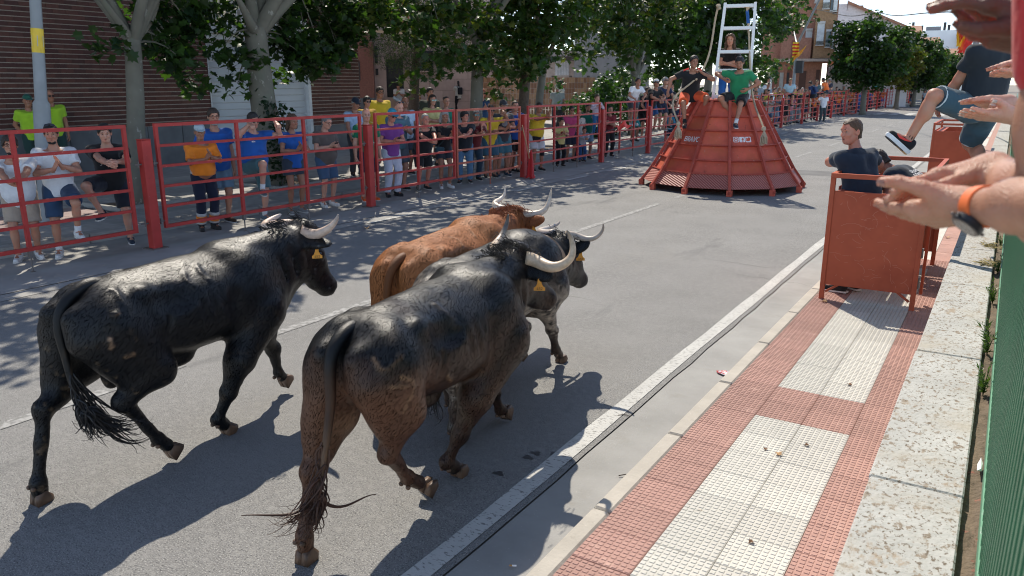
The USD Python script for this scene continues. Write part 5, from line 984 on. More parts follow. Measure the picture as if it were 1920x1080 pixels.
bull(b3, {
    'LH': [(0.24, 0.19, 0.64), (0.10, 0.14, 0.42), (0.20, 0.13, 0.14), (0.27, 0.13, 0.03)],
    'RH': [(0.02, -0.19, 0.62), (-0.14, -0.13, 0.43), (-0.12, -0.12, 0.12), (-0.08, -0.12, 0.0)],
    'RF': [Js(1022, 566, -2.66), Js(1035, 618, -2.74), Js(1042, 655, -2.82), b3.L((-2.84, 5.31, 0.0))],
    'LF': [(1.12, 0.18, 0.52), (1.28, 0.15, 0.38), (1.20, 0.14, 0.20), (1.22, 0.14, 0.13)]},
    {'poll': Js(1050, 449, -2.84), 'muzzle': Js(1078, 507, -2.82)},
    [{'pts': [Js(1062, 441, -2.78), Js(1085, 444, -2.70), Js(1108, 448, -2.60), Js(1124, 440, -2.54), Js(1131, 420, -2.52)], 'r': 0.030, 'dark': 0.75, 'cols': ((0.55, 0.45, 0.35), (0.50, 0.42, 0.34), (0.30, 0.20, 0.13))},
     {'pts': [Js(1040, 437, -2.90), Js(1022, 437, -3.00), Js(1014, 435, -3.06), Js(1030, 427, -3.12), Js(1049, 413, -3.15)], 'r': 0.030, 'dark': 0.6, 'cols': ((0.60, 0.50, 0.42), (0.55, 0.47, 0.40), (0.22, 0.18, 0.15))}],
    coat_spot, [(-0.02, 0, 1.12), (-0.16, 0, 1.05), (-0.20, 0, 0.85), (-0.19, 0, 0.6), (-0.17, 0, 0.45)], {'n': 60, 'to': [(-0.15, 0, 0.15), (-0.2, 0.03, 0.2)]},
    ears={1: Js(1018, 462, -3.0), -1: Js(1102, 455, -2.62)}, tags=(-1,), fur_n=60000, collar=((1.34, 0, 0.93), (0.8, 0, 0.35), 0.175, 0.222), belly=0.03, tuft=((0.02, 0.019, 0.019), 800, 0.042))
# --- brown bull behind
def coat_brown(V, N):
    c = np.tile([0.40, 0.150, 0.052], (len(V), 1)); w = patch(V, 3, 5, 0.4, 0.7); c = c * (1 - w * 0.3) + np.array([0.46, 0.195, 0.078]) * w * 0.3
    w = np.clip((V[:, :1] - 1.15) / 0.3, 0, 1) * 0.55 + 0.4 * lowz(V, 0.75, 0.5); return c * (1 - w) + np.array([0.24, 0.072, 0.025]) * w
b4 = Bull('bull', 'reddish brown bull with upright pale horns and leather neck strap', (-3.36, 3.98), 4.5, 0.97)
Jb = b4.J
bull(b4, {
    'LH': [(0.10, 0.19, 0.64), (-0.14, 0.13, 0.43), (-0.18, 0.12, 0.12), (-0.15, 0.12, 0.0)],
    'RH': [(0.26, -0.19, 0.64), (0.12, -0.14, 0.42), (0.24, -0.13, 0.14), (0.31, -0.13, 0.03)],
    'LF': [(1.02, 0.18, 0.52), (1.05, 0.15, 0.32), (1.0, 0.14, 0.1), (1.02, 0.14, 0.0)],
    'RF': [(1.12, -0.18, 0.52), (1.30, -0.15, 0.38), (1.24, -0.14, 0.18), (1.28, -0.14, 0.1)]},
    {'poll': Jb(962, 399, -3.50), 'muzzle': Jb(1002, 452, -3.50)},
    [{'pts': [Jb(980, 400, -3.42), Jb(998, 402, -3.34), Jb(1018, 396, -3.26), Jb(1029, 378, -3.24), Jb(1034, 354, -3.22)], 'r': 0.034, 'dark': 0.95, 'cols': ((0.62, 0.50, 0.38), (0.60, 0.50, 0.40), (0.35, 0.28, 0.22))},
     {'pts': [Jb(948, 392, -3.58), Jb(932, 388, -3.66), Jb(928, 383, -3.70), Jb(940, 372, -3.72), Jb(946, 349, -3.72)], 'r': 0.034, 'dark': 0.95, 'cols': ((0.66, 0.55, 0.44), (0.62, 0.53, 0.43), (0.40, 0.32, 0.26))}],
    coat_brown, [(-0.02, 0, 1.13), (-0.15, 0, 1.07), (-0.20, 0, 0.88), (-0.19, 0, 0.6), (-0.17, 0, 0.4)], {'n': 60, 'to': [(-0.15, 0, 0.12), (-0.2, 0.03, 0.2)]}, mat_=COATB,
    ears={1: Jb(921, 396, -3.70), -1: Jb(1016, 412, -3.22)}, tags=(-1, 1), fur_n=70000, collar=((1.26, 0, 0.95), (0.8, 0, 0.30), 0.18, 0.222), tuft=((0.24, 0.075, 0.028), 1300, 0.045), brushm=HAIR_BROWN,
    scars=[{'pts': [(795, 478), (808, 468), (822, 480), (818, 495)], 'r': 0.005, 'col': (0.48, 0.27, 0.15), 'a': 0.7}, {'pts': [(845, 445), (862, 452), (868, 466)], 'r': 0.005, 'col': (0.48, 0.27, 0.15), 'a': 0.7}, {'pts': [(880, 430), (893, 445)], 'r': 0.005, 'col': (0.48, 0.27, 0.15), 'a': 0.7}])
# ------------------------------------------------------------------ trees
def leaf_mat(name, c1, c2, c3, trans=0.35):
    return usdkit.material(stage, '/World/Looks/' + name, {
        'g': ('geometry', {}), 'r': ('rgb_ramp', {'ramp': [(0.0, c1), (0.6, c2), (1.0, c3)]}), 'p': ('principled_bsdf', {'roughness': 0.42, 'specular_ior_level': 0.45}), 't': ('translucent_bsdf', {}),
        'br': ('mix_color', {'blend_type': 'multiply', 'fac': 1.0, 'b': (1.5, 1.7, 0.6)}), 'm': ('mix_closure', {'fac': trans})},
        [('g.random_per_island', 'r.fac'), ('r.color', 'p.base_color'), ('r.color', 'br.a'), ('br.result', 't.color'), ('p.BSDF', 'm.closure1'), ('t.BSDF', 'm.closure2')], surface='m.closure')
LEAF = leaf_mat('plane_leaf', (0.032, 0.068, 0.015), (0.072, 0.13, 0.027), (0.17, 0.21, 0.05), 0.45); LEAFY = leaf_mat('yellow_leaf', (0.10, 0.12, 0.02), (0.20, 0.20, 0.035), (0.30, 0.24, 0.05)); LEAFD = leaf_mat('dark_leaf', (0.014, 0.034, 0.014), (0.026, 0.055, 0.020), (0.05, 0.085, 0.028)); NEEDLE = leaf_mat('cedar_needle', (0.07, 0.10, 0.03), (0.14, 0.16, 0.05), (0.22, 0.22, 0.08)); WEED = leaf_mat('weed_leaf', (0.06, 0.11, 0.02), (0.12, 0.18, 0.04), (0.22, 0.24, 0.07))
BARK = mat('plane_bark', (0.125, 0.115, 0.09), rough=0.85, var=0.14, vscale=4, bump=0.35, bscale=25, extra=[((0.12, 0.12, 0.09), 6, 0.56, 0.06, (1, 1, 0.5)), ((0.24, 0.23, 0.195), 9, 0.62, 0.05, (1, 1, 0.6))]); BARKD = mat('dark_bark', (0.085, 0.06, 0.042), rough=0.95, var=0.3, vscale=14, bump=1.0, bscale=22)
def leaf_shape(kind):
    if kind == 'lobed':
        o = [(0, 0), (0.34, -0.05), (0.30, 0.20), (0.56, 0.34), (0.34, 0.46), (0.34, 0.66), (0.15, 0.62), (0, 1.0)]; o = o + [(-x, y) for x, y in o[-2:0:-1]]; V = np.array([(0, 0.38, 0.0)] + [(x, y, 0.10 * abs(x) * 2 - 0.12 * (y - 0.4) ** 2) for x, y in o]); n = len(o)
        return V, np.array([[0, i + 1, (i + 1) % n + 1] for i in range(n)])
    if kind == 'simple': return np.array([(0, 0, 0), (0.42, 0.35, 0.07), (0.28, 0.75, 0.03), (0, 1.0, -0.06), (-0.28, 0.75, 0.03), (-0.42, 0.35, 0.07)], float), np.array([[0, 1, 2], [0, 2, 3], [0, 3, 4], [0, 4, 5]])
    return np.array([(0, 0, 0), (0.10, 0.3, 0.02), (0, 1.0, 0), (-0.10, 0.3, -0.02)], float), np.array([[0, 1, 2], [0, 2, 3]])
def leaves(P, size, r, kind='lobed', droop=0.5, D=None):
    """one leaf at each point: random turn, tip hanging; returns (n, v, 3) and faces"""
    V, Fc = leaf_shape(kind); n = len(P); d = r.normal(0, 1, (n, 3)); d[:, 2] = d[:, 2] * 0.5 - droop
    if D is not None: d = d * 0.45 + D
    d /= np.linalg.norm(d, axis=1, keepdims=True); up = r.normal(0, 0.55, (n, 3)); up[:, 2] += 1.0; x = np.cross(d, up); x /= np.linalg.norm(x, axis=1, keepdims=True); z = np.cross(x, d); s = size * r.uniform(0.6, 1.25, n)
    W = P[:, None] + s[:, None, None] * (V[None, :, :1] * x[:, None] + V[None, :, 1:2] * d[:, None] + V[None, :, 2:] * z[:, None]); return W, Fc
def joined(W, Fc): n, v = W.shape[:2]; return trimesh.Trimesh(W.reshape(-1, 3), (Fc[None] + (np.arange(n) * v)[:, None, None]).reshape(-1, 3), process=False)
def clumps(centres, radius, per, r):
    C = np.repeat(np.asarray(centres, float), per, axis=0); q = r.normal(0, 1, (len(C), 3)); q /= np.linalg.norm(q, axis=1, keepdims=True); return C + q * (radius * r.uniform(0.15, 1, (len(C), 1)) ** 0.6) * [1, 1, 0.8]
def tree(name, label, base, fork, r0, r1, crown, n_clump, per, size, seed, mats=(LEAF,), kind='lobed', bark=None, extra=(), limbs=6, cl=0.55, singles=0, group=None, lean_pts=None, shell=0.45, low=None, xlimbs=()):
    """trunk with limbs, crown of leaf clumps within the ellipsoid (centre, radii); extra: more clump centres"""
    r = np.random.default_rng(seed); base, fork = np.asarray(base, float), np.asarray(fork, float); t = Thing(name, label, 'tree', base, group); bark = bark or BARK
    tp = spline([base - [0, 0, 0.1], *(lean_pts if lean_pts is not None else [base * 0.55 + fork * 0.45 + r.normal(0, 0.03, 3)]), fork], 10); rad = np.linspace(r0, r1, 10); rad[0] *= 1.3; rad[1] *= 1.08; t.part('trunk', tube(tp, rad, 14), bark, smooth=True)
    cc, cr = np.asarray(crown[0], float), np.asarray(crown[1], float); q = r.normal(0, 1, (n_clump * 3, 3)); q /= np.linalg.norm(q, axis=1, keepdims=True); C = cc + q * cr * (shell + (1 - shell) * r.random((len(q), 1))) ; 
    if low is not None: C = C[C[:, 2] > low]
    C = np.vstack([C[:n_clump], *([np.asarray(extra, float)] if len(extra) else [])])
    lb = []
    for k in range(limbs):
        tgt = cc + (q[k] * cr * 0.75) * [1, 1, 0.7] + [0, 0, 0.1]; m1 = fork + (tgt - fork) * 0.4 + [0, 0, 0.3 * cr[2] * 0.4]; pts = spline([fork - [0, 0, 0.15], m1, tgt], 8); t.part('limb', tube(pts, np.linspace(r1 * 0.72, 0.03, 8), 8), bark, smooth=True); lb.append(pts)
    for a in xlimbs: pts = spline([fork - [0, 0, 0.1], *np.asarray(a, float)], 9); t.part('limb', tube(pts, np.linspace(r1 * 0.58, 0.04, 9), 9), bark, smooth=True); lb.append(pts)
    tw = []; allp = np.vstack(lb)
    for c in C[::2 if n_clump > 60 else 1]:
        p = allp[np.argmin(np.linalg.norm(allp - c, axis=1) + 0.3 * r.random(len(allp)))]
        if np.linalg.norm(p - c) < 3.2: tw.append(tube(spline([p, (p + c) / 2 + [0, 0, 0.12], c], 5), np.linspace(0.022, 0.006, 5), 4, cap=False))
    if tw: t.part('twigs', tw, bark, kind='stuff')
    P = clumps(C, cl, per, r); W, Fc = leaves(P, size, r, kind)
    split = r.choice(len(mats), len(W), p=[1.0] if len(mats) == 1 else [0.80] + [0.2 / (len(mats) - 1)] * (len(mats) - 1))
    if singles:
        ctr = W.mean(1); c = (ctr - EYE) @ CAMR; vis = (c[:, 2] > 0.3) & (np.abs(c[:, 0] / c[:, 2] * FPX) < 950) & (np.abs(c[:, 1] / c[:, 2] * FPX) < 535); idx = np.where(vis)[0]; idx = idx[np.argsort(np.linalg.norm(ctr[idx] - EYE, axis=1))][:singles]
        for i in idx: t.part('leaf', trimesh.Trimesh(W[i], Fc, process=False), mats[split[i]])
        keep = np.ones(len(W), bool); keep[idx] = False; W, split = W[keep], split[keep]
    for k, m in enumerate(mats):
        if (split == k).any(): t.part('foliage', joined(W[split == k], Fc), m, kind='stuff')
    return t
def px_clumps(spec, X):
    """clump centres given where they show in the photograph, on the plane x = X with spread"""
    out = []
    for px, py, sx, sy, n, *xx in spec:
        r = np.random.default_rng(int(px * 7 + py)); 
        for _ in range(n): out.append(atX(px + r.normal(0, sx), py + r.normal(0, sy), (xx[0] if xx else X) + r.normal(0, 0.35)))
    return out
e1 = px_clumps([(335, 15, 38, 20, 9), (300, 75, 28, 22, 7), (345, 110, 18, 14, 3), (205, 84, 20, 8, 1), (390, 30, 25, 20, 6), (270, 8, 20, 8, 2), (352, 140, 8, 8, 1)], -13.3)
tree('plane_tree', 'leftmost plane tree with forked trunk before the dark brick wall', (-12.93, 8.05, 0.1), (-12.95, 8.42, 3.0), 0.165, 0.135, ((-12.6, 8.4, 6.2), (3.4, 4.4, 2.0)), 150, 34, 0.19, 21, (LEAF, LEAFD), extra=e1, cl=0.42, singles=120, limbs=5, group=None, low=4.35, xlimbs=([atX(222, 40, -12.8), atX(170, -30, -12.6)], [atX(285, 30, -13), atX(300, -40, -12.8)]))
e2 = px_clumps([(430, 15, 22, 18, 3), (585, 25, 35, 28, 14), (640, 45, 30, 25, 10), (560, 90, 25, 22, 8), (600, 120, 25, 22, 8), (545, 60, 14, 24, 5), (425, 105, 12, 16, 2), (452, 145, 10, 16, 3), (620, 75, 30, 20, 8), (660, 20, 25, 18, 6), (530, 8, 20, 10, 2)], -13.25)
tree('plane_tree', 'plane tree with smooth grey trunk in front of the white roller door', (-12.78, 11.2, 0.1), (-12.85, 11.0, 3.25), 0.30, 0.21, ((-12.5, 12.2, 6.2), (3.4, 4.0, 2.0)), 150, 34, 0.19, 22, (LEAF, LEAFD), extra=e2, cl=0.42, singles=150, limbs=5, low=4.4, xlimbs=([atX(468, 40, -12.6), atX(440, -15, -12.4)],))
e3 = px_clumps([(800, 22, 45, 22, 9), (860, 35, 35, 26, 8), (930, 45, 40, 30, 13), (985, 80, 35, 24, 10), (900, 110, 25, 18, 6), (960, 125, 25, 16, 6), (830, 85, 22, 20, 5), (750, 30, 25, 20, 6), (1010, 40, 25, 25, 8), (700, 15, 25, 18, 7), (815, 128, 8, 12, 2), (775, 150, 6, 8, 1), (955, 150, 10, 8, 2)], -12.3)
tree('plane_tree', 'plane tree with pale trunk beside the red-haired woman', (-12.8, 18.4, 0.1), (-12.85, 18.75, 3.3), 0.20, 0.16, ((-12.8, 18.9, 6.0), (3.0, 3.8, 1.8)), 110, 34, 0.20, 23, (LEAF, LEAFY), extra=e3, cl=0.5, limbs=5, low=4.6, xlimbs=([atX(925, 30, -12.8), atX(950, -30, -12.6)],))
e4 = px_clumps([(1030, 28, 40, 26, 10), (1080, 55, 35, 28, 9), (1060, 100, 25, 14, 4), (1110, 30, 30, 25, 10), (1000, 105, 20, 18, 4), (985, 140, 12, 10, 2)], -12.2)
tree('plane_tree', 'slim pale plane tree with a knotted bend before the tiled wall', (-12.8, 22.2, 0.1), atX(1024, 104, -12.8), 0.14, 0.11, ((-12.9, 23.2, 6.0), (2.8, 3.4, 1.8)), 90, 32, 0.21, 24, (LEAF, LEAFY), extra=e4, cl=0.55, limbs=4, low=4.7, lean_pts=[atX(1012, 180, -12.8), atX(1016, 148, -12.8)])
tree('plane_tree', 'dark rough trunk standing behind the second barrier post from the cone', (-12.6, 20.6, 0.1), atX(986, 140, -12.6), 0.17, 0.15, (atX(990, 20, -12.6), (2.0, 2.0, 1.4)), 40, 32, 0.21, 29, (LEAF,), bark=BARKD, cl=0.5, limbs=4)
tree('cedar_tree', 'dark cedar trunk with drooping yellow-green branches on the square', (*atD(776, 205, 36)[:2], 0.6), atD(788, 70, 36), 0.24, 0.17, (atD(800, 55, 36.0), (3.6, 3.6, 2.0)), 90, 150, 0.14, 26, (NEEDLE, LEAFD), kind='needle', bark=BARKD, cl=0.6, limbs=6, extra=[atD(720 + 8 * k, 108 + (k % 3) * 5, 35.5) for k in range(9)] + [atD(700 + 9 * k, 60 + 9 * (k % 4), 36) for k in range(10)] + [atD(820 + 9 * k, 100 + 8 * (k % 3), 36.5) for k in range(10)], xlimbs=([atD(752, 30, 36), atD(735, -10, 36)],))
e5 = px_clumps([(1190, 30, 50, 28, 22), (1170, 80, 30, 22, 8), (1230, 80, 30, 22, 10), (1150, 40, 25, 25, 8), (1260, 40, 35, 30, 14), (1240, 120, 20, 14, 4)], -12.6)
tree('plane_tree', 'plane tree with branching trunk behind the white-shirted boy on the rails', (-12.8, 29.6, 0.1), atX(1192, 140, -12.8), 0.20, 0.16, ((-12.8, 30.0, 6.2), (3.0, 3.8, 2.0)), 90, 30, 0.24, 27, (LEAF, LEAFY), extra=e5, cl=0.6, limbs=5, xlimbs=([atX(1218, 95, -12.8), atX(1238, 60, -12.8)], [atX(1183, 95, -12.8), atX(1178, 50, -12.8)]))
e6 = px_clumps([(1330, 50, 45, 35, 30), (1420, 40, 50, 30, 34), (1470, 40, 25, 22, 12), (1310, 110, 30, 26, 14), (1400, 105, 35, 26, 18), (1430, 140, 12, 12, 5), (1290, 150, 20, 14, 6), (1270, 80, 30, 30, 14)], -12.3)
tree('plane_tree', 'big dense plane tree behind the ladder on the cone', (-12.8, 38.5, 0.1), (-12.8, 38.7, 2.6), 0.22, 0.18, ((-12.8, 38.6, 6.0), (3.2, 4.4, 3.0)), 150, 34, 0.30, 28, (LEAF, LEAFD), extra=e6, cl=0.65, limbs=5)
def round_tree(label, px, py, Y_, rx, rzz, seed, mats, n=90, per=60, size=0.30, X=-12.0, kind='simple'):
    c = np.array([X, Y_, 0]); top_ = atY(px, py, Y_); c = np.array([top_[0], Y_, top_[2]]); tree('plane_tree', label, (c[0], Y_, 0.1), (c[0], Y_, c[2] - rzz * 0.7), 0.2, 0.15, (c, (rx, rx, rzz)), n, per, size, seed, mats, kind=kind, cl=0.62, limbs=5, shell=0.55)
round_tree('round-crowned plane tree right of the apartment house', 1630, 98, 61, 2.75, 2.5, 41, (LEAF, LEAFD), n=120, per=80, size=0.26); round_tree('smaller yellowing tree just beyond the round tree', 1690, 118, 76, 1.6, 2.2, 42, (LEAFY, LEAF), n=45); round_tree('dark green street tree in the distance right of the round tree', 1722, 118, 84, 2.6, 2.6, 43, (LEAF, LEAFD), n=70)
round_tree('distant street tree with a yellow patch in its crown', 1740, 126, 92, 2.0, 2.2, 44, (LEAF, LEAFY), n=60); round_tree('distant pale green street tree left of the red awning', 1766, 132, 104, 2.6, 2.4, 45, (LEAF, LEAFD), n=60); round_tree('farthest street tree by the red awning', 1785, 138, 120, 2.4, 2.2, 46, (LEAF, LEAFY), n=50); round_tree('dark street tree low beside the far barrier end', 1705, 140, 100, 2.6, 2.0, 47, (LEAFD, LEAF), n=60)
# shrub by the pavement, ivy at the second trunk, weeds and litter
t = Thing('leafy_shrub', 'broad leafy green shrub between the tiled wall and the barrier', 'shrub', (-14.3, 27.5, 0.15)); r = np.random.default_rng(5); C = px_clumps([(1130, 190, 40, 28, 36, -14.3), (1165, 160, 30, 25, 22, -14.6), (1110, 215, 30, 20, 16, -14.0), (1180, 215, 25, 22, 14, -14.0), (1150, 240, 30, 14, 14, -13.8)], -14.3); P = clumps(C, 0.42, 34, r); W, Fc = leaves(P, 0.19, r); t.part('foliage', joined(W, Fc), leaf_mat('shrub_leaf', (0.03, 0.07, 0.018), (0.06, 0.12, 0.03), (0.13, 0.19, 0.06)), kind='stuff')
for k in range(8): t.part('stem', tube(spline([(-14.3 + 0.1 * k, 27.5 + 0.2 * k - 0.8, 0.1), C[k * 9] * [1, 1, 0.5], C[k * 9]], 6), np.linspace(0.025, 0.008, 6), 5), BARKD)
t = Thing('ivy', 'dark ivy growing up around the foot of the grey plane trunk', 'plant', (-12.5, 11.0, 0.15)); P = clumps([(-12.45, 11.0 + 0.25 * math.sin(k * 2.1), 0.25 + 0.09 * k) for k in range(18)], 0.2, 26, r); W, Fc = leaves(P, 0.09, r, 'simple'); t.part('foliage', joined(W, Fc), LEAFD, kind='stuff'); t.part('stem', [tube(spline([(-12.47, 11.0 + 0.1 * k, 0.1), (-12.45, 11.1 + 0.05 * k, 0.9), (-12.5, 10.95 + 0.1 * k, 1.8)], 8), 0.01, 5) for k in range(3)], BARKD)
def weed(label, x, y, h, n, seed, z=WZ - 0.04, name='weed'):
    r = np.random.default_rng(seed); t = Thing(name, label, 'weed', (x, y, z)); st, lf = [], []
    for k in range(n):
        a = r.uniform(0, 6.28); e = np.array([0.45 * math.cos(a) - 0.15, math.sin(a), 0]) * h * r.uniform(0.15, 0.55); hh = h * r.uniform(0.5, 1.0); c = spline([(x, y, z), np.array([x, y, z + hh * 0.6]) + e * 0.4, np.array([x, y, z + hh]) + e], 7); st.append(tube(c, np.linspace(0.0022, 0.0008, 7), 4, cap=False))
        P = c[1:].repeat(2, 0); W, Fc = leaves(P, h * 0.20, r, 'needle', droop=-0.1, D=np.tile(unit(e + [0, 0, 0.05]), (len(P), 1)) * 0.6); lf.append(joined(W, Fc))
    t.part('stems', st, WEED, kind='stuff'); t.part('leaves', lf, WEED, kind='stuff')
for k, (px, py, h, n, lb) in enumerate(((1845, 728, 0.16, 16, 'tall weed at the fence foot with long pointed leaves'), (1852, 655, 0.20, 12, 'wispy weed leaning over the wall, just beyond the tall weed'), (1862, 560, 0.16, 12, 'thin weed in the soil strip halfway along the wall'), (1872, 505, 0.14, 10, 'small weed farther along the soil strip'), (1880, 455, 0.12, 10, 'farthest small weed under the watch hand'))):
    p = gnd(px, py, WZ); weed(lb, min(0.085, max(0.05, p[0])), p[1], h, n, 60 + k)
for k, (px, py, lb) in enumerate(((1838, 495, 'dry grass tuft lying over the wall top, nearer one'), (1848, 462, 'dry grass tuft lying over the wall top, farther one'))):
    p = gnd(px, py, WZ); r = np.random.default_rng(k); P = np.tile([0.03, p[1], WZ + 0.012], (90, 1)) + r.normal(0, [0.045, 0.07, 0.004], (90, 3)); W, Fc = leaves(P, 0.06, r, 'needle', droop=0.0, D=np.tile([-0.8, 0.2, 0.02], (90, 1))); top('grass_tuft', joined(W, Fc), mat('dry_grass', (0.30, 0.24, 0.10), rough=0.9, var=0.3), lb, 'grass', kind='stuff')
def dry_leaf(label, px, py, z, s, a, col=(0.34, 0.19, 0.09)):
    p = gnd(px, py, z); V, Fc = leaf_shape('lobed'); v = V * s; v[:, 2] = v[:, 2] * 2.2 + 0.35 * v[:, 0] ** 2 / s; v[:, 2] -= v[:, 2].min(); v = v @ rotz(a).T + p + [0, 0, 0.004]; b = v + [0, 0, 0.0015]; top('dry_leaf', trimesh.util.concatenate([trimesh.Trimesh(v, Fc[:, ::-1], process=False), trimesh.Trimesh(b, Fc, process=False)]), mat('dry_leaf_' + str(int(col[0] * 100)), col, rough=0.8, var=0.25, vscale=60), label, 'leaf')
for a in ((1461, 856, SW, 0.045, 0.6, 'curled tan leaf on the nearer white tiles'), (1516, 837, SW, 0.03, 2.0, 'small brown leaf right of the curled tan leaf'), (1595, 724, SW, 0.035, 1.0, 'brown leaf on the second white panel'), (1412, 1018, SW, 0.03, 2.5, 'dark leaf scrap on the near white tiles'), (1435, 845, SW, 0.028, 0.2, 'thin dry leaf strip left of the curled leaf'), (688, 430, 0.0, 0.11, 0.8, 'yellow-brown plane leaf on the asphalt near the lane dash'), (1777, 447, SW, 0.07, 0.4, 'pale dry leaf on the far pink tiles'), (1550, 568, SW, 0.06, 1.5, 'dry leaf heap at the box foot')): dry_leaf(a[5], a[0], a[1], a[2], a[3], a[4], (0.42, 0.26, 0.13) if a[3] > 0.04 else (0.20, 0.11, 0.06))
p = gnd(1360, 702, 0.0); top('wrapper', hull(np.random.default_rng(3).normal(0, 1, (14, 3)) * [0.03, 0.03, 0.008] + p + [0, 0, 0.012]), mat('wrapper_red', (0.45, 0.05, 0.05), extra=[((0.6, 0.6, 0.65), 60, 0.5, 0.03)], rough=0.3), 'crumpled red and silver wrapper in the gutter', 'litter')
p = gnd(955, 1062, 0.0); t = Thing('cigarette_butt', 'cigarette butt on the gutter at the bottom', 'litter', p); t.part('filter', tube([p + [0, 0, 0.006], p + [0.012, 0.006, 0.006]], 0.004, 8), mat('filter_tan', (0.5, 0.25, 0.08))); t.part('paper', tube([p + [0.0121, 0.0061, 0.006], p + [0.03, 0.015, 0.006]], 0.004, 8), WHT)
for k, (px, py) in enumerate(((1160, 893), (1158, 780), (1265, 940))): p = gnd(px, py, 0.0); top('twig', tube([p + [0, 0, 0.004], p + [0.03, 0.03, 0.008], p + [0.07, 0.02 + 0.02 * k, 0.004]], [0.003, 0.0028, 0.0015], 5), BARKD, ('forked twig in the gutter', 'small twig in the gutter farther up', 'short twig by the kerb stones')[k], 'twig')
p = gnd(1836, 880, WZ - 0.02); top('litter_scrap', hull(np.random.default_rng(9).normal(0, 1, (12, 3)) * [0.012, 0.03, 0.004] + [0.085, p[1], WZ - 0.005]), WHT, 'white scrap of litter in the soil strip', 'litter')
p = gnd(446, 397, 0.0); t = Thing('crushed_can', 'crushed metal can on the apron behind the barrier', 'can', p); t.part('can', moved(trimesh.creation.cylinder(0.033, 0.11, sections=14), roty(1.57), p + [0, 0, 0.034]), mat('can_metal', (0.5, 0.55, 0.56), rough=0.25, metallic=0.7), smooth=40)
# ------------------------------------------------------------------ people
def ik(a, b, l1, l2, hint):
    """middle joint of a two-bone limb from a to b, bending towards hint; b is pulled in if out of reach"""
    a, b = np.asarray(a, float), np.asarray(b, float); d = b - a; L = np.linalg.norm(d); m = (l1 + l2) * 0.995
    if L > m: b = a + d / L * m; L = m
    d = d / np.linalg.norm(d); x = (l1 * l1 - l2 * l2 + L * L) / (2 * L); h = math.sqrt(max(l1 * l1 - x * x, 0)); w = np.asarray(hint, float) - d * (np.asarray(hint, float) @ d)
    return a + d * x + unit(w) * h, b
# head template: origin between the ears, +x forward, z up; chin at -0.115, crown at +0.125
def head_field(step, female=False, child=False):
    F = Field((-0.125, -0.11, -0.20), (0.145, 0.11, 0.145), step)
    F.ell((-0.008, 0, 0.035), (0.100, 0.075, 0.090), 0.02); F.ell((0.030, 0, -0.030), (0.062, 0.058, 0.080), 0.03)
    F.ell((0.050, 0, -0.085), (0.034, 0.032 if female else 0.038, 0.030), 0.035); F.cone((0.00, 0.042, -0.05), (0.045, 0.02, -0.092), 0.022, 0.017, 0.03); F.cone((0.00, -0.042, -0.05), (0.045, -0.02, -0.092), 0.022, 0.017, 0.03)
    F.cone((-0.025, 0, -0.06), (-0.04, 0, -0.19), 0.050 if not female else 0.043, 0.054 if not female else 0.046, 0.03)
    F.cone((0.078, 0.035, 0.030), (0.078, -0.035, 0.030), 0.015, 0.015, 0.02)                       # brow
    F.cone((0.084, 0, 0.018), (0.108, 0, -0.022), 0.009, 0.013, 0.014); F.ell((0.099, 0.012, -0.028), (0.011, 0.009, 0.008), 0.008); F.ell((0.099, -0.012, -0.028), (0.011, 0.009, 0.008), 0.008)
    for y in (-1, 1):
        F.ell((0.094, y * 0.031, 0.010), (0.020, 0.016, 0.010), 0.012, op='sub'); F.ell((0.066, y * 0.040, -0.025), (0.022, 0.018, 0.018), 0.02)
        F.ell((-0.012, y * 0.080, -0.004), (0.020, 0.009, 0.032), 0.008, R=rotz(-y * 0.35)); F.ell((-0.008, y * 0.090, -0.002), (0.010, 0.006, 0.018), 0.006, op='sub')
    F.cone((0.086, 0.018, -0.055), (0.086, -0.018, -0.055), 0.0075, 0.0075, 0.006); F.cone((0.083, 0.014, -0.066), (0.083, -0.014, -0.066), 0.0075, 0.0075, 0.006); F.ell((0.094, 0, -0.0605), (0.012, 0.022, 0.0022), 0.002, op='sub')
    return F
HEADS = {}
for f_ in (False, True):
    for q_, st_ in (('near', 0.0045), ('mid', 0.0075), ('far', 0.013)): HEADS[f_, q_] = head_field(st_, f_).mesh()
def cap_shape(step, hairline, thick, back=-0.12, sides=0.0, seed=0, wild=0.0):
    """hair as a shell over the skull: front edge at z = hairline, running down to z = back behind"""
    F = Field((-0.20, -0.15, -0.30), (0.14, 0.15, 0.18), step); F.ell((-0.010, 0, 0.035), (0.102 + thick, 0.077 + thick, 0.092 + thick), 0.01)
    F.cone((-0.045, 0, 0.0), (-0.055, 0, min(back, -0.03)), 0.062 + thick * 0.5, 0.050 + thick * 0.5, 0.02)
    P = F.points(); x, y, z = P[..., 0], P[..., 1], P[..., 2]
    edge = np.where(x > 0.02, hairline - 1.9 * np.clip(np.abs(y) - 0.048, 0, 1), np.where(x > -0.03, hairline - 1.9 * np.clip(np.abs(y) - 0.048, 0, 1) - (0.02 - x) * (1.0 + sides), back))
    F.d = np.maximum(F.d, (edge - z) * 0.7).astype(np.float32)
    F.d += ((meshkit.fbm(P * np.array([55, 55, 30]), 3, seed) - 0.72) * (0.012 + wild)).astype(np.float32)
    return F.mesh()
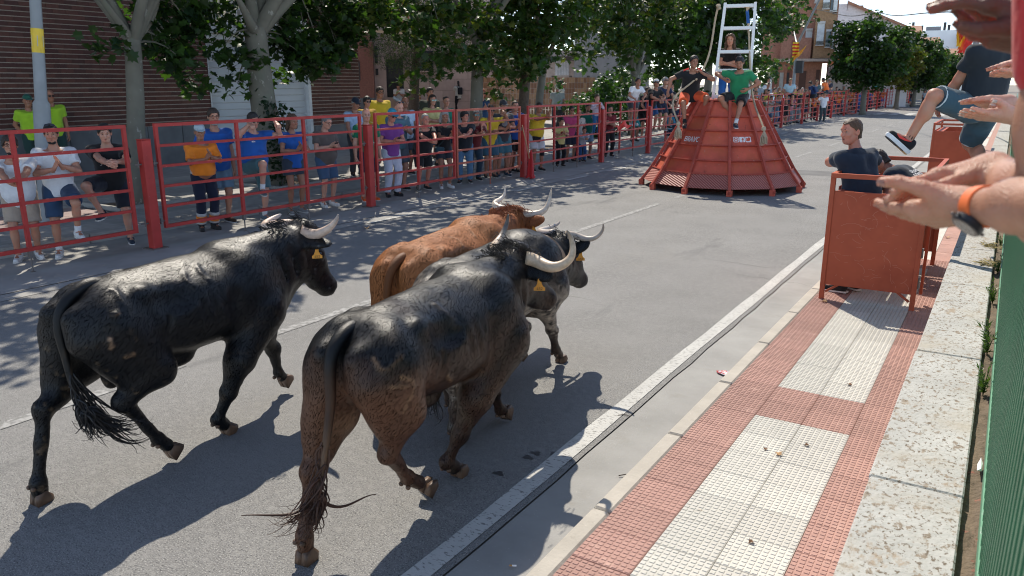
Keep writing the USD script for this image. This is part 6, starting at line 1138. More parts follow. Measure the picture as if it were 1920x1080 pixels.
def long_hair(step, length, thick=0.016, seed=0, wild=0.01):
    F = Field((-0.24, -0.19, -0.48), (0.14, 0.19, 0.19), step); F.ell((-0.012, 0, 0.036), (0.104 + thick, 0.080 + thick, 0.093 + thick), 0.01)
    for y in (-1, 1): F.cone((-0.03, y * 0.072, 0.02), (-0.03, y * (0.085 + wild), -length), 0.034, 0.026, 0.03)
    F.cone((-0.065, 0, 0.0), (-0.085, 0, -length - 0.03), 0.075, 0.055, 0.03)
    P = F.points(); x, y, z = P[..., 0], P[..., 1], P[..., 2]
    face = np.maximum.reduce([0.028 - x + 0.20 * np.abs(y), z - (0.085 - 6.0 * y * y), ]); F.d = np.maximum(F.d, -np.maximum(0.022 - x, z - 0.090 + 5 * y * y)).astype(np.float32)
    F.d += ((meshkit.fbm(P * np.array([50, 50, 14]), 3, seed) - 0.5) * (0.018 + wild)).astype(np.float32)
    return F.mesh()
def beard_shape(step, full=True):
    F = Field((-0.06, -0.09, -0.17), (0.14, 0.09, 0.03), step)
    F.ell((0.050, 0, -0.088), (0.040, 0.043, 0.036), 0.03); F.cone((0.00, 0.047, -0.03), (0.045, 0.022, -0.092), 0.022, 0.022, 0.03); F.cone((0.00, -0.047, -0.03), (0.045, -0.022, -0.092), 0.022, 0.022, 0.03)
    F.cone((0.082, 0.022, -0.050), (0.082, -0.022, -0.050), 0.0085, 0.0085, 0.01); F.ell((0.10, 0, -0.0615), (0.025, 0.020, 0.007), 0.004, op='sub'); F.ell((0.075, 0, 0.0), (0.05, 0.045, 0.045), 0.01, op='sub')
    F.d += ((meshkit.fbm(F.points() * 60, 2, 4) - 0.5) * 0.010).astype(np.float32); return F.mesh()
HAIRS = {}
for q_, st_ in (('near', 0.006), ('mid', 0.009), ('far', 0.015)):
    HAIRS['short', q_] = cap_shape(st_, 0.070, 0.009, -0.075, wild=0.004); HAIRS['crop', q_] = cap_shape(st_, 0.085, 0.003, -0.07, seed=2); HAIRS['thick', q_] = cap_shape(st_, 0.068, 0.015, -0.085, seed=3, wild=0.008)
    HAIRS['ring', q_] = cap_shape(st_, 0.35, 0.004, -0.075, seed=5) if False else None
    HAIRS['long', q_] = long_hair(st_, 0.20); HAIRS['bob', q_] = long_hair(st_, 0.11, 0.020, 3, 0.018); HAIRS['wild', q_] = long_hair(st_, 0.24, 0.020, 7, 0.03); HAIRS['beard', q_] = beard_shape(st_)
    F_ = Field((-0.17, -0.12, -0.12), (0.05, 0.12, 0.09), st_); F_.cone((-0.045, 0, 0.0), (-0.05, 0, -0.06), 0.072, 0.056, 0.02); F_.cut((0, 0, 0.035), (0.25, 0, 1.0)); F_.cut((-0.02, 0, 0), (1, 0, 0)); F_.ell((-0.03, 0.055, 0.0), (0.035, 0.028, 0.035), 0.02); F_.ell((-0.03, -0.055, 0.0), (0.035, 0.028, 0.035), 0.02); HAIRS['ring', q_] = F_.mesh()
    F_ = Field((-0.21, -0.12, -0.10), (0.14, 0.12, 0.19), st_); F_.ell((-0.010, 0, 0.035), (0.108, 0.083, 0.097), 0.01); F_.cone((-0.06, 0, 0.02), (-0.065, 0, -0.03), 0.055, 0.045, 0.02); F_.ell((-0.13, 0, 0.06), (0.045, 0.045, 0.045), 0.01); F_.cut((0.0, 0, 0.055), unit((0.75, 0, -1.0))); HAIRS['bun', q_] = F_.mesh()
def cap_mesh():
    d = [hull([(0.112 * math.cos(t) * c - 0.008, 0.086 * math.sin(t) * c, 0.052 + 0.098 * s) for t in np.linspace(0, 6.283, 18) for c, s in ((1, 0), (0.98, 0.3), (0.86, 0.62), (0.6, 0.87), (0.25, 0.99))])]
    b = [(0.085 + 0.095 * math.cos(t) * 1.0, 0.080 * math.sin(t), 0.055 - 0.018 * math.cos(t)) for t in np.linspace(-1.5, 1.5, 12)]
    d.append(hull([np.array(p) + [0, 0, e] for p in b for e in (0, 0.006)])); return trimesh.util.concatenate(d)
CAP = cap_mesh()
HAT = trimesh.util.concatenate([hull([(0.105 * math.cos(t) * c - 0.008, 0.085 * math.sin(t) * c, 0.055 + s) for t in np.linspace(0, 6.283, 16) for c, s in ((1, 0), (0.95, 0.08), (0.7, 0.10))]), hull([(0.175 * math.cos(t) - 0.008, 0.155 * math.sin(t), 0.055 + e) for t in np.linspace(0, 6.283, 22) for e in (-0.004, 0.004)])])
def glasses_mesh(dark):
    m = []
    for y in (-1, 1):
        a = np.linspace(0, 2 * np.pi, 14); c = np.array([0.100, y * 0.033, 0.010]); r = np.stack([-0.35 * np.abs(0.026 * np.cos(a)) * 0.4, 0.027 * np.cos(a), 0.020 * np.sin(a)], 1)
        if dark: m.append(hull(np.vstack([c + r, c + r + [0.006, 0, 0]])))
        else: m.append(tube(c + r, 0.0032, 5, cap=False))
        m.append(bar((0.096, y * 0.060, 0.014), (-0.005, y * 0.082, 0.012), 0.003, 0.006))
    m.append(bar((0.104, -0.010, 0.014), (0.104, 0.010, 0.014), 0.004, 0.005)); return trimesh.util.concatenate(m)
GLASSES, SHADES = glasses_mesh(False), glasses_mesh(True)
EYES_W = trimesh.util.concatenate([ball((0.0735, y * 0.031, 0.010), (0.0125, 0.0125, 0.0070), 2) for y in (-1, 1)]); IRIS = trimesh.util.concatenate([ball((0.0825, y * 0.031, 0.010), (0.0050, 0.0062, 0.0060), 1) for y in (-1, 1)])
BROWS = trimesh.util.concatenate([tube([(0.094, y * 0.014, 0.031), (0.093, y * 0.032, 0.036), (0.082, y * 0.050, 0.030)], [0.0035, 0.0045, 0.0025], 5) for y in (-1, 1)]); LIPS = trimesh.util.concatenate([tube([(0.085, -0.021, -0.058), (0.092, 0, -0.0555), (0.085, 0.021, -0.058)], [0.002, 0.0045, 0.002], 6), tube([(0.084, -0.019, -0.0635), (0.090, 0, -0.067), (0.084, 0.019, -0.0635)], [0.002, 0.0055, 0.002], 6)])
# hand template: wrist at the origin, fingers along +x, palm towards -z, thumb towards +y
def hand_field(kind, step):
    F = Field((-0.07, -0.07, -0.10), (0.21, 0.11, 0.06), step); F.cone((-0.05, 0, 0), (0.01, 0, 0), 0.027, 0.025, 0.02); cu = {'flat': (0.12, 0.15, 0.10), 'relax': (0.35, 0.5, 0.35), 'grip': (0.95, 1.35, 0.9), 'fist': (1.3, 1.6, 1.0), 'splay': (0.10, 0.12, 0.08)}[kind]
    for y, ln in ((0.027, 0.036), (0.009, 0.036), (-0.009, 0.034), (-0.026, 0.031)): F.cone((0.012, y * 0.6, 0), (0.088, y, 0.001), 0.017, 0.0125, 0.014)
    for k, (y, L, sp) in enumerate(((0.029, 0.072, 0.07), (0.0095, 0.080, 0.0), (-0.0095, 0.075, -0.05), (-0.027, 0.060, -0.12))):
        if kind == 'splay': sp *= 2.4
        p = np.array([0.092, y, 0.002]); a = 0.0
        for q, fr in enumerate((0.45, 0.30, 0.25)):
            a += cu[q]; d = np.array([math.cos(a) * math.cos(sp), math.cos(a) * math.sin(sp), -math.sin(a)]); n = p + d * L * fr; F.cone(p, n, 0.0088 - 0.0006 * q, 0.0084 - 0.0008 * q, 0.004); p = n
    th = {'flat': ((0.055, 0.052, -0.008), (0.088, 0.064, -0.014), (0.112, 0.066, -0.018)), 'splay': ((0.05, 0.056, -0.010), (0.080, 0.080, -0.018), (0.100, 0.094, -0.022))}.get(kind, ((0.055, 0.045, -0.022), (0.085, 0.040, -0.042), (0.105, 0.028, -0.052)))
    F.cone((0.015, 0.018, -0.006), th[0], 0.018, 0.0125, 0.014); F.cone(th[0], th[1], 0.0115, 0.0098, 0.005); F.cone(th[1], th[2], 0.0098, 0.0082, 0.004)
    return F
HANDS = {(k, q): hand_field(k, s).mesh() for k in ('flat', 'relax', 'grip') for q, s in (('near', 0.0042), ('mid', 0.006))}
def mirror(m): m = m.copy(); m.vertices = m.vertices * [1, -1, 1]; m.invert(); return m
def place_hand(tmpl, left, wrist, d, palm, s):
    """hand at a wrist: fingers along d, palm facing 'palm'"""
    d = unit(d); z = -unit(np.asarray(palm, float) - d * (np.asarray(palm, float) @ d)); y = np.cross(z, d); m = tmpl if not left else mirror(tmpl)
    # the template is a right hand seen from its back with the thumb at +y
    return moved(m, np.stack([d, y, z], 1), wrist, s)
EYEW = mat('eye_white', (0.42, 0.37, 0.33), rough=0.25, var=0.02); EYED = mat('eye_iris', (0.03, 0.018, 0.012), rough=0.15); LENS = mat('dark_lens', (0.012, 0.012, 0.014), rough=0.12, spec=0.7); LENSB = mat('mirror_lens', (0.12, 0.30, 0.36), rough=0.12, metallic=0.6); LENSW = mat('white_lens', (0.35, 0.55, 0.50), rough=0.15, metallic=0.4)
HAIRC = {k: mat('hair_' + k, c, rough=0.55, var=0.35, vscale=45, bump=0.6, bscale=90) for k, c in dict(black=(0.014, 0.011, 0.010), dark=(0.030, 0.019, 0.013), brown=(0.075, 0.040, 0.022), grey=(0.28, 0.27, 0.255), salt=(0.13, 0.125, 0.12), red=(0.30, 0.055, 0.025), fair=(0.20, 0.13, 0.07)).items()}
SKINS = {'fair': skin((0.44, 0.245, 0.175)), 'mid': skin((0.37, 0.195, 0.128)), 'tan': skin((0.285, 0.142, 0.088)), 'dark': skin((0.20, 0.095, 0.058)), 'red': skin((0.43, 0.195, 0.135))}
LIPM = mat('lips', (0.30, 0.095, 0.075), rough=0.5, var=0.05); SOLE = mat('white_sole', (0.62, 0.61, 0.58), rough=0.7)
STEPS = {'near': 0.0150, 'mid': 0.0195, 'far': 0.032, 'hero': 0.0115}
def build_person(o, pose):
    """returns (parts, head top) in local metres: feet near the origin, facing +x, y to the left. o: looks, pose: joint targets"""
    q = o.get('q', 'mid'); step = STEPS[q]; hq = 'near' if q in ('near', 'hero') else q; fem = o.get('fem', False); fat = o.get('fat', 0.0); wd = 0.93 if fem else 1.0
    P = np.array(pose.get('pelvis', (0, 0, 0.93)), float); La = math.radians(pose.get('lean', 3)); Tw = math.radians(pose.get('twist', 0)); Sd = math.radians(pose.get('side', 0))
    R = rotz(Tw) @ rotx(Sd) @ roty(La); Rp = rotz(math.radians(pose.get('hipturn', 0)))
    at = lambda v: P + R @ np.asarray(v, float)
    chest, neck = at((0.0, 0, 0.33)), at((-0.005, 0, 0.53)); sh = {s: at((-0.005, s * 0.185 * wd, 0.475)) for s in (-1, 1)}; hip = {s: P + Rp @ np.array([0, s * 0.092, -0.02]) for s in (-1, 1)}
    Rh = rotz(Tw + math.radians(pose.get('look', 0))) @ roty(La * 0.35 + math.radians(pose.get('nod', 4))) @ rotx(math.radians(pose.get('tilt', 0)))
    hc = neck + (R @ np.array([0.0, 0, 0.06])) + Rh @ np.array([0.035, 0, 0.135]); hs = o.get('headk', 1.0)
    limbs = {}
    for s, k in ((1, 'l'), (-1, 'r')):
        wr = np.array(pose.get(k + 'hand', (0.06, s * 0.27, 0.78)), float); el, wr = ik(sh[s], wr, 0.285, 0.255, pose.get(k + 'elbow', (-0.6, s * 0.7, -0.5)))
        an = np.array(pose.get(k + 'foot', (0.0, s * 0.11, 0.085)), float); kn, an = ik(hip[s], an, 0.425, 0.425, pose.get(k + 'knee', (1, s * 0.12, 0)))
        limbs[s] = (el, wr, kn, an)
    allp = np.array([P, chest, neck, hc, *[x for s in limbs for x in limbs[s]], *sh.values(), *hip.values()]); lo, hi = allp.min(0) - 0.26, allp.max(0) + 0.26
    F = Field(lo, hi, step); w = max(step * 0.9, 0.0)
    T = lambda v, ra, v2, rb, k=0.05, dst=F: dst.cone(at(v), at(v2), ra, rb, k)
    def torso(D, g, k=0.06):
        for s in (-1, 1):
            D.cone(P + Rp @ np.array([0, s * 0.055, -0.10 if g > 0.005 else 0.0]), at((0.0, s * 0.050 * wd, 0.16)), 0.105 + g + 0.25 * fat, (0.088 if fem else 0.098) + g + 0.5 * fat, k); D.cone(at((0.0, s * 0.050 * wd, 0.16)), at((0.0, s * 0.082 * wd, 0.40)), (0.088 if fem else 0.098) + g + 0.5 * fat, 0.100 * wd + g + 0.1 * fat, k)
            D.cone(at((0, s * 0.07 * wd, 0.44)), sh[s] + R @ np.array([0, 0, -0.005]), 0.085 * wd + g * 0.8, 0.062 * wd + g, k)
            if fem: D.ell(at((0.085, s * 0.075, 0.335)), (0.062 + g * 0.5, 0.066 + g * 0.5, 0.062 + g * 0.5), 0.04)
        if g > 0.005: D.cone(P + [0, 0, -0.10], at((0.0, 0, 0.16)), 0.107 + g + 0.3 * fat, 0.09 + g + 0.4 * fat, k)
        if fat > 0.02: D.ell(at((0.05 + fat * 0.6, 0, 0.10)), (0.10 + fat + g, 0.13 + fat * 0.6 + g, 0.14 + fat * 0.4 + g), 0.06)
        D.cone(at((0.0, 0, 0.47)), neck, 0.075 + g, 0.055 + g * 0.6, 0.05)
    torso(F, 0.0)
    F.cone(neck + R @ np.array([0, 0, -0.03]), hc + Rh @ np.array([-0.03, 0, -0.09]) * hs, 0.060 * (0.88 if fem else 1), 0.052 * (0.85 if fem else 1), 0.03)
    for s in (-1, 1):
        el, wr, kn, an = limbs[s]; t = o.get('limb', 1.0) * (0.88 if fem else 1.0); t2 = o.get('limb', 1.0) * (0.97 if fem else 1.0)
        F.cone(sh[s], el, 0.056 * t, 0.043 * t, 0.04); F.ell(sh[s] * 0.6 + el * 0.4, (0.050 * t,) * 3, 0.04); F.cone(el, el * 0.6 + wr * 0.4, 0.043 * t, 0.042 * t, 0.02); F.cone(el * 0.6 + wr * 0.4, wr, 0.042 * t, 0.028 * t, 0.02)
        F.cone(hip[s], kn, 0.090 * t2 + 0.2 * fat, 0.056 * t2, 0.04); dk = unit(an - kn); bk = unit(np.cross(np.cross(dk, unit(kn - hip[s]) + [1e-3, 0, 0]), dk)) if abs(dk @ unit(kn - hip[s])) < 0.99 else np.array([-1.0, 0, 0])
        F.cone(kn, an, 0.052 * t2, 0.036 * t2, 0.03); F.ell(kn * 0.68 + an * 0.32 + np.array([-0.018, 0, 0]), (0.052 * t2, 0.048 * t2, 0.052 * t2) if q == 'far' else (0.050 * t2, 0.046 * t2, 0.085 * t2), 0.04, R=None)
        ft = np.array(pose.get(('l' if s > 0 else 'r') + 'toe', (1.0, s * 0.25, -0.05)), float); ft = unit(ft); F.cone(an + [0, 0, -0.02], an + ft * 0.13 + [0, 0, -0.045], 0.036, 0.030, 0.03)
    body = [F.mesh()]; hm = moved(HEADS[fem, hq], Rh, hc, hs); body.append(hm)
    for s, k in ((1, 'l'), (-1, 'r')):
        el, wr, kn, an = limbs[s]; kind = pose.get(k + 'grip', 'relax'); d = pose.get(k + 'dir'); d = unit(np.asarray(d, float)) if d is not None else unit(wr - el)
        if q != 'far': body.append(place_hand(HANDS[kind, 'near' if q in ('near', 'hero') else 'mid'], s > 0, wr + unit(wr - el) * 0.012, d, pose.get(k + 'palm', (0, -s, 0)), o.get('limb', 1.0) * (0.92 if fem else 1.0)))
        else: body.append(moved(place_hand(HANDS[kind, 'mid'], s > 0, (0, 0, 0), d, pose.get(k + 'palm', (0, -s, 0)), 1.0), None, wr))
    parts = [('body', trimesh.util.concatenate(body), SKINS[o.get('skin', 'mid')], True)]
    # clothes: loose shells cut at neckline, cuffs and hems
    up = R @ np.array([0, 0, 1.0]); fwd = R @ np.array([1.0, 0, 0])
    tp = o.get('top', 'tee'); g = o.get('loose', 0.020) + step * 0.25
    if tp:
        C = Field(lo, hi, step); torso(C, g); hem = o.get('hem', -0.09)
        C.cut(at((0, 0, hem)), -up); C.cut(at((0.0, 0, 0.535)), up); C.cut(at((0.065, 0, 0.505)), unit(fwd * 0.6 + up))
        for s in (-1, 1):
            el, wr = limbs[s][:2]
            if tp in ('tee', 'polo'): a, b = sh[s], sh[s] + (el - sh[s]) * o.get('sleeve', 0.62); C.cone(a, el, 0.054 * wd + g * 0.7, 0.050 * wd + g * 0.9, 0.02, clip=(b, unit(el - sh[s])))
            elif tp == 'long': C.cone(sh[s], el, 0.060 + g * 0.8, 0.048 + g * 0.7, 0.03); C.cone(el, wr, 0.048 + g * 0.7, 0.036 + g * 0.5, 0.02, clip=(el + (wr - el) * o.get('cuff', 0.93), unit(wr - el)))
        Gp = C.points()[::2, ::2, ::2]; nz = meshkit.noise(Gp * np.array([13, 13, 7]), 3 + o.get('seed', 0)) - 0.5
        nz = nz.repeat(2, 0).repeat(2, 1).repeat(2, 2)[:C.n[0], :C.n[1], :C.n[2]]; C.d += (nz * 0.016 - 0.003).astype(np.float32)
        parts.append((o.get('topname', 'shirt'), C.mesh(), cloth(o['tc']), True))
        if tp == 'polo': parts.append(('collar', tube([neck + R @ np.array([0.062 * math.cos(a), 0.062 * math.sin(a), -0.018 - 0.02 * math.cos(a)]) for a in np.linspace(0.35, 2 * np.pi - 0.35, 14)], 0.014, 6), cloth(o.get('collar', o['tc'])), True))
    bt = o.get('bottom', 'shorts')
    if bt:
        C = Field(lo, hi, step); g2 = (0.026 if bt == 'shorts' else 0.014) + step * 0.25
        for s in (-1, 1): C.cone(P + Rp @ np.array([0, s * 0.055, 0.0]), at((0, s * 0.05, 0.09)), 0.108 + g2 * 0.6 + 0.25 * fat, 0.098 + g2 * 0.5 + 0.4 * fat, 0.05)
        C.cut(at((0, 0, 0.075)), up)
        for s in (-1, 1):
            _, _, kn, an = limbs[s]; fl = unit(kn - hip[s]); t2 = o.get('limb', 1.0)
            if bt == 'shorts': b = hip[s] + (kn - hip[s]) * o.get('leg', 0.86); C.cone(hip[s], kn, 0.094 * t2 + g2 * 0.8 + 0.2 * fat, 0.066 * t2 + g2, 0.03, clip=(b, fl))
            else: C.cone(hip[s], kn, 0.092 * t2 + g2 + 0.2 * fat, 0.060 * t2 + g2, 0.03); C.cone(kn, an, 0.060 * t2 + g2, 0.044 * t2 + g2 * (1.2 if bt == 'trousers' else 0.4), 0.02, clip=(kn + (an - kn) * 0.97, unit(an - kn)))
        Gp = C.points()[::2, ::2, ::2]; nz = (meshkit.noise(Gp * 15, 9 + o.get('seed', 0)) - 0.5).repeat(2, 0).repeat(2, 1).repeat(2, 2)[:C.n[0], :C.n[1], :C.n[2]]; C.d += (nz * 0.014 - 0.003).astype(np.float32)
        parts.append((bt, C.mesh(), cloth(o['bc']), True))
    for s, k in ((1, 'l'), (-1, 'r')):
        an = limbs[s][3]; ft = unit(pose.get(k + 'toe', (1.0, s * 0.25, -0.05))); fu = unit(np.array([0, 0, 1.0]) - ft * ft[2]); sd = np.cross(fu, ft); C = Field(an - 0.23, an + 0.24, max(step * 0.55, 0.008)); a, b = an - ft * 0.035 - fu * 0.035, an + ft * 0.145 - fu * 0.052
        C.cone(a, b, 0.044, 0.034, 0.02); C.cone(a + fu * 0.035, a + (b - a) * 0.35 + fu * 0.01, 0.042, 0.04, 0.03); C.cut(an - fu * 0.082, -fu); C.cut(an + fu * 0.035, fu); parts.append(('shoe', C.mesh(), cloth(o.get('shoe', (0.03, 0.03, 0.032))), True))
        if q != 'far':
            parts.append(('sole', hull([an - fu * h_ + ft * x + sd * y for h_ in (0.068, 0.084) for x, y in ((-0.082, 0.03), (-0.082, -0.03), (0.06, 0.046), (0.06, -0.046), (0.155, 0.036), (0.155, -0.036), (0.182, 0.0))]), SOLE if o.get('sole', 1) else cloth(o.get('shoe', (0.03, 0.03, 0.032))), False))
            if o.get('sock'): parts.append(('sock', tube([an + (limbs[s][2] - an) * f for f in (0.0, 0.12, o.get('sockh', 0.24))], [0.042, 0.041, 0.043], 10), cloth(o['sock']), True))
    # head things
    hd = lambda m: moved(m, Rh, hc, hs)
    hk = o.get('hair', 'short'); hcol = HAIRC[o.get('hc', 'dark')]
    if hk: parts.append(('hair', hd(HAIRS[hk, hq]), hcol, True))
    if o.get('beard'): parts.append(('beard', hd(HAIRS['beard', hq]), HAIRC[o['beard']], True))
    if q != 'far':
        parts += [('eyes', hd(EYES_W), EYEW, True), ('eyebrows', hd(BROWS), HAIRC[o.get('hc', 'dark')] if hk else HAIRC['brown'], False), ('lips', hd(LIPS), LIPM, True)]
        if not o.get('shades'): parts.append(('irises', hd(IRIS), EYED, True))
    if o.get('cap') is not None: parts.append(('cap', hd(CAP if not o.get('capback') else moved(CAP, rotz(np.pi))), cloth(o['cap']), False))
    if o.get('hat') is not None: parts.append(('hat', hd(HAT), cloth(o['hat']), False))
    if o.get('glasses'): parts.append(('glasses', hd(GLASSES), LENS, False))
    if o.get('shades'): parts.append(('sunglasses', hd(SHADES), {1: LENS, 2: LENSB, 3: LENSW}[o['shades']], False))
    frames = dict(at=at, R=R, P=P, neck=neck, hc=hc, Rh=Rh, limbs=limbs, sh=sh, hip=hip, up=up, fwd=fwd)
    for f in o.get('extra', ()): parts += f(frames)
    return parts, hc + Rh @ np.array([-0.01, 0, 0.128]) * hs, frames
def stand(label, o, pose, M, loc, group=None):
    """places built parts: M maps local to world (rotation * scale, shift)"""
    Rz, s, t = M; th = Thing('person', label, 'person', loc, group); th.frames = None
    hair = None
    for nm, m, mm, sm in build_cache[0]:
        m = moved(m, Rz, t, s); th.part(nm, m, mm, sm)
    return th
build_cache = [None]
def person_at(label, px, py, X, yaw, o, pose, ground=None, size=None, group=None, depth=None):
    """a person whose head top shows at pixel (px, py) on the plane x = X; yaw in degrees from +x (towards the road), turning left"""
    T = atX(px, py, X) if depth is None else atD(px, py, depth)
    if ground is None: ground = 0.0 if T[0] > -10.77 else 0.15
    parts, topv, fr = build_person(o, pose); build_cache[0] = parts
    low = min(m.vertices[:, 2].min() for n, m, *_ in parts if n in ('sole', 'shoe')) if ground != 'free' else 0
    if size is None: s = (T[2] - ground) / (topv[2] - low)
    else: s = size
    Rz = rotz(math.radians(yaw)); t = T - (Rz @ topv) * s
    if ground != 'free' : t[2] = ground - low * s
    if size is None and not 0.45 < s < 1.25: print('scale', label, round(s, 2))
    return stand(label, o, pose, (Rz, s, t), (t[0], t[1], t[2] if ground == 'free' else ground), group)
# ------------------------------------------------------------------ poses
def clap(h=1.22, r=0.30, y=0.0, **k):
    p = dict(lhand=(r, 0.05 + y, h), rhand=(r, -0.055 + y, h - 0.04), lpalm=(0.1, -1, 0.2), rpalm=(0.1, 1, 0.1), ldir=(0.55, -0.35, 0.75), rdir=(0.75, 0.25, 0.55), lgrip='flat', rgrip='flat', lelbow=(-0.3, 0.8, -0.7), relbow=(-0.3, -0.8, -0.7), nod=6); p.update(k); return p
def lean(h=1.16, r=0.54, y=0.0, **k):
    p = dict(pelvis=(-0.16, 0, 0.91), lean=24, lhand=(r, 0.055 + y, h + 0.02), rhand=(r - 0.01, -0.05 + y, h), lpalm=(-0.4, -1, -0.1), rpalm=(-0.4, 1, 0.1), ldir=(0.85, -0.5, -0.1), rdir=(0.85, 0.5, -0.15), lgrip='relax', rgrip='relax', lelbow=(-0.5, 0.8, -0.5), relbow=(-0.5, -0.8, -0.5), lfoot=(-0.22, 0.12, 0.085), rfoot=(-0.12, -0.12, 0.085), nod=-8); p.update(k); return p
def phone(h=1.17, **k): return clap(h, 0.27, lhand=(0.27, 0.03, h), rhand=(0.25, -0.07, h - 0.01), lpalm=(-0.4, -0.4, 0.8), rpalm=(-0.3, 0.5, 0.8), ldir=(0.8, -0.4, 0.2), rdir=(0.8, 0.4, 0.2), lgrip='grip', rgrip='relax', nod=16, **k)
def down(**k):
    p = dict(lhand=(0.05, 0.26, 0.80), rhand=(0.04, -0.26, 0.79)); p.update(k); return p
def cross(**k):
    p = dict(lhand=(0.21, -0.10, 1.17), rhand=(0.20, 0.10, 1.13), ldir=(0.1, -1, 0.1), rdir=(0.1, 1, 0.1), lpalm=(-1, 0, 0), rpalm=(-1, 0, 0), lelbow=(-0.2, 1, -0.8), relbow=(-0.2, -1, -0.8)); p.update(k); return p
BLKP = mat('phone_black', (0.012, 0.012, 0.014), rough=0.2, spec=0.6)
def x_phone(f):
    w = f['limbs'][1][1]; c = w + np.array([0.085, -0.035, 0.03]); return [('phone', moved(box(-0.07, -0.035, -0.004, 0.07, 0.035, 0.004, ch=0.003), roty(-0.7), c), BLKP, False)]
def x_band(z0, z1, col, r=(0.185, 0.155)):
    def g(f):
        P = f['P'] * [1, 1, 0]; a = np.linspace(0, 2 * np.pi, 24); return [('reflective_band', trimesh.util.concatenate([tube([P + [r[1] * math.cos(t), r[0] * math.sin(t), z] for t in a], 0.022, 6, cap=False) for z in np.arange(z0, z1, 0.03)]), cloth(col), True)]
    return g
def x_shin(cols):
    def g(f):
        out = []
        for s in (-1, 1):
            _, _, kn, an = f['limbs'][s]
            for t0, t1, c in cols: out.append(('trouser_band', tube([kn + (an - kn) * t for t in (t0, t1)], [0.088, 0.082], 12), cloth(c), True))
        return out
    return g
def x_cane(f):
    w = f['limbs'][-1][1] + np.array([0.05, 0, -0.05]); return [('walking_cane', trimesh.util.concatenate([tube([w, [w[0] + 0.05, w[1], 0.0]], 0.012, 6), bar(w + [-0.06, 0, 0], w + [0.06, 0, 0], 0.022)]), mat('cane_wood', (0.06, 0.035, 0.02)), False)]
def x_strap(col):
    def g(f):
        p = [f['at'](v) for v in ((-0.06, 0.10, 0.50), (0.06, 0.10, 0.50), (0.135, 0.04, 0.36), (0.150, -0.07, 0.20), (0.10, -0.16, 0.08))]; return [('bag_strap', tube(spline(p, 12), 0.014, 5), cloth(col), True)]
    return g
def x_bag(col, v=(0.12, -0.14, -0.02), sz=(0.06, 0.11, 0.08)):
    def g(f): c = f['at'](v); return [('belt_bag', moved(box(-sz[0], -sz[1], -sz[2], *sz, ch=0.02), f['R'], c), cloth(col), False)]
    return g
def x_pack(col):
    def g(f):
        m = [moved(hull(np.vstack([ball((0, y, z), 0.05, 1).vertices for y in (-0.09, 0.09) for z in (-0.13, 0.14)])), f['R'], f['at']((-0.19, 0, 0.28)))]
        m += [tube(spline([f['at'](v) for v in ((-0.14, s * 0.10, 0.42), (-0.02, s * 0.11, 0.545), (0.115, s * 0.11, 0.42), (0.06, s * 0.15, 0.22), (-0.1, s * 0.13, 0.15))], 12), 0.016, 5) for s in (-1, 1)]; return [('backpack', trimesh.util.concatenate(m), cloth(col), True)]
    return g
def x_stripes(col, n=3):
    def g(f):
        out = []
        for s in (-1, 1):
            a, b = f['sh'][s], f['limbs'][s][0]; nk = f['neck']
            for k in range(n): out.append(tube(spline([nk * 0.55 + a * 0.45 + f['up'] * 0.085 + f['fwd'] * (0.02 * (k - 1)), a + f['up'] * 0.068 + (a - nk) * 0.10 + f['fwd'] * (0.022 * (k - 1)), a * 0.5 + b * 0.5 + unit(a - nk) * 0.066 + f['fwd'] * (0.02 * (k - 1))], 8), 0.0065, 5))
        return [('shoulder_stripes', trimesh.util.concatenate(out), cloth(col), True)]
    return g
def x_headshades(f): return [('sunglasses', moved(SHADES, f['Rh'] @ roty(-0.85), f['hc'] + f['Rh'] @ np.array([0.0, 0, 0.045])), LENS, False)]
def x_knee(f): _, _, kn, an = f['limbs'][1]; return [('knee_band', tube([kn + (an - kn) * t for t in (-0.02, 0.25)], 0.066, 12), cloth((0.02, 0.02, 0.022)), True)]
def decal(parts, on, m2, c, ex_, ey_, col):
    """flat print laid onto a garment: m2 is a thin mesh in its own xy plane"""
    tgt = next(m for n, m, *_ in parts if n == on); tgt = trimesh.Trimesh(tgt.vertices, tgt.faces, process=False); ez_ = np.cross(ex_, ey_); v = m2.vertices; o = c + np.outer(v[:, 0], ex_) + np.outer(v[:, 1], ey_) + ez_ * 0.3
    loc, ir, _ = tgt.ray.intersects_location(o, np.tile(-ez_, (len(o), 1)), multiple_hits=False)
    if len(ir) < len(o): return []
    w = np.zeros_like(o); w[ir] = loc; m = m2.copy(); m.vertices = w + ez_ * (0.004 + 0.5 * v[:, 2:3]); return [('print', m, col, False)]
NAVY, BLACK, WHITE, DENIM, LDENIM, GREYC = (0.022, 0.028, 0.048), (0.013, 0.013, 0.015), (0.66, 0.67, 0.69), (0.055, 0.10, 0.18), (0.14, 0.22, 0.30), (0.12, 0.12, 0.125)
BLUE, YELLOW, LIME, ORANGE, TEAL = (0.018, 0.095, 0.36), (0.66, 0.46, 0.035), (0.33, 0.55, 0.03), (0.80, 0.22, 0.02), (0.03, 0.21, 0.24)
WSHOE, KSHOE = (0.62, 0.62, 0.62), (0.018, 0.018, 0.02)
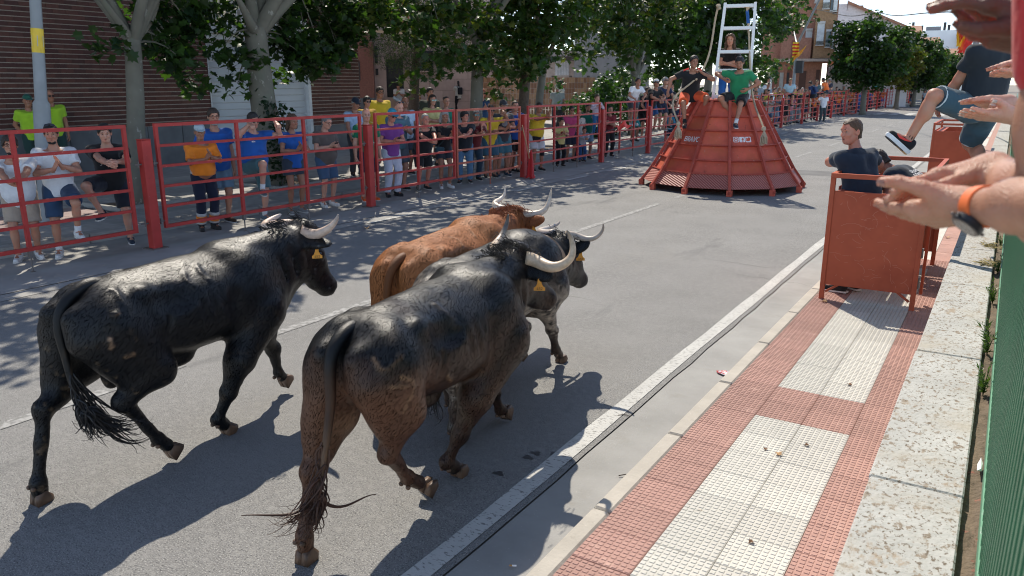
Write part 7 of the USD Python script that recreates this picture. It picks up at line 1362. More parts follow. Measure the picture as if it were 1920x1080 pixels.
# ------------------------------------------------------------------ the crowd along the barrier
near = [
 # pixel of the head top, plane X, yaw, looks, pose, label
 (16, 254, -10.22, -28, dict(q='near', tc=WHITE, bc=(0.36, 0.29, 0.23), glasses=1, hc='dark', fat=0.05, shoe=WSHOE, skin='mid', hair='thick', beard='black'), lean(1.14, 0.55), 'man in white T-shirt, glasses and beige shorts at the far left edge'),
 (93, 233, -10.15, -25, dict(q='near', tc=WHITE, bc=(0.03, 0.06, 0.12), hc='black', beard='black', shoe=WSHOE, skin='mid', sock=WHITE, extra=(x_headshades,)), clap(1.25, 0.30, lfoot=(0.28, 0.13, 0.36), look=-8), 'bearded man in white T-shirt clapping with one white shoe on the bottom rail'),
 (194, 232, -10.10, -38, dict(q='near', tc=BLACK, bc=(0.016, 0.018, 0.028), hc='black', shoe=(0.02, 0.03, 0.05), skin='fair', fat=0.02), lean(1.20, 0.50, y=0.1, rfoot=(0.10, -0.16, 0.50), rknee=(1, -0.6, 0.2), look=8, nod=4), 'man in black T-shirt with white print, one foot raised, leaning on the barrier'),
 (50, 178, -17.85, -12, dict(tc=LIME, bc=(0.02, 0.045, 0.04), cap=(0.02, 0.10, 0.07), top='polo', collar=(0.015, 0.05, 0.04), bottom='trousers', hair=None, skin='tan', shoe=KSHOE), down(lhand=(-0.1, 0.12, 0.95), rhand=(-0.1, -0.12, 0.95)), 'worker in lime polo shirt and green cap against the dark brick wall'),
 (92, 168, -17.95, -12, dict(tc=LIME, bc=(0.02, 0.045, 0.04), top='polo', collar=(0.015, 0.05, 0.04), bottom='trousers', hair=None, shades=1, skin='tan', shoe=KSHOE), down(), 'bald worker in lime polo shirt and sunglasses half hidden by the lamp post'),
 (373, 233, -10.20, -18, dict(q='near', tc=ORANGE, bc=(0.014, 0.017, 0.035), top='polo', collar=(0.02, 0.02, 0.03), sleeve=0.8, bottom='trousers', cap=(0.40, 0.48, 0.52), hair='crop', hc='salt', skin='tan', fat=0.03, shoe=(0.03, 0.028, 0.027), sole=0, hem=0.02, extra=(x_band(0.985, 1.02, (0.50, 0.47, 0.44)), x_shin(((0.45, 0.58, (0.5, 0.47, 0.44)), (0.58, 0.82, (0.75, 0.20, 0.02)), (0.82, 0.9, (0.5, 0.47, 0.44)))))), clap(1.26, 0.33, look=-12), 'worker in orange high-visibility shirt and pale cap clapping behind the barrier'),
 (399, 203, -10.55, -16, dict(q='near', tc=BLUE, bc=LDENIM, glasses=1, hc='dark', beard='grey', skin='mid', fat=0.03, shoe=(0.05, 0.03, 0.02), loose=0.03), down(look=-10, rhand=(0.12, -0.2, 0.95)), 'grey-bearded man in glasses and blue T-shirt behind the orange shirt worker'),
 (474, 211, -10.12, -14, dict(q='near', tc=BLUE, bc=(0.06, 0.13, 0.15), hc='black', skin='fair', fat=0.04, sock=WHITE, shoe=(0.10, 0.13, 0.16), shades=1, loose=0.026), dict(lhand=(0.36, 0.26, 1.60), rhand=(0.36, -0.20, 1.60), lgrip='grip', rgrip='grip', ldir=(0.7, 0, -0.3), rdir=(0.7, 0, -0.3), lpalm=(-0.3, 0, -1), rpalm=(-0.3, 0, -1), lelbow=(0.2, 1, -0.7), relbow=(0.2, -1, -0.6), rfoot=(0.34, -0.06, 0.56), rknee=(1, 0.1, 0.3), nod=10), 'man in blue T-shirt gripping the top rail with both hands, one foot up'),
 (548, 215, -10.25, -18, dict(q='near', fem=True, tc=BLUE, bc=(0.045, 0.055, 0.075), hair='bob', hc='brown', skin='tan', leg=0.50, shoe=(0.22, 0.22, 0.225), sleeve=0.5), clap(1.20, 0.30, look=14), 'woman with brown hair in blue T-shirt and denim shorts clapping'),
 (614, 217, -10.28, -8, dict(q='near', tc=(0.115, 0.092, 0.082), bc=DENIM, glasses=1, hair='crop', hc='salt', skin='fair', fat=0.05, shoe=WSHOE, extra=(x_phone,)), phone(1.20, look=10), 'man in taupe T-shirt and glasses looking at his phone'),
 (667, 184, -12.3, -20, dict(tc=(0.36, 0.47, 0.62), bc=(0.045, 0.048, 0.055), bottom='trousers', cap=(0.012, 0.016, 0.03), hair='crop', hc='grey', skin='tan', top='polo', shoe=KSHOE, extra=(x_cane,)), down(rhand=(0.22, -0.22, 0.90), rgrip='grip', nod=14), 'old man in pale blue shirt and dark cap holding a walking cane'),
 (686, 203, -10.2, -25, dict(q='near', tc=(0.012, 0.15, 0.075), bc=NAVY, hair='ring', hc='dark', skin='fair', shoe=(0.75, 0.12, 0.03), extra=(x_stripes((0.6, 0.5, 0.2)),)), down(look=-10), 'balding man in green striped jersey and orange shoes beside the barrier post'),
 (688, 181, -13.2, -22, dict(fem=True, tc=(0.52, 0.30, 0.03), bc=NAVY, hc='black', shades=1, skin='mid', hair='thick'), down(), 'short-haired woman in mustard top and sunglasses behind the green jersey'),
 (712, 163, -13.6, -25, dict(tc=YELLOW, bc=GREYC, glasses=1, hc='dark', skin='tan', fat=0.03), down(), 'tall man in bright yellow T-shirt and glasses standing behind the front row'),
 (736, 205, -10.15, -22, dict(q='near', tc=(0.20, 0.055, 0.26), bc=(0.55, 0.58, 0.68), top='polo', bottom='trousers', cap=(0.03, 0.24, 0.36), shades=1, hair='crop', hc='grey', skin='red', shoe=KSHOE, sole=0, extra=(x_phone,)), phone(1.15, look=4), 'man in purple polo shirt, white trousers and turquoise cap holding a phone'),
 (749, 190, -10.62, -16, dict(tc=(0.085, 0.17, 0.215), bc=(0.10, 0.12, 0.15), top='polo', hair=None, skin='fair', fat=0.02, shoe=KSHOE, extra=(x_headshades, x_phone)), phone(1.22, look=-4), 'bald man in steel blue polo shirt behind the purple polo shirt'),
 (759, 181, -11.6, -22, dict(tc=(0.46, 0.56, 0.68), bc=(0.05, 0.06, 0.08), hair=None, skin='dark', fat=0.06, shoe=KSHOE), down(look=-6), 'broad bald man in pale blue T-shirt behind the steel blue polo shirt'),
 (797, 213, -10.12, -30, dict(q='near', tc=BLACK, bc=BLACK, hair='crop', hc='grey', skin='red', fat=0.06, top='polo', shoe=KSHOE, extra=(x_stripes(WHITE),)), lean(1.13, 0.55), 'heavy man in black polo with white shoulder stripes leaning with clasped hands'),
 (806, 164, -13.4, -30, dict(tc=(0.035, 0.042, 0.030), bc=GREYC, hc='black', skin='mid', extra=(x_strap((0.02, 0.02, 0.02)),)), down(), 'man in dark olive T-shirt with a bag strap standing behind the women'),
 (811, 178, -12.1, -30, dict(fem=True, tc=(0.55, 0.47, 0.20), bc=DENIM, hair='long', hc='dark', shades=3, skin='mid'), cross(), 'woman in pale yellow top with white-rimmed sunglasses and long dark hair'),
 (837, 181, -12.1, -28, dict(fem=True, tc=(0.02, 0.19, 0.12), bc=NAVY, hair='bun', hc='dark', skin='mid'), down(), 'woman in green top with tied hair behind the grey-haired woman'),
 (834, 209, -10.08, -32, dict(q='near', fem=True, tc=BLACK, bc=(0.03, 0.035, 0.05), hair='bob', hc='grey', skin='tan', leg=0.58, shoe=WSHOE, extra=(x_strap((0.03, 0.05, 0.06)), x_bag((0.03, 0.07, 0.09)))), clap(1.22, 0.42, lean=12, pelvis=(-0.1, 0, 0.92), look=-8), 'woman with wavy grey hair and black T-shirt clapping over the barrier'),
 (871, 208, -10.12, -55, dict(q='near', tc=(0.022, 0.026, 0.034), bc=(0.10, 0.20, 0.33), top='polo', bottom='trousers', hair='thick', hc='black', skin='red', fat=0.03, shoe=KSHOE), lean(1.16, 0.55, look=35), 'man with black hair in dark navy polo and jeans leaning on the barrier'),
 (893, 206, -10.15, -40, dict(q='near', tc=(0.14, 0.020, 0.022), bc=(0.030, 0.055, 0.085), top='long', cuff=0.7, bottom='trousers', hair='short', hc='salt', shades=2, skin='tan', shoe=KSHOE), lean(1.18, 0.55, look=-6, lgrip='flat', rgrip='flat'), 'man in dark red shirt and mirrored sunglasses clapping over the barrier'),
 (904, 167, -14.0, -35, dict(fem=True, tc=(0.03, 0.075, 0.16), top='tank', bc=(0.03, 0.075, 0.16), hair='bob', hc='red', shades=1, skin='fair', fat=0.04), clap(1.25, 0.30), 'red-haired woman in blue sleeveless top clapping by the pale tree trunk'),
 (921, 197, -10.25, -38, dict(q='near', tc=YELLOW, bc=(0.05, 0.12, 0.18), hair='crop', hc='dark', shades=1, skin='tan'), dict(lhand=(0.42, 0.22, 1.62), lgrip='grip', lpalm=(-0.3, 0, -1), ldir=(0.8, 0, -0.2), lelbow=(0.3, 1, -0.5), rhand=(0.35, -0.05, 1.15), lean=8, rpalm=(0, 1, 0)), 'man in yellow T-shirt and sunglasses with one arm up on the top rail'),
 (944, 188, -10.2, -35, dict(q='near', tc=(0.05, 0.055, 0.065), bc=(0.06, 0.17, 0.22), cap=(0.03, 0.03, 0.035), hc='black', beard='black', skin='mid', shoe=(0.03, 0.05, 0.08)), clap(1.17, 0.34, look=-4), 'man in charcoal T-shirt with disc print and dark cap clapping'),
 (956, 201, -10.6, -35, dict(tc=(0.03, 0.03, 0.035), bc=(0.30, 0.29, 0.28), hc='black', skin='dark'), down(), 'dark-haired person glimpsed between the charcoal T-shirt and the blue sports top'),
 (966, 189, -10.35, -40, dict(tc=(0.016, 0.07, 0.30), bc=BLACK, hair='crop', hc='dark', skin='mid', extra=(x_stripes(WHITE, 2),)), clap(1.17, 0.32), 'man in blue sports top clapping beside the red flag pole'),
 (1012, 192, -10.05, -32, dict(q='near', tc=YELLOW, bc=(0.60, 0.60, 0.62), hair='crop', hc='dark', skin='tan', fat=0.03, extra=(x_bag(BLACK, (0.16, -0.05, -0.06)), x_knee)), clap(1.42, 0.52, lean=14, pelvis=(-0.1, 0, 0.92), shoe=KSHOE), 'man in yellow T-shirt and white shorts with a belt bag, arms stretched out clapping'),
 (1053, 221, -10.12, -40, dict(tc=(0.55, 0.49, 0.20), bc=BLACK, bottom='trousers', hc='dark', skin='mid', headk=1.15), clap(1.25, 0.30), 'child in pale yellow T-shirt with red and black print behind the barrier'),
 (1072, 199, -10.5, -40, dict(tc=(0.48, 0.06, 0.16), bc=NAVY, shades=1, hc='black', skin='tan'), cross(), 'man in pink T-shirt and sunglasses behind the child in pale yellow'),
 (1086, 204, -10.42, -40, dict(fem=True, tc=(0.55, 0.49, 0.43), bc=NAVY, hair='bun', hc='black', skin='mid', bottom='trousers', extra=(x_strap((0.03, 0.03, 0.03)),)), down(), 'woman in cream top with dark tied hair and a bag strap'),
 (1096, 238, -10.15, -48, dict(tc=(0.45, 0.46, 0.52), top='long', bc=(0.03, 0.09, 0.22), bottom='trousers', hc='dark', skin='mid', headk=1.15), lean(1.10, 0.55, lean=40, pelvis=(-0.3, 0, 0.9)), 'child in pale grey hoodie and blue jeans bending through the rails'),
 (1103, 194, -10.5, -40, dict(tc=(0.012, 0.12, 0.085), bc=(0.15, 0.24, 0.33), hc='black', beard='black', skin='tan', fat=0.03), dict(lhand=(0.34, 0.10, 1.30), rhand=(0.34, -0.05, 1.12), lpalm=(-1, 0, 0.2), rpalm=(-0.2, 0.8, 0.5)), 'bearded man in green T-shirt holding up a small child'),
 (1145, 199, -10.25, -45, dict(fem=True, tc=(0.20, 0.025, 0.032), bc=(0.018, 0.018, 0.02), bottom='trousers', hair='bun', hc='black', skin='mid'), cross(rhand=(0.38, 0.06, 1.10)), 'woman in dark red top and black leggings holding a red flag on a stick'),
 (1193, 176, -11.3, -40, dict(tc=(0.03, 0.26, 0.27), bc=(0.03, 0.26, 0.27), hc='dark', skin='tan'), down(), 'person in turquoise clothes standing behind the boy on the rails'),
]
def crowd(rows, group='spectators at the barrier'):
    for px, py, X, yaw, o, pose, label in rows:
        o.setdefault('seed', int(px)); person_at(label, px, py, X, yaw, o, pose, group=None)
_orig_build = build_person
def build_person(o, pose):
    parts, topv, fr = _orig_build(o, pose)
    for d in o.get('decals', ()): parts += d(parts, fr)
    return parts, topv, fr
def d_text(lines, on='shirt', v=(0.3, 0, 0.36), h=0.05, col=None, back=False, yo=0.0):
    def g(parts, f):
        out = []
        for k, s in enumerate(lines):
            m = meshkit.text_mesh(s, h, 0.002, True) if isinstance(s, str) else s.copy(); lo, hi = m.bounds; m.vertices = m.vertices - [(lo[0] + hi[0]) / 2, (lo[1] + hi[1]) / 2 + k * h * 1.5, 0]
            y_ = f['R'] @ np.array([0, 1.0, 0]); out += decal(parts, on, m, f['at'](v) + y_ * yo, y_ if not back else -y_, f['up'], col or WHT)
        return out
    return g
_bars = trimesh.util.concatenate([box(-0.09 + 0.012 * k, -0.03 + 0.01 * ((k * 7) % 3), 0, -0.083 + 0.012 * k, 0.02 + 0.012 * ((k * 5) % 4), 0.002) for k in range(15)] + [box(-0.11, -0.045, 0, 0.10, -0.036, 0.002)])
_disc = disc((0, 0, 0), 0.075, 0.002, 28, 2)
_ring = trimesh.creation.annulus(0.035, 0.045, 0.002)
near[2][4]['decals'] = (d_text([_bars], v=(0, 0, 0.36), col=mat('print_grey', (0.42, 0.42, 0.42))),)
near[26][4]['decals'] = (d_text([_disc], v=(0, 0, 0.33), col=mat('print_disc', (0.22, 0.22, 0.23))),)
near[0][4]['decals'] = (d_text([_ring], v=(0, 0, 0.34), yo=0.06, col=mat('print_dark', (0.05, 0.05, 0.06))), d_text([box(-0.09, -0.004, 0, 0.04, 0.004, 0.002), box(-0.09, -0.004, 0, 0.04, 0.004, 0.002)], v=(0, 0, 0.34), h=0.014, yo=-0.07, col=mat('print_dark', (0.05, 0.05, 0.06))))
near[30][4]['decals'] = (d_text([disc((0, 0, 0), 0.06, 0.002, 20, 2)], v=(0, 0, 0.33), col=mat('print_redblack', (0.40, 0.03, 0.02))), d_text([box(-0.02, -0.05, 0, 0.03, 0.02, 0.004)], v=(0, 0, 0.32), col=BLKP))
near[7][4]['decals'] = (d_text(['alba'], v=(0, 0, 0.40), h=0.022, yo=-0.06),)
crowd(near)
# people up on the rails, left of the cone
def free(label, px, py, X, yaw, o, pose, size=1.0): return person_at(label, px, py, X, yaw, o, pose, ground='free', size=size)
def rail_lean(**k):
    p = dict(pelvis=(-0.10, 0, 0.90), lean=42, lhand=(0.38, 0.16, 0.92), rhand=(0.38, -0.16, 0.92), lgrip='grip', rgrip='grip', lpalm=(-0.2, 0, -1), rpalm=(-0.2, 0, -1), ldir=(0.6, 0, -0.6), rdir=(0.6, 0, -0.6), lelbow=(-0.3, 0.7, 0.2), relbow=(-0.3, -0.7, 0.2), nod=-20, lfoot=(0.0, 0.10, 0.085), rfoot=(0.05, -0.10, 0.085)); p.update(k); return p
free('boy in white polo shirt standing up on the barrier rails', 1196, 146, -9.75, -35, dict(q='mid', tc=(0.68, 0.68, 0.70), bc=(0.05, 0.05, 0.06), top='polo', hc='black', skin='tan', shoe=(0.5, 0.5, 0.55), headk=1.1, leg=0.8), rail_lean(lean=38), 0.86)
free('man in white cap, sunglasses and black T-shirt leaning over the top rail', 1230, 149, -9.72, -30, dict(tc=BLACK, bc=(0.02, 0.06, 0.16), cap=(0.6, 0.6, 0.6), shades=1, hc='dark', skin='tan', shoe=(0.3, 0.25, 0.2)), rail_lean(lean=26, lhand=(0.42, 0.06, 1.05), rhand=(0.42, -0.06, 1.05)), 0.97)
free('grey-haired man in navy jersey with white shoulders up on the rails', 1247, 145, -9.72, -35, dict(tc=(0.015, 0.024, 0.06), bc=NAVY, shades=1, hair='thick', hc='grey', skin='mid', shoe=(0.3, 0.2, 0.15), extra=(x_stripes(WHITE),)), rail_lean(lean=24, rhand=(0.40, -0.15, 1.0)), 1.0)
free('boy in black T-shirt leaning over the rail beside the cone', 1258, 157, -9.72, -35, dict(tc=BLACK, bc=BLACK, hair='thick', hc='brown', skin='mid', headk=1.1), rail_lean(lean=28), 0.86)
free('man in dark clothes seen behind the boy in white on the rails', 1214, 163, -10.1, -30, dict(tc=(0.02, 0.02, 0.025), bc=BLACK, hc='dark', skin='mid', shoe=WSHOE), rail_lean(lean=25), 0.97)
free('small child in white and pink hoodie held up at the barrier', 1120, 177, -10.05, -45, dict(tc=(0.60, 0.50, 0.55), top='long', bc=(0.04, 0.15, 0.32), bottom='trousers', hc='brown', skin='fair', headk=1.45, shoe=(0.03, 0.25, 0.5)), dict(lhand=(0.34, 0.12, 1.30), rhand=(0.34, -0.12, 1.30), nod=2), 0.60)
for k, (px, py, col, lab) in enumerate(((1256, 204, (0.03, 0.20, 0.30), 'child in blue jacket crouching behind the barrier left of the cone'), (1272, 206, (0.02, 0.025, 0.04), 'child in dark top peering between the rails by the cone'), (1283, 204, (0.05, 0.30, 0.38), 'child in turquoise top right beside the edge of the cone'), (1268, 190, (0.02, 0.03, 0.07), 'person in navy jersey with white stripes behind the peering children'))):
    person_at(lab, px, py, -10.0 - 0.12 * (k % 2), -40, dict(tc=col, bc=NAVY, top='long', hair='thick', hc='brown', skin='mid', headk=1.12), clap(1.2, 0.3))
# ------------------------------------------------------------------ people on the square
person_at('woman in white top with black backpack pushing a pram on the square', 858, 150, None, 155, dict(fem=True, tc=(0.62, 0.58, 0.52), top='long', bc=BLACK, bottom='trousers', hair='long', hc='black', skin='mid', extra=(x_pack(BLACK),)), dict(lhand=(0.42, 0.16, 1.02), rhand=(0.42, -0.16, 1.02), lgrip='grip', rgrip='grip'), ground='free', size=0.95, depth=40.0)
person_at('grey-haired man in grey shirt seen from behind near the tiled wall', 1045, 157, None, 120, dict(tc=(0.24, 0.26, 0.25), bc=(0.03, 0.03, 0.035), bottom='trousers', hair='short', hc='grey', skin='tan', fat=0.03), down(), ground='free', size=1.0, depth=30.0)
person_at('dark-haired man in white shirt behind the grey-shirted man near the tiled wall', 1052, 150, None, 60, dict(tc=(0.5, 0.48, 0.44), bc=(0.03, 0.03, 0.035), bottom='trousers', hair='short', hc='black', skin='tan'), down(lhand=(0.15, 0.1, 1.55)), ground='free', size=1.0, depth=30.6)
person_at('person in white top and pale jeans sitting on the step by the iron gate', 746, 157, None, -60, dict(tc=(0.62, 0.60, 0.60), bc=(0.40, 0.47, 0.52), bottom='trousers', hc='black', skin='mid', shoe=WSHOE), dict(pelvis=(-0.1, 0, 0.50), lean=22, nod=25, lhand=(0.26, 0.05, 0.80), rhand=(0.26, -0.05, 0.78), lfoot=(0.42, 0.12, 0.085), rfoot=(0.48, 0.16, 0.42), rknee=(0.6, -0.9, 0.6)), ground='free', size=1.0, depth=39.0)
sp0 = atD(836, 180, 40.3); t = Thing('pram', 'pram with black hood and orange trim pushed by the woman with the backpack', 'pram', sp0 * [1, 1, 0] + [0, 0, 0.78])
du = np.array([_rt[0], _rt[1], 0]); du /= np.linalg.norm(du); dv = np.array([-du[1], du[0], 0]); S_ = lambda a, b, z: sp0 * [1, 1, 0] + du * a + dv * b + [0, 0, 0.72 + z]
t.part('hood', hull([S_(-0.05 + 0.36 * math.cos(q), b, 0.72 + 0.36 * math.sin(q)) for q in np.linspace(0.2, 2.9, 9) for b in (-0.22, 0.22)]), cloth(BLACK), smooth=30); t.part('hood_trim', tube([S_(-0.05 + 0.38 * math.cos(q), -0.23, 0.72 + 0.38 * math.sin(q)) for q in np.linspace(0.9, 2.4, 8)], 0.05, 6), cloth((0.7, 0.12, 0.04)))
t.part('basket', hull([S_(a, b, z) for a, z in ((-0.45, 0.55), (0.35, 0.60), (-0.3, 0.32), (0.2, 0.32)) for b in (-0.2, 0.2)]), cloth((0.10, 0.11, 0.12))); t.part('frame', [tube([S_(-0.3, b, 0.1), S_(0.1, b, 0.4), S_(0.55, b, 0.98)], 0.018, 5) for b in (-0.2, 0.2)] + [tube([S_(0.3, b, 0.1), S_(0.0, b, 0.4)], 0.018, 5) for b in (-0.2, 0.2)], STEEL)
for a in (-0.32, 0.32):
    for b in (-0.22, 0.22): t.part('wheel', moved(trimesh.creation.torus(0.10, 0.02, 14, 6), np.stack([du, [0, 0, 1.0], -dv], 1), S_(a, b, 0.12)), mat('tyre', (0.02, 0.02, 0.02)))
# ------------------------------------------------------------------ three people on the cone
def cone_person(label, px, py, D, yaw, o, pose, size=1.0): return person_at(label, px, py, None, yaw, o, pose, ground='free', size=size, depth=D)
BD = float(np.hypot(*CC))
cone_person('man in black T-shirt and orange shorts holding a rope on the cone', 1302, 104, BD - 0.5, -62, dict(q='near', tc=BLACK, bc=(0.72, 0.10, 0.03), hc='black', skin='tan', shoe=KSHOE, sock=BLACK, sole=0, extra=(x_stripes((0.6, 0.04, 0.03)),)),
    dict(pelvis=(0.0, 0, 0.55), lean=28, lhand=(0.30, 0.20, 0.98), lgrip='grip', lelbow=(0, 1, -0.6), rhand=(0.32, -0.50, 0.62), rgrip='grip', relbow=(0, -1, 0), rfoot=(0.36, -0.12, 0.05 - 0.10), rknee=(1, -0.35, 0.6), lfoot=(0.20, 0.28, 0.085), lknee=(1, 0.5, 0.5), nod=-6, look=8), 1.0)
cone_person('young woman with long brown hair in black T-shirt leaning on the ladder rung', 1370, 64, BD + 0.30, -72, dict(q='near', fem=True, tc=BLACK, bc=(0.02, 0.12, 0.40), bottom='trousers', hair='wild', hc='brown', skin='mid', sole=0), dict(pelvis=(-0.12, 0, 0.93), lean=26, lhand=(0.30, -0.06, 1.10), rhand=(0.30, 0.06, 1.06), ldir=(0.2, -1, -0.1), rdir=(0.2, 1, -0.3), lelbow=(0, 1, -0.1), relbow=(0, -1, -0.1), nod=-6, look=-6), 0.97)
cone_person('bearded man in green T-shirt and black shorts squatting on the right of the cone', 1387, 106, BD - 0.8, -78, dict(q='near', tc=(0.02, 0.20, 0.085), bc=BLACK, hc='black', beard='black', skin='tan', sock=(0.6, 0.6, 0.6), shoe=(0.02, 0.035, 0.06)),
    dict(pelvis=(-0.05, 0, 0.46), lean=22, rhand=(0.30, -0.30, 0.80), lhand=(0.20, 0.20, 0.60), relbow=(0.1, -1, 0), lelbow=(-0.3, 1, -0.2), rfoot=(0.16, -0.10, 0.085), rknee=(0.8, -0.9, 0.6), lfoot=(0.50, 0.02, -0.10), lknee=(1, 0.1, 0.6), nod=14, look=-6), 0.98)
t = Thing('folded_cloth', 'crumpled bright blue cloth lying on the cone under the ladder', 'cloth', LC + ex * 0.15)
g_ = np.stack(np.meshgrid(np.linspace(-0.28, 0.3, 26), np.linspace(-0.12, 0.10, 12), indexing='ij'), -1); zz_ = 0.012 + 0.09 * meshkit.fbm(np.dstack([g_ * 9, g_[..., :1] * 0]), 3, 4) * np.clip(1.3 - (g_[..., 0] / 0.3) ** 2 - (g_[..., 1] / 0.14) ** 2, 0.02, 1)
t.part('cloth', quadmesh(LC + ex * g_[..., :1] + ey * g_[..., 1:] + ey * -0.2 + np.array([0, 0, 1.0]) * zz_[..., None]), cloth((0.02, 0.22, 0.48)), smooth=True)
CDp = lambda px, py, d: atD(px, py, BD + d)
rope('hemp_rope', 'pale rope from the ladder top through the left man\'s hands ending in a frayed tassel', [CDp(1347, 12, 0.05), CDp(1336, 70, -0.15), CDp(1322, 122, -0.35), CDp(1306, 146, -0.45), CDp(1273, 174, -0.6), CDp(1262, 190, -0.75), CDp(1266, 215, -0.95), CDp(1272, 235, -1.15)], 0.02, (0.55, 0.75, 0.99))
rope('hemp_rope', 'pale rope hanging from the right ladder top down the cone to a frayed tassel', [CDp(1400, 12, -0.05), CDp(1404, 60, -0.12), CDp(1408, 150, -0.35), CDp(1414, 192, -0.62), CDp(1424, 220, -0.95), CDp(1433, 245, -1.22)], 0.02, (0.55, 0.99))
t = Thing('rope_sleeve', 'short blue sleeve wrapped round the rope at the right top of the ladder', 'sleeve', CDp(1402, 20, -0.05)); t.part('sleeve', tube([CDp(1401, 20, -0.05), CDp(1403, 44, -0.1)], 0.032, 8), cloth((0.02, 0.10, 0.33)))
for px in (1347, 1400): 
    t = Thing('rope_knot', 'pale rope knot on the ' + ('left' if px == 1347 else 'right') + ' top corner of the ladder', 'knot', CDp(px, 12, 0)); t.part('knot', trimesh.util.concatenate([ball(CDp(px, 11, -0.02), (0.05, 0.05, 0.04), 2), ball(CDp(px + 2, 15, -0.05), 0.035, 2)]), ROPE, smooth=True)
# ------------------------------------------------------------------ two men in the first box, the kicking man on the fence
D1 = (0.018, 0.028, 0.048)
person_at('man in navy polo shirt leaning on the box and looking back over his shoulder', 1598, 222, -1.32, 150, dict(q='hero', tc=D1, bc=(0.03, 0.05, 0.09), top='polo', collar=(0.03, 0.04, 0.06), bottom='trousers', hc='brown', hair='crop', skin='red', fat=0.02, limb=1.1, shoe=KSHOE), dict(lean=20, lhand=(0.26, -0.18, 1.27), rhand=(0.32, -0.28, 1.22), ldir=(0.5, -0.8, 0), rdir=(0.2, 0.9, -0.1), lelbow=(0.6, 1, 0), relbow=(0.6, -0.8, -0.5), look=78, nod=0, pelvis=(-0.1, 0, 0.92)), ground=SW)
person_at('man in navy T-shirt with white lettering on the back bending forward in the box', 1632, 304, -1.27, 165, dict(q='near', tc=(0.02, 0.028, 0.044), bc=(0.03, 0.04, 0.06), bottom='trousers', hc='dark', hair='short', skin='tan', shoe=KSHOE, decals=(d_text(['GRUPO', 'CORTES'], v=(0, 0.0, 0.34), h=0.04, back=True),)), dict(pelvis=(-0.22, 0, 0.90), lean=62, lhand=(0.32, 0.16, 0.95), rhand=(0.32, -0.16, 1.0), nod=25), ground=SW, size=0.98)
KY = 8.3
def KP(px, py, Y): return atY(px, py, Y)
ko = dict(q='hero', tc=(0.016, 0.022, 0.030), bc=(0.035, 0.075, 0.105), hc='dark', hair='short', skin='mid', limb=1.08, loose=0.022, shoe=BLACK, sock=(0.02, 0.02, 0.02), sockh=0.12, leg=0.90, hem=-0.06)
kyaw = 140.0; kR = rotz(math.radians(kyaw)); pelW = KP(1836, 200, KY); kt = pelW - np.array([0, 0, 0.93])
KL = lambda px, py, Y: kR.T @ (KP(px, py, Y) - kt)
kp = dict(pelvis=(0, 0, 0.93), lean=-12, side=0, twist=-10, lfoot=tuple(KL(1703, 263, KY - 0.35)), lknee=tuple(kR.T @ (KP(1750, 212, KY - 0.28) - 0.5 * (KP(1828, 205, KY) + KP(1703, 263, KY - 0.35)))), ltoe=tuple(kR.T @ np.array([-0.62, -0.25, 0.55])), rfoot=tuple(KL(1862, 330, KY + 0.1)), rknee=(1, -0.2, 0.2), rtoe=tuple(kR.T @ np.array([-0.8, 0.3, -0.5])), lhand=tuple(KL(1766, 196, KY + 0.15)), lelbow=(-0.6, 0.6, -0.2), lpalm=(0, 0, -1), ldir=tuple(kR.T @ np.array([-0.5, 0.2, -0.9])), rhand=(0.3, -0.3, 1.25), nod=5)
parts, topv, fr = build_person(ko, kp)
kick = Thing('person', 'man in dark T-shirt and blue shorts on the fence kicking one leg out', 'person', (kt[0], kt[1], 1.76))
for nm, m, mm, sm in parts:
    if nm == 'sole': continue
    kick.part(nm, moved(m, kR, kt), mm, sm)
an = fr['limbs'][1][3]; ft = unit(kp['ltoe']); fu = unit(np.array([0, 0, 1.0]) - ft * ft[2]); sd = np.cross(fu, ft); KW = lambda a, b, c: kt + kR @ (an + ft * a + sd * b + fu * c)
out = [(-0.085, 0.030), (-0.05, 0.040), (0.03, 0.036), (0.10, 0.052), (0.155, 0.046), (0.190, 0.018), (0.190, -0.014), (0.155, -0.042), (0.10, -0.046), (0.03, -0.032), (-0.05, -0.038), (-0.085, -0.028)]
kick.part('midsole', hull([KW(a * s_, b * s_, c) for a, b in out for c, s_ in ((-0.058, 0.96), (-0.078, 1.0), (-0.095, 0.95))]), mat('midsole_white', (0.62, 0.63, 0.64), rough=0.6))
kick.part('outsole', hull([KW(a * 0.93 + (0.05 if a < 0.03 else 0), b * 0.93, c) for a, b in out for c in (-0.0955, -0.103) if True]), mat('outsole_grey', (0.045, 0.047, 0.05), rough=0.8, bump=0.6, bscale=120, extra=[((0.16, 0.15, 0.14), 90, 0.55, 0.05)]))
kick.part('heel_pad', hull([KW(a, b, c) for a, b in ((-0.075, 0.026), (-0.075, -0.026), (0.04, 0.022), (0.04, -0.02)) for c in (-0.0955, -0.1045)]), mat('heel_tan', (0.42, 0.29, 0.16), rough=0.7))
sw = [(0.10, -0.012), (0.055, -0.026), (0.0, -0.012), (-0.055, 0.018), (0.0, -0.002), (0.05, -0.010)]
kick.part('side_stripe', [hull([KW(a + 0.03, s_ * (0.047 + e), c - 0.015) for a, c in sw for e in (0, 0.003)]) for s_ in (1, -1)], mat('stripe_red', (0.55, 0.04, 0.03), rough=0.5))
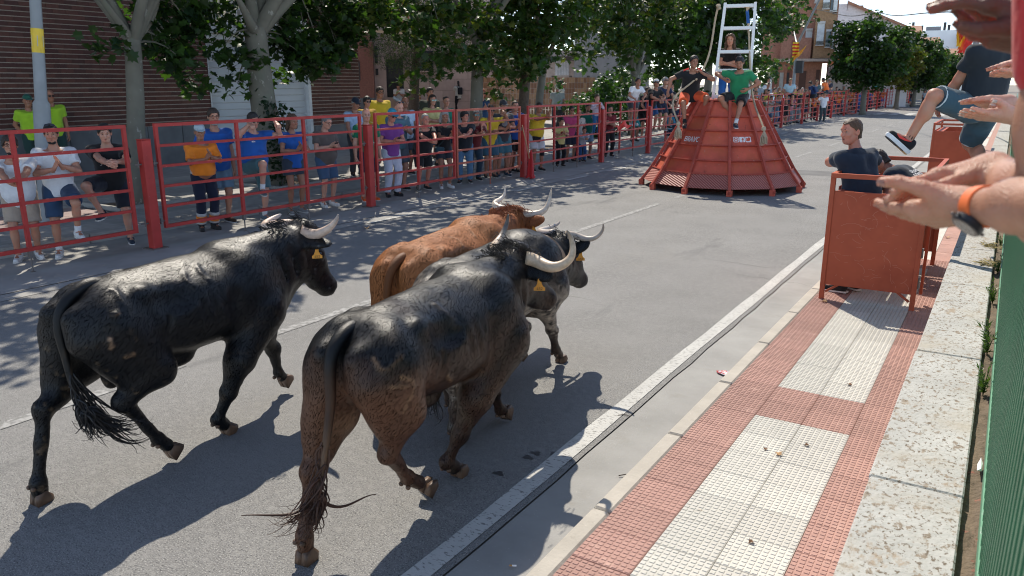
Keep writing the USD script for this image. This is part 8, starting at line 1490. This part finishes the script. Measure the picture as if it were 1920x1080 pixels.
kick.part('shorts_hem', [tube([kt + kR @ (fr['hip'][s] + (fr['limbs'][s][2] - fr['hip'][s]) * 0.895 + (np.cos(a) * unit(np.cross(fr['limbs'][s][2] - fr['hip'][s], [0.1, 0, 1])) + np.sin(a) * unit(np.cross(np.cross(fr['limbs'][s][2] - fr['hip'][s], [0.1, 0, 1]), fr['limbs'][s][2] - fr['hip'][s]))) * 0.097) for a in np.linspace(0, 2 * np.pi, 22)], 0.007, 5, cap=False) for s in (1, -1)], cloth((0.45, 0.52, 0.55)))
# ------------------------------------------------------------------ farther people: on and behind the barrier right of the cone
def fo(**k): d = dict(q='far', skin='tan', hc='dark'); d.update(k); return d
fx_ = [
 (1423, 152, -13.2, fo(tc=(0.30, 0.33, 0.36), bc=NAVY, hc='black'), down(), 'man in grey T-shirt standing behind the blue tent'), (1436, 146, -14.0, fo(tc=(0.55, 0.6, 0.66), bc=NAVY, fem=True, hair='long', hc='black'), down(), 'woman with dark hair in pale top behind the blue tent'), (1416, 148, -14.2, fo(tc=(0.5, 0.5, 0.5), bc=NAVY, hc='black'), down(), 'man in white top at the left behind the blue tent'), (1441, 155, -13.0, fo(tc=(0.28, 0.32, 0.36), bc=NAVY), down(), 'man in blue-grey T-shirt at the right behind the blue tent'),
 (1411, 168, -10.3, fo(tc=(0.6, 0.16, 0.03), bc=NAVY, hc='dark'), lean(), 'person in orange top behind the barrier just right of the cone'), (1418, 171, -10.5, fo(tc=(0.55, 0.50, 0.10), bc=NAVY, hc='fair', fem=True, hair='bob'), down(), 'fair-haired woman in yellow vest behind the barrier right of the cone'), (1430, 180, -10.2, fo(tc=(0.12, 0.16, 0.10), bc=BLACK, fem=True, hair='long'), lean(), 'woman in dark green top leaning right of the cone'), (1447, 180, -10.3, fo(tc=(0.45, 0.40, 0.36), bc=DENIM), lean(), 'person in beige top with denim shorts below the blue tent'), (1460, 178, -10.2, fo(tc=(0.09, 0.13, 0.18), bc=(0.3, 0.3, 0.33)), lean(), 'man in slate top leaning below the blue tent'),
 (1475, 181, -10.1, fo(tc=BLACK, bc=BLACK, skin='mid'), down(), 'person in black under the youth sitting on the rail'), (1487, 178, -10.2, fo(tc=(0.52, 0.20, 0.26), bc=(0.25, 0.27, 0.30), bottom='trousers'), lean(), 'person in pink shirt and grey trousers behind the barrier'), (1499, 178, -10.2, fo(tc=(0.06, 0.09, 0.15), bc=(0.25, 0.28, 0.32), bottom='trousers', hc='grey'), lean(), 'grey-haired person in navy top beside the pink shirt'),
]
for px, py, X, o, pose, lab in fx_: o['seed'] = px; person_at(lab, px, py, X, -45, o, pose)
def sit_rail(**k):
    p = dict(pelvis=(0, 0, 0.93), lean=24, lhand=(0.22, 0.16, 0.98), rhand=(0.24, -0.14, 1.02), lfoot=(0.34, 0.14, 0.42), rfoot=(0.38, -0.1, 0.45), lknee=(1, 0.2, 0.5), rknee=(1, -0.2, 0.5), nod=8); p.update(k); return p
for px, py, X, yaw, o, lab in ((1483, 147, -9.75, -70, fo(q='mid', tc=(0.36, 0.50, 0.58), bc=BLACK, skin='mid', hc='fair', top='polo'), 'youth in pale blue polo sitting up on the barrier rail'), (1519, 152, -9.8, 160, fo(q='mid', tc=(0.015, 0.03, 0.09), bc=BLACK, extra=(x_pack((0.012, 0.03, 0.09)),)), 'person with navy backpack sitting on the rail facing away'), (1533, 150, -9.8, -60, fo(q='mid', tc=(0.05, 0.10, 0.12), bc=BLACK, hc='fair', skin='mid'), 'fair-haired youth in dark teal top on the rail beside the backpack'),
        (1543, 146, -9.9, 165, fo(q='mid', tc=(0.78, 0.16, 0.03), bc=NAVY, hc='black', extra=(x_strap(BLACK),), fat=0.03), 'man in bright orange T-shirt with a cross strap up on the rail'), (1557, 147, -9.85, -50, fo(q='mid', tc=(0.018, 0.024, 0.045), bc=DENIM, cap=(0.2, 0.18, 0.17)), 'man in navy T-shirt and pale cap leaning on the rail'), (1647, 152, -9.8, -45, fo(tc=(0.10, 0.40, 0.48), bc=NAVY), 'person in turquoise top up on the far rail'), (1697, 151, -9.8, -45, fo(tc=(0.62, 0.55, 0.05), bc=NAVY), 'distant man in yellow and black top up on the rail')):
    o['seed'] = px; free(lab, px, py, X, yaw, o, sit_rail(), 1.0)
person_at('youth in white T-shirt and dark trousers standing on the road side of the barrier', 1547, 172, -9.2, -60, fo(q='mid', tc=(0.66, 0.67, 0.70), bc=(0.045, 0.065, 0.07), bottom='trousers', cap=(0.02, 0.03, 0.035), skin='mid', shoe=(0.05, 0.09, 0.1)), dict(rhand=(0.0, -0.62, 1.35), relbow=(0, 0, -1), lhand=(0.04, 0.24, 0.80)))
person_at('distant person in black T-shirt and blue shorts standing before the far barrier', 1709, 171, -8.6, -150, fo(tc=BLACK, bc=DENIM), down()); person_at('distant person in grey T-shirt and dark shorts standing near the red box', 1735, 169, -7.6, -60, fo(tc=(0.36, 0.38, 0.40), bc=NAVY), down())
CN = {'white': (0.62, 0.62, 0.62), 'black': (0.015, 0.015, 0.017), 'navy': (0.02, 0.03, 0.06), 'red': (0.40, 0.04, 0.03), 'grey': (0.20, 0.21, 0.22), 'blue': (0.03, 0.10, 0.30), 'green': (0.03, 0.16, 0.07), 'beige': (0.40, 0.33, 0.26), 'pink': (0.50, 0.20, 0.24), 'yellow': (0.55, 0.40, 0.05), 'pale blue': (0.33, 0.45, 0.56), 'orange': (0.65, 0.17, 0.03)}
r_ = random.Random(11); names_ = list(CN); bots = ['navy', 'black', 'grey', 'blue', 'beige']; far_cache = []
for k in range(8):
    fem = k % 3 == 1; o = fo(tc=(0.5, 0.5, 0.5), bc=(0.1, 0.1, 0.1), fem=fem, hair=('short', 'long', 'crop', 'thick', 'bob', 'short', 'bun', 'crop')[k], bottom='shorts' if k % 2 else 'trousers'); pose = (lean(1.15), clap(), down(), lean(1.12, 0.4), cross(), clap(1.3), down(look=25), lean(1.18))[k]
    far_cache.append((o, build_person(o, pose)))
n_far = 0; used_ = set()
for k in range(62):
    y = 42.5 + 57 * (k / 62.0) ** 1.15 + r_.uniform(-0.3, 0.3); x = -10.15 - (0.0, 0.7, 1.5)[k % 3] - r_.uniform(0, 0.3); o, (parts, topv, fr) = far_cache[k % 8]; s = r_.uniform(0.90, 1.05)
    while True:
        tcn, bcn = r_.choice(names_), r_.choice(bots); sec = 'right of the cone' if y < 52 else 'before the round tree' if y < 62 else 'by the round tree' if y < 72 else 'under the far trees' if y < 84 else 'near the red box'
        lab = f'distant spectator in {tcn} top, {bcn} ' + o['bottom'] + ', ' + ('front row' if k % 3 == 0 else 'second row' if k % 3 == 1 else 'back row') + ' ' + sec
        if lab not in used_: used_.add(lab); break
    hcn = r_.choice(['black', 'dark', 'brown', 'grey', 'fair']); Rz = rotz(math.radians(-50 + r_.uniform(-25, 25))); gz = 0.0 if x > -10.77 else 0.15
    th = Thing('person', lab, 'person', (x, y, gz), 'distant spectators along the barrier')
    for nm, m, mm, sm in parts:
        mm = cloth(CN[tcn]) if nm == 'shirt' else cloth(CN[bcn]) if nm in ('shorts', 'trousers') else HAIRC[hcn] if nm == 'hair' else SKINS[('mid', 'tan', 'fair')[k % 3]] if nm == 'body' else mm
        th.part(nm, moved(m, Rz, (x, y, gz), s), mm, sm)
# red flags at the barrier
t = Thing('red_flag', 'red cloth flag with a wooden pole leaning on the third barrier post', 'flag', (-9.5, 15.9, 0)); pa, pb = np.array([-9.56, 15.72, 1.25]), np.array([-9.45, 15.95, 0.30]); t.part('pole', tube([pa, pb], 0.014, 6), mat('pole_wood', (0.36, 0.20, 0.10)))
rs = []
for k in range(14):
    a = 2 * np.pi * k / 14; e = np.array([math.cos(a) * 0.8, math.sin(a) * 1.25, 0]); f_ = 1 + 0.55 * math.sin(3.3 * a + 1) * (k % 2); rs.append([pb + [0, 0, 0.38] + e * 0.02, pb + [0, 0, 0.16 - 0.03 * (k % 3)] + e * 0.045 * f_, pb * [1, 1, 0] + [0, -0.02, 0.22] + e * 0.065 * f_, pb * [1, 1, 0] + [0.02, -0.05, 0.10] + e * 0.07 * f_, pb * [1, 1, 0] + [0.03, -0.08, 0.012 + 0.02 * (k % 3)] + e * 0.10 * f_])
rs.append(rs[0]); t.part('cloth', quadmesh(np.array(rs)), cloth((0.42, 0.02, 0.02)), smooth=True)
q0 = atX(1158, 232, -9.55); t = Thing('red_flag', 'red cloth held out over the rails by the woman in the dark red top', 'flag', q0); g_ = np.stack(np.meshgrid(np.linspace(0, 1, 14), np.linspace(0, 1, 8), indexing='ij'), -1)
c1, c2, c3, c4 = atX(1152, 240, -9.55), atX(1172, 227, -9.5), atX(1162, 243, -9.45), atX(1185, 237, -9.4); t.part('cloth', quadmesh(c1 * (1 - g_[..., :1]) * (1 - g_[..., 1:]) + c2 * g_[..., :1] * (1 - g_[..., 1:]) + c3 * (1 - g_[..., :1]) * g_[..., 1:] + c4 * g_[..., :1] * g_[..., 1:] + 0.04 * np.sin(g_[..., :1] * 9 + g_[..., 1:] * 5) * np.array([0.5, 0, 1])), cloth((0.62, 0.05, 0.03)), smooth=True); t.part('stick', tube([atX(1118, 252, -9.75), atX(1158, 240, -9.5)], 0.012, 5), mat('black_box', (0.03, 0.03, 0.03)))
q0 = gnd(1586, 214) ; t = Thing('red_flag', 'orange-red cloth lying on the ground at the barrier foot right of the white T-shirt youth', 'flag', q0); g_ = np.stack(np.meshgrid(np.linspace(-0.5, 0.5, 12), np.linspace(-0.5, 0.5, 12), indexing='ij'), -1); t.part('cloth', quadmesh(np.dstack([q0[0] + g_[..., 0] * 1.1, q0[1] + g_[..., 1] * 1.4, 0.02 + 0.35 * np.clip(meshkit.fbm(np.dstack([g_ * 4, g_[..., :1] * 0]), 3, 2) - 0.25, 0, 1) * (1 - np.abs(g_[..., 0]) * 1.6).clip(0, 1)])), cloth((0.70, 0.09, 0.03)), smooth=True)
# ------------------------------------------------------------------ clapping hands of the spectators beside the camera
def fine_arm(spec, step):
    """arms and hands as one smooth surface; spec: list of cones (a, b, ra, rb, k) in world metres"""
    pts = np.array([p for a, b, *_ in spec for p in (a, b)]); F = Field(pts.min(0) - 0.08, pts.max(0) + 0.08, step)
    for a, b, ra, rb, k in spec: F.cone(a, b, ra, rb, k)
    return relax(F.mesh(), 2)
def hand_spec(wr, d, palm, side, curl=(0.15, 0.2, 0.12), spread=0.10, thumb=0.7, s=1.0, arm=None, curls=None):
    """bones of a hand: wrist, direction of the fingers, palm normal; side = +1 when the thumb lies along +cross(palm, d)"""
    d, palm = unit(d), np.asarray(palm, float); n = unit(palm - d * (palm @ d)); y = np.cross(n, d) * side; W = lambda a, b, c: wr + (d * a + y * b + n * c) * s; S = []
    for b, ra in ((0.026, 0.0165), (0.009, 0.017), (-0.009, 0.0165), (-0.025, 0.0155)): S.append((W(0.0, b * 0.55, 0), W(0.088, b, 0), 0.019 * s, ra * 0.80 * s, 0.016 * s))
    S.append((W(0.03, -0.022, 0.010), W(0.07, -0.024, 0.006), 0.017 * s, 0.012 * s, 0.02 * s)); nails = []
    for k, (b, L, sp) in enumerate(((0.029, 0.074, 0.9), (0.0098, 0.083, 0.15), (-0.0098, 0.077, -0.55), (-0.0275, 0.061, -1.3))):
        cu = curl if curls is None else curls[k]; ang = 0.0; a_ = spread * sp; p = np.array([0.090, b, 0.0]); r = 0.0093 - 0.0006 * (k == 3)
        S.append((W(*p), W(*(p + [0.004, 0, 0])), 0.0112 * s, 0.0105 * s, 0.01 * s))
        for q, fr in enumerate((0.46, 0.30, 0.24)):
            ang += cu[q]; e = np.array([math.cos(ang) * math.cos(a_), math.cos(ang) * math.sin(a_), math.sin(ang)]); o = p + e * L * fr; S.append((W(*p), W(*o), (r - 0.0005 * q) * s, (r - 0.0004 - 0.0007 * q) * s, 0.0035 * s)); S.append((W(*o), W(*(o + e * 0.001)), (r - 0.0002 - 0.0006 * q) * s, (r - 0.0003 - 0.0006 * q) * s, 0.003 * s)) if q < 2 else None
            if q == 2: nails.append((W(*(o - e * 0.004)), d * e[0] + y * e[1] + n * e[2], -(n * math.cos(ang) - d * math.sin(ang)), (r - 0.002) * s))
            p = o
    t0 = np.array([0.016, 0.018, 0.008]); t1 = np.array([0.052, 0.018 + 0.040 * thumb, 0.020]); t2 = t1 + np.array([0.030, 0.022 * thumb, 0.008]); t3 = t2 + np.array([0.026, 0.008 * thumb, 0.002])
    S += [(W(*t0), W(*t1), 0.020 * s, 0.0135 * s, 0.018 * s), (W(*t1), W(*t2), 0.0125 * s, 0.0108 * s, 0.005 * s), (W(*t2), W(*t3), 0.0110 * s, 0.0086 * s, 0.004 * s)]
    e = unit(t3 - t2); ez = d * e[0] + y * e[1] + n * e[2]; nails.append((W(*(t3 - e * 0.003)), ez, unit(y * 0.8 - n * 0.5), 0.0085 * s)); return S, nails
def nail_mesh(nails, lift=0.0):
    ms = []
    for p, e, up, w in nails:
        up = unit(up - e * (up @ e)); sd = np.cross(e, up); g = np.array([[p + e * u + sd * (w * 0.92 * math.sin(v)) + up * (w * 1.05 * math.cos(v) + 0.0008) for v in np.linspace(-0.85, 0.85, 6)] for u in np.linspace(-0.006 * 1.0, 0.0075 + lift, 5)]); ms.append(quadmesh(g)); ms.append(quadmesh(g[:, ::-1]))
    return ms
def nails_on(t, ns, m, lift=0.0):
    for q in ns: t.part('nail', nail_mesh([q], lift), m, smooth=True)
NAIL = mat('nail_pink', (0.52, 0.30, 0.24), rough=0.3, var=0.04); NAILW = mat('nail_white', (0.66, 0.56, 0.50), rough=0.3)
def skin_arm(name, c1, c2):
    return usdkit.material(stage, '/World/Looks/' + name, {'tc': ('texture_coordinate', {}), 'n': ('noise_texture', {'scale': 22.0, 'detail': 6.0, 'roughness': 0.65}), 'r': ('rgb_ramp', {'ramp': [(0.32, c1), (0.68, c2)]}), 'n2': ('noise_texture', {'scale': 420.0, 'detail': 3.0}), 'v': ('voronoi_texture', {'scale': 330.0}), 'ad': ('math', {'math_type': 'add'}), 'n3': ('noise_texture', {'scale': 60.0, 'detail': 3.0}), 'ad2': ('math', {'math_type': 'add'}),
        'b': ('bump', {'strength': 0.4, 'distance': 0.004}), 'p': ('principled_bsdf', {'roughness': 0.46, 'specular_ior_level': 0.42, 'subsurface_weight': 0.18, 'subsurface_scale': 0.008, 'subsurface_radius': (1, 0.35, 0.2)})},
        [('tc.object', 'n.vector'), ('n.fac', 'r.fac'), ('r.color', 'p.base_color'), ('tc.object', 'n2.vector'), ('tc.object', 'v.vector'), ('tc.object', 'n3.vector'), ('n2.fac', 'ad.value1'), ('v.distance', 'ad.value2'), ('ad.value', 'ad2.value1'), ('n3.fac', 'ad2.value2'), ('ad2.value', 'b.height'), ('b.normal', 'p.normal')], surface='p.BSDF')
SK1 = skin_arm('arm_skin_peach', (0.43, 0.225, 0.145), (0.35, 0.165, 0.10)); SK1L = skin_arm('arm_skin_warm', (0.40, 0.20, 0.125), (0.33, 0.15, 0.092)); SK2 = skin_arm('arm_skin_brown', (0.105, 0.046, 0.028), (0.075, 0.030, 0.018)); SK3 = skin_arm('arm_skin_rose', (0.45, 0.25, 0.175), (0.38, 0.19, 0.13))
def at3(px, py, depth):
    """point that shows at a pixel at this distance along the view"""
    return EYE + (_ray(px, py) / FPX) * depth
# first spectator: red sleeve, bare arm, two hands clapping, orange watch
sh = at3(2000, 40, 1.0); elb = at3(1982, 400, 1.04)
wr1 = at3(1862, 318, 1.22); f1 = at3(1730, 350, 1.25)
wr2 = at3(1822, 388, 1.14); f2 = at3(1692, 404, 1.26); el2 = at3(2010, 384, 0.93)
vw = unit(_ray(1780, 370)); upw = np.array([0, 0, 1.0])
S1, N1 = hand_spec(wr1, unit(f1 - wr1) + upw * 0.02, vw * -0.35 + upw * -0.75 + _rt * -0.2, -1, (0.10, 0.16, 0.10), 0.06, 0.55, 0.93)
S2, N2 = hand_spec(wr2, unit(f2 - wr2) + upw * -0.02, upw * 0.72 + vw * 0.40, 1, (0.12, 0.18, 0.12), 0.09, 0.9, 0.94)
S2 += [(wr2 + (f2 - wr2) * 0.02 + (upw * -0.72 - vw * 0.40) * -0.0 + unit(np.cross(upw * 0.72 + vw * 0.4, f2 - wr2)) * b_ * 0.5 - unit(upw * 0.72 + vw * 0.4) * 0.0175, wr2 + unit(f2 - wr2) * 0.08 + unit(np.cross(upw * 0.72 + vw * 0.4, f2 - wr2)) * b_ - unit(upw * 0.72 + vw * 0.4) * 0.0135, 0.0032, 0.0042, 0.006) for b_ in (0.026, 0.009, -0.009, -0.025)]
armA = [(sh, elb * 0.55 + sh * 0.45, 0.047, 0.046, 0.04), (elb * 0.55 + sh * 0.45, elb, 0.046, 0.041, 0.04), (elb, elb * 0.55 + wr1 * 0.45, 0.040, 0.038, 0.05), (elb * 0.55 + wr1 * 0.45, wr1, 0.036, 0.026, 0.04)]
armB = [(el2, wr2 * 0.5 + el2 * 0.5, 0.036, 0.032, 0.03), (wr2 * 0.5 + el2 * 0.5, wr2, 0.031, 0.0245, 0.03)]
P1 = Thing('person', 'nearest clapping spectator at right with red sleeve, bare arms and orange watch', 'person', (0.55, 0.75, 0.62))
P1.part('body', [fine_arm(armA + S1, 0.0034), fine_arm(armB + S2, 0.0030)], SK1, smooth=True); nails_on(P1, N1 + N2, NAIL)
P1.part('sleeve', fine_arm([(sh + (sh - elb) * 0.25, sh * 0.80 + elb * 0.20, 0.062, 0.058, 0.02)], 0.008), cloth((0.50, 0.030, 0.028)), smooth=True)
ax2 = unit(el2 - wr2); wc = wr2 + ax2 * 0.030; wd_ = vw * -0.95 - upw * 0.5; wu = unit(wd_ - ax2 * (wd_ @ ax2)); ws = np.cross(ax2, wu); ring = []
for o, w_ in ((0.0, -0.012), (0.0032, -0.0115), (0.0032, 0.0115), (0.0, 0.012)): ring.append([wc + (wu * math.cos(a) + ws * math.sin(a)) * (0.0272 + o) + ax2 * w_ for a in np.linspace(0, 2 * np.pi, 49)])
OWB = mat('watch_band_orange', (0.78, 0.17, 0.045), rough=0.55, var=0.04); WBK = mat('watch_black', (0.012, 0.013, 0.016), rough=0.35, spec=0.5)
band = P1.part('watch_band', quadmesh(np.array(ring + ring[:1])), OWB, smooth=30)
P1.part('band_groove', [tube([wc + (wu * math.cos(a) + ws * math.sin(a)) * 0.0306 + ax2 * w_ for w_ in (-0.0075, 0.0075)], 0.0011, 5) for a in np.arange(1.1, 3.0, 0.14)], mat('groove_dark', (0.30, 0.06, 0.02)), parent=band)
def wdisc(r, h0, h1, n=40): return hull([wc + wu * (0.0285 + h) + (ax2 * math.cos(a) + ws * math.sin(a)) * r for a in np.linspace(0, 2 * np.pi, n, endpoint=False) for h in (h0, h1)])
case = P1.part('watch_case', [wdisc(0.0225, 0.0, 0.0085), wdisc(0.0205, 0.0085, 0.0105)], WBK); P1.part('watch_screen', wdisc(0.0168, 0.0106, 0.0110), mat('watch_screen', (0.10, 0.085, 0.08), rough=0.15, spec=0.6), parent=case)
P1.part('watch_marks', [hull([wc + wu * (0.0285 + h) + ax2 * (a + e) + ws * (b + f_) for h in (0.0111, 0.0114) for e in (-0.001, 0.001) for f_ in (-0.0032, 0.0032)]) for a, b in ((-0.008, -0.004), (-0.008, 0.005), (-0.002, 0.0), (-0.002, 0.009), (-0.002, -0.009), (0.005, -0.004), (0.005, 0.006))], mat('watch_digits', (0.32, 0.30, 0.28), rough=0.3), parent=case)
P1.part('watch_button', [ball(wc + wu * 0.033 + ws * 0.0232 * s_ + ax2 * a, 0.0026, 1) for s_ in (1, -1) for a in (-0.008, 0.008)], STEEL, parent=case)
# second spectator: brown hands raised at the top right corner
wA, fA = at3(1985, 80, 1.2), at3(1850, 50, 1.2); wB, fB = at3(1985, 32, 1.1), at3(1860, 2, 1.14)
SA, NA = hand_spec(wA, fA - wA, upw * 0.75 + vw * 0.5, 1, (0.18, 0.35, 0.25), 0.10, 0.7, 0.98); SB, NB_ = hand_spec(wB, fB - wB, upw * -0.7 + vw * 0.2, -1, (0.12, 0.3, 0.2), 0.10, 0.6, 0.98)
P2 = Thing('person', 'dark-handed spectator clapping high in the top right corner', 'person', (0.75, 0.9, 0.62)); P2.part('body', [fine_arm([(at3(2060, 170, 1.45), wA, 0.038, 0.027, 0.03)] + SA, 0.0034), fine_arm([(at3(2080, 110, 1.3), wB, 0.038, 0.027, 0.03)] + SB, 0.0036)], SK2, smooth=True); nails_on(P2, NA + NB_, mat('nail_brown', (0.20, 0.10, 0.07), rough=0.3))
# third spectator: smaller hands with long nails, between the arm and the kicking man; fourth: hands higher up
def pair(label, wl, fl_, wr_, fr_, dep, s, sk, nl):
    w1, e1, w2, e2 = at3(*wl, dep), at3(*fl_, dep - 0.02), at3(*wr_, dep - 0.06), at3(*fr_, dep - 0.08); A_, n1 = hand_spec(w1, e1 - w1, upw * -0.8 + vw * -0.2, -1, (0.05, 0.12, 0.08), 0.06, 0.5, s); B_, n2 = hand_spec(w2, e2 - w2, upw * 0.8 + vw * 0.3, 1, (0.05, 0.10, 0.08), 0.06, 0.6, s)
    t = Thing('person', label, 'person', (0.6, dep * 0.9, 0.62)); t.part('body', [fine_arm([(at3(wl[0] + 130, wl[1] + 60, dep + 0.05), w1, 0.03, 0.022, 0.03)] + A_, 0.0042), fine_arm([(at3(wr_[0] + 130, wr_[1] + 60, dep - 0.05), w2, 0.03, 0.022, 0.03)] + B_, 0.0042)], sk, smooth=True); nails_on(t, n1 + n2, nl, lift)
lift = 0.006
pair('spectator with long pale nails clapping behind the bare arm', (1888, 192), (1830, 187), (1890, 216), (1820, 214), 2.5, 0.92, SK3, NAILW)
lift = 0.002
pair('spectator whose fingertips show above the bare arm, under the brown hands', (1925, 118), (1882, 122), (1935, 130), (1880, 138), 2.8, 0.92, SK3, NAIL)
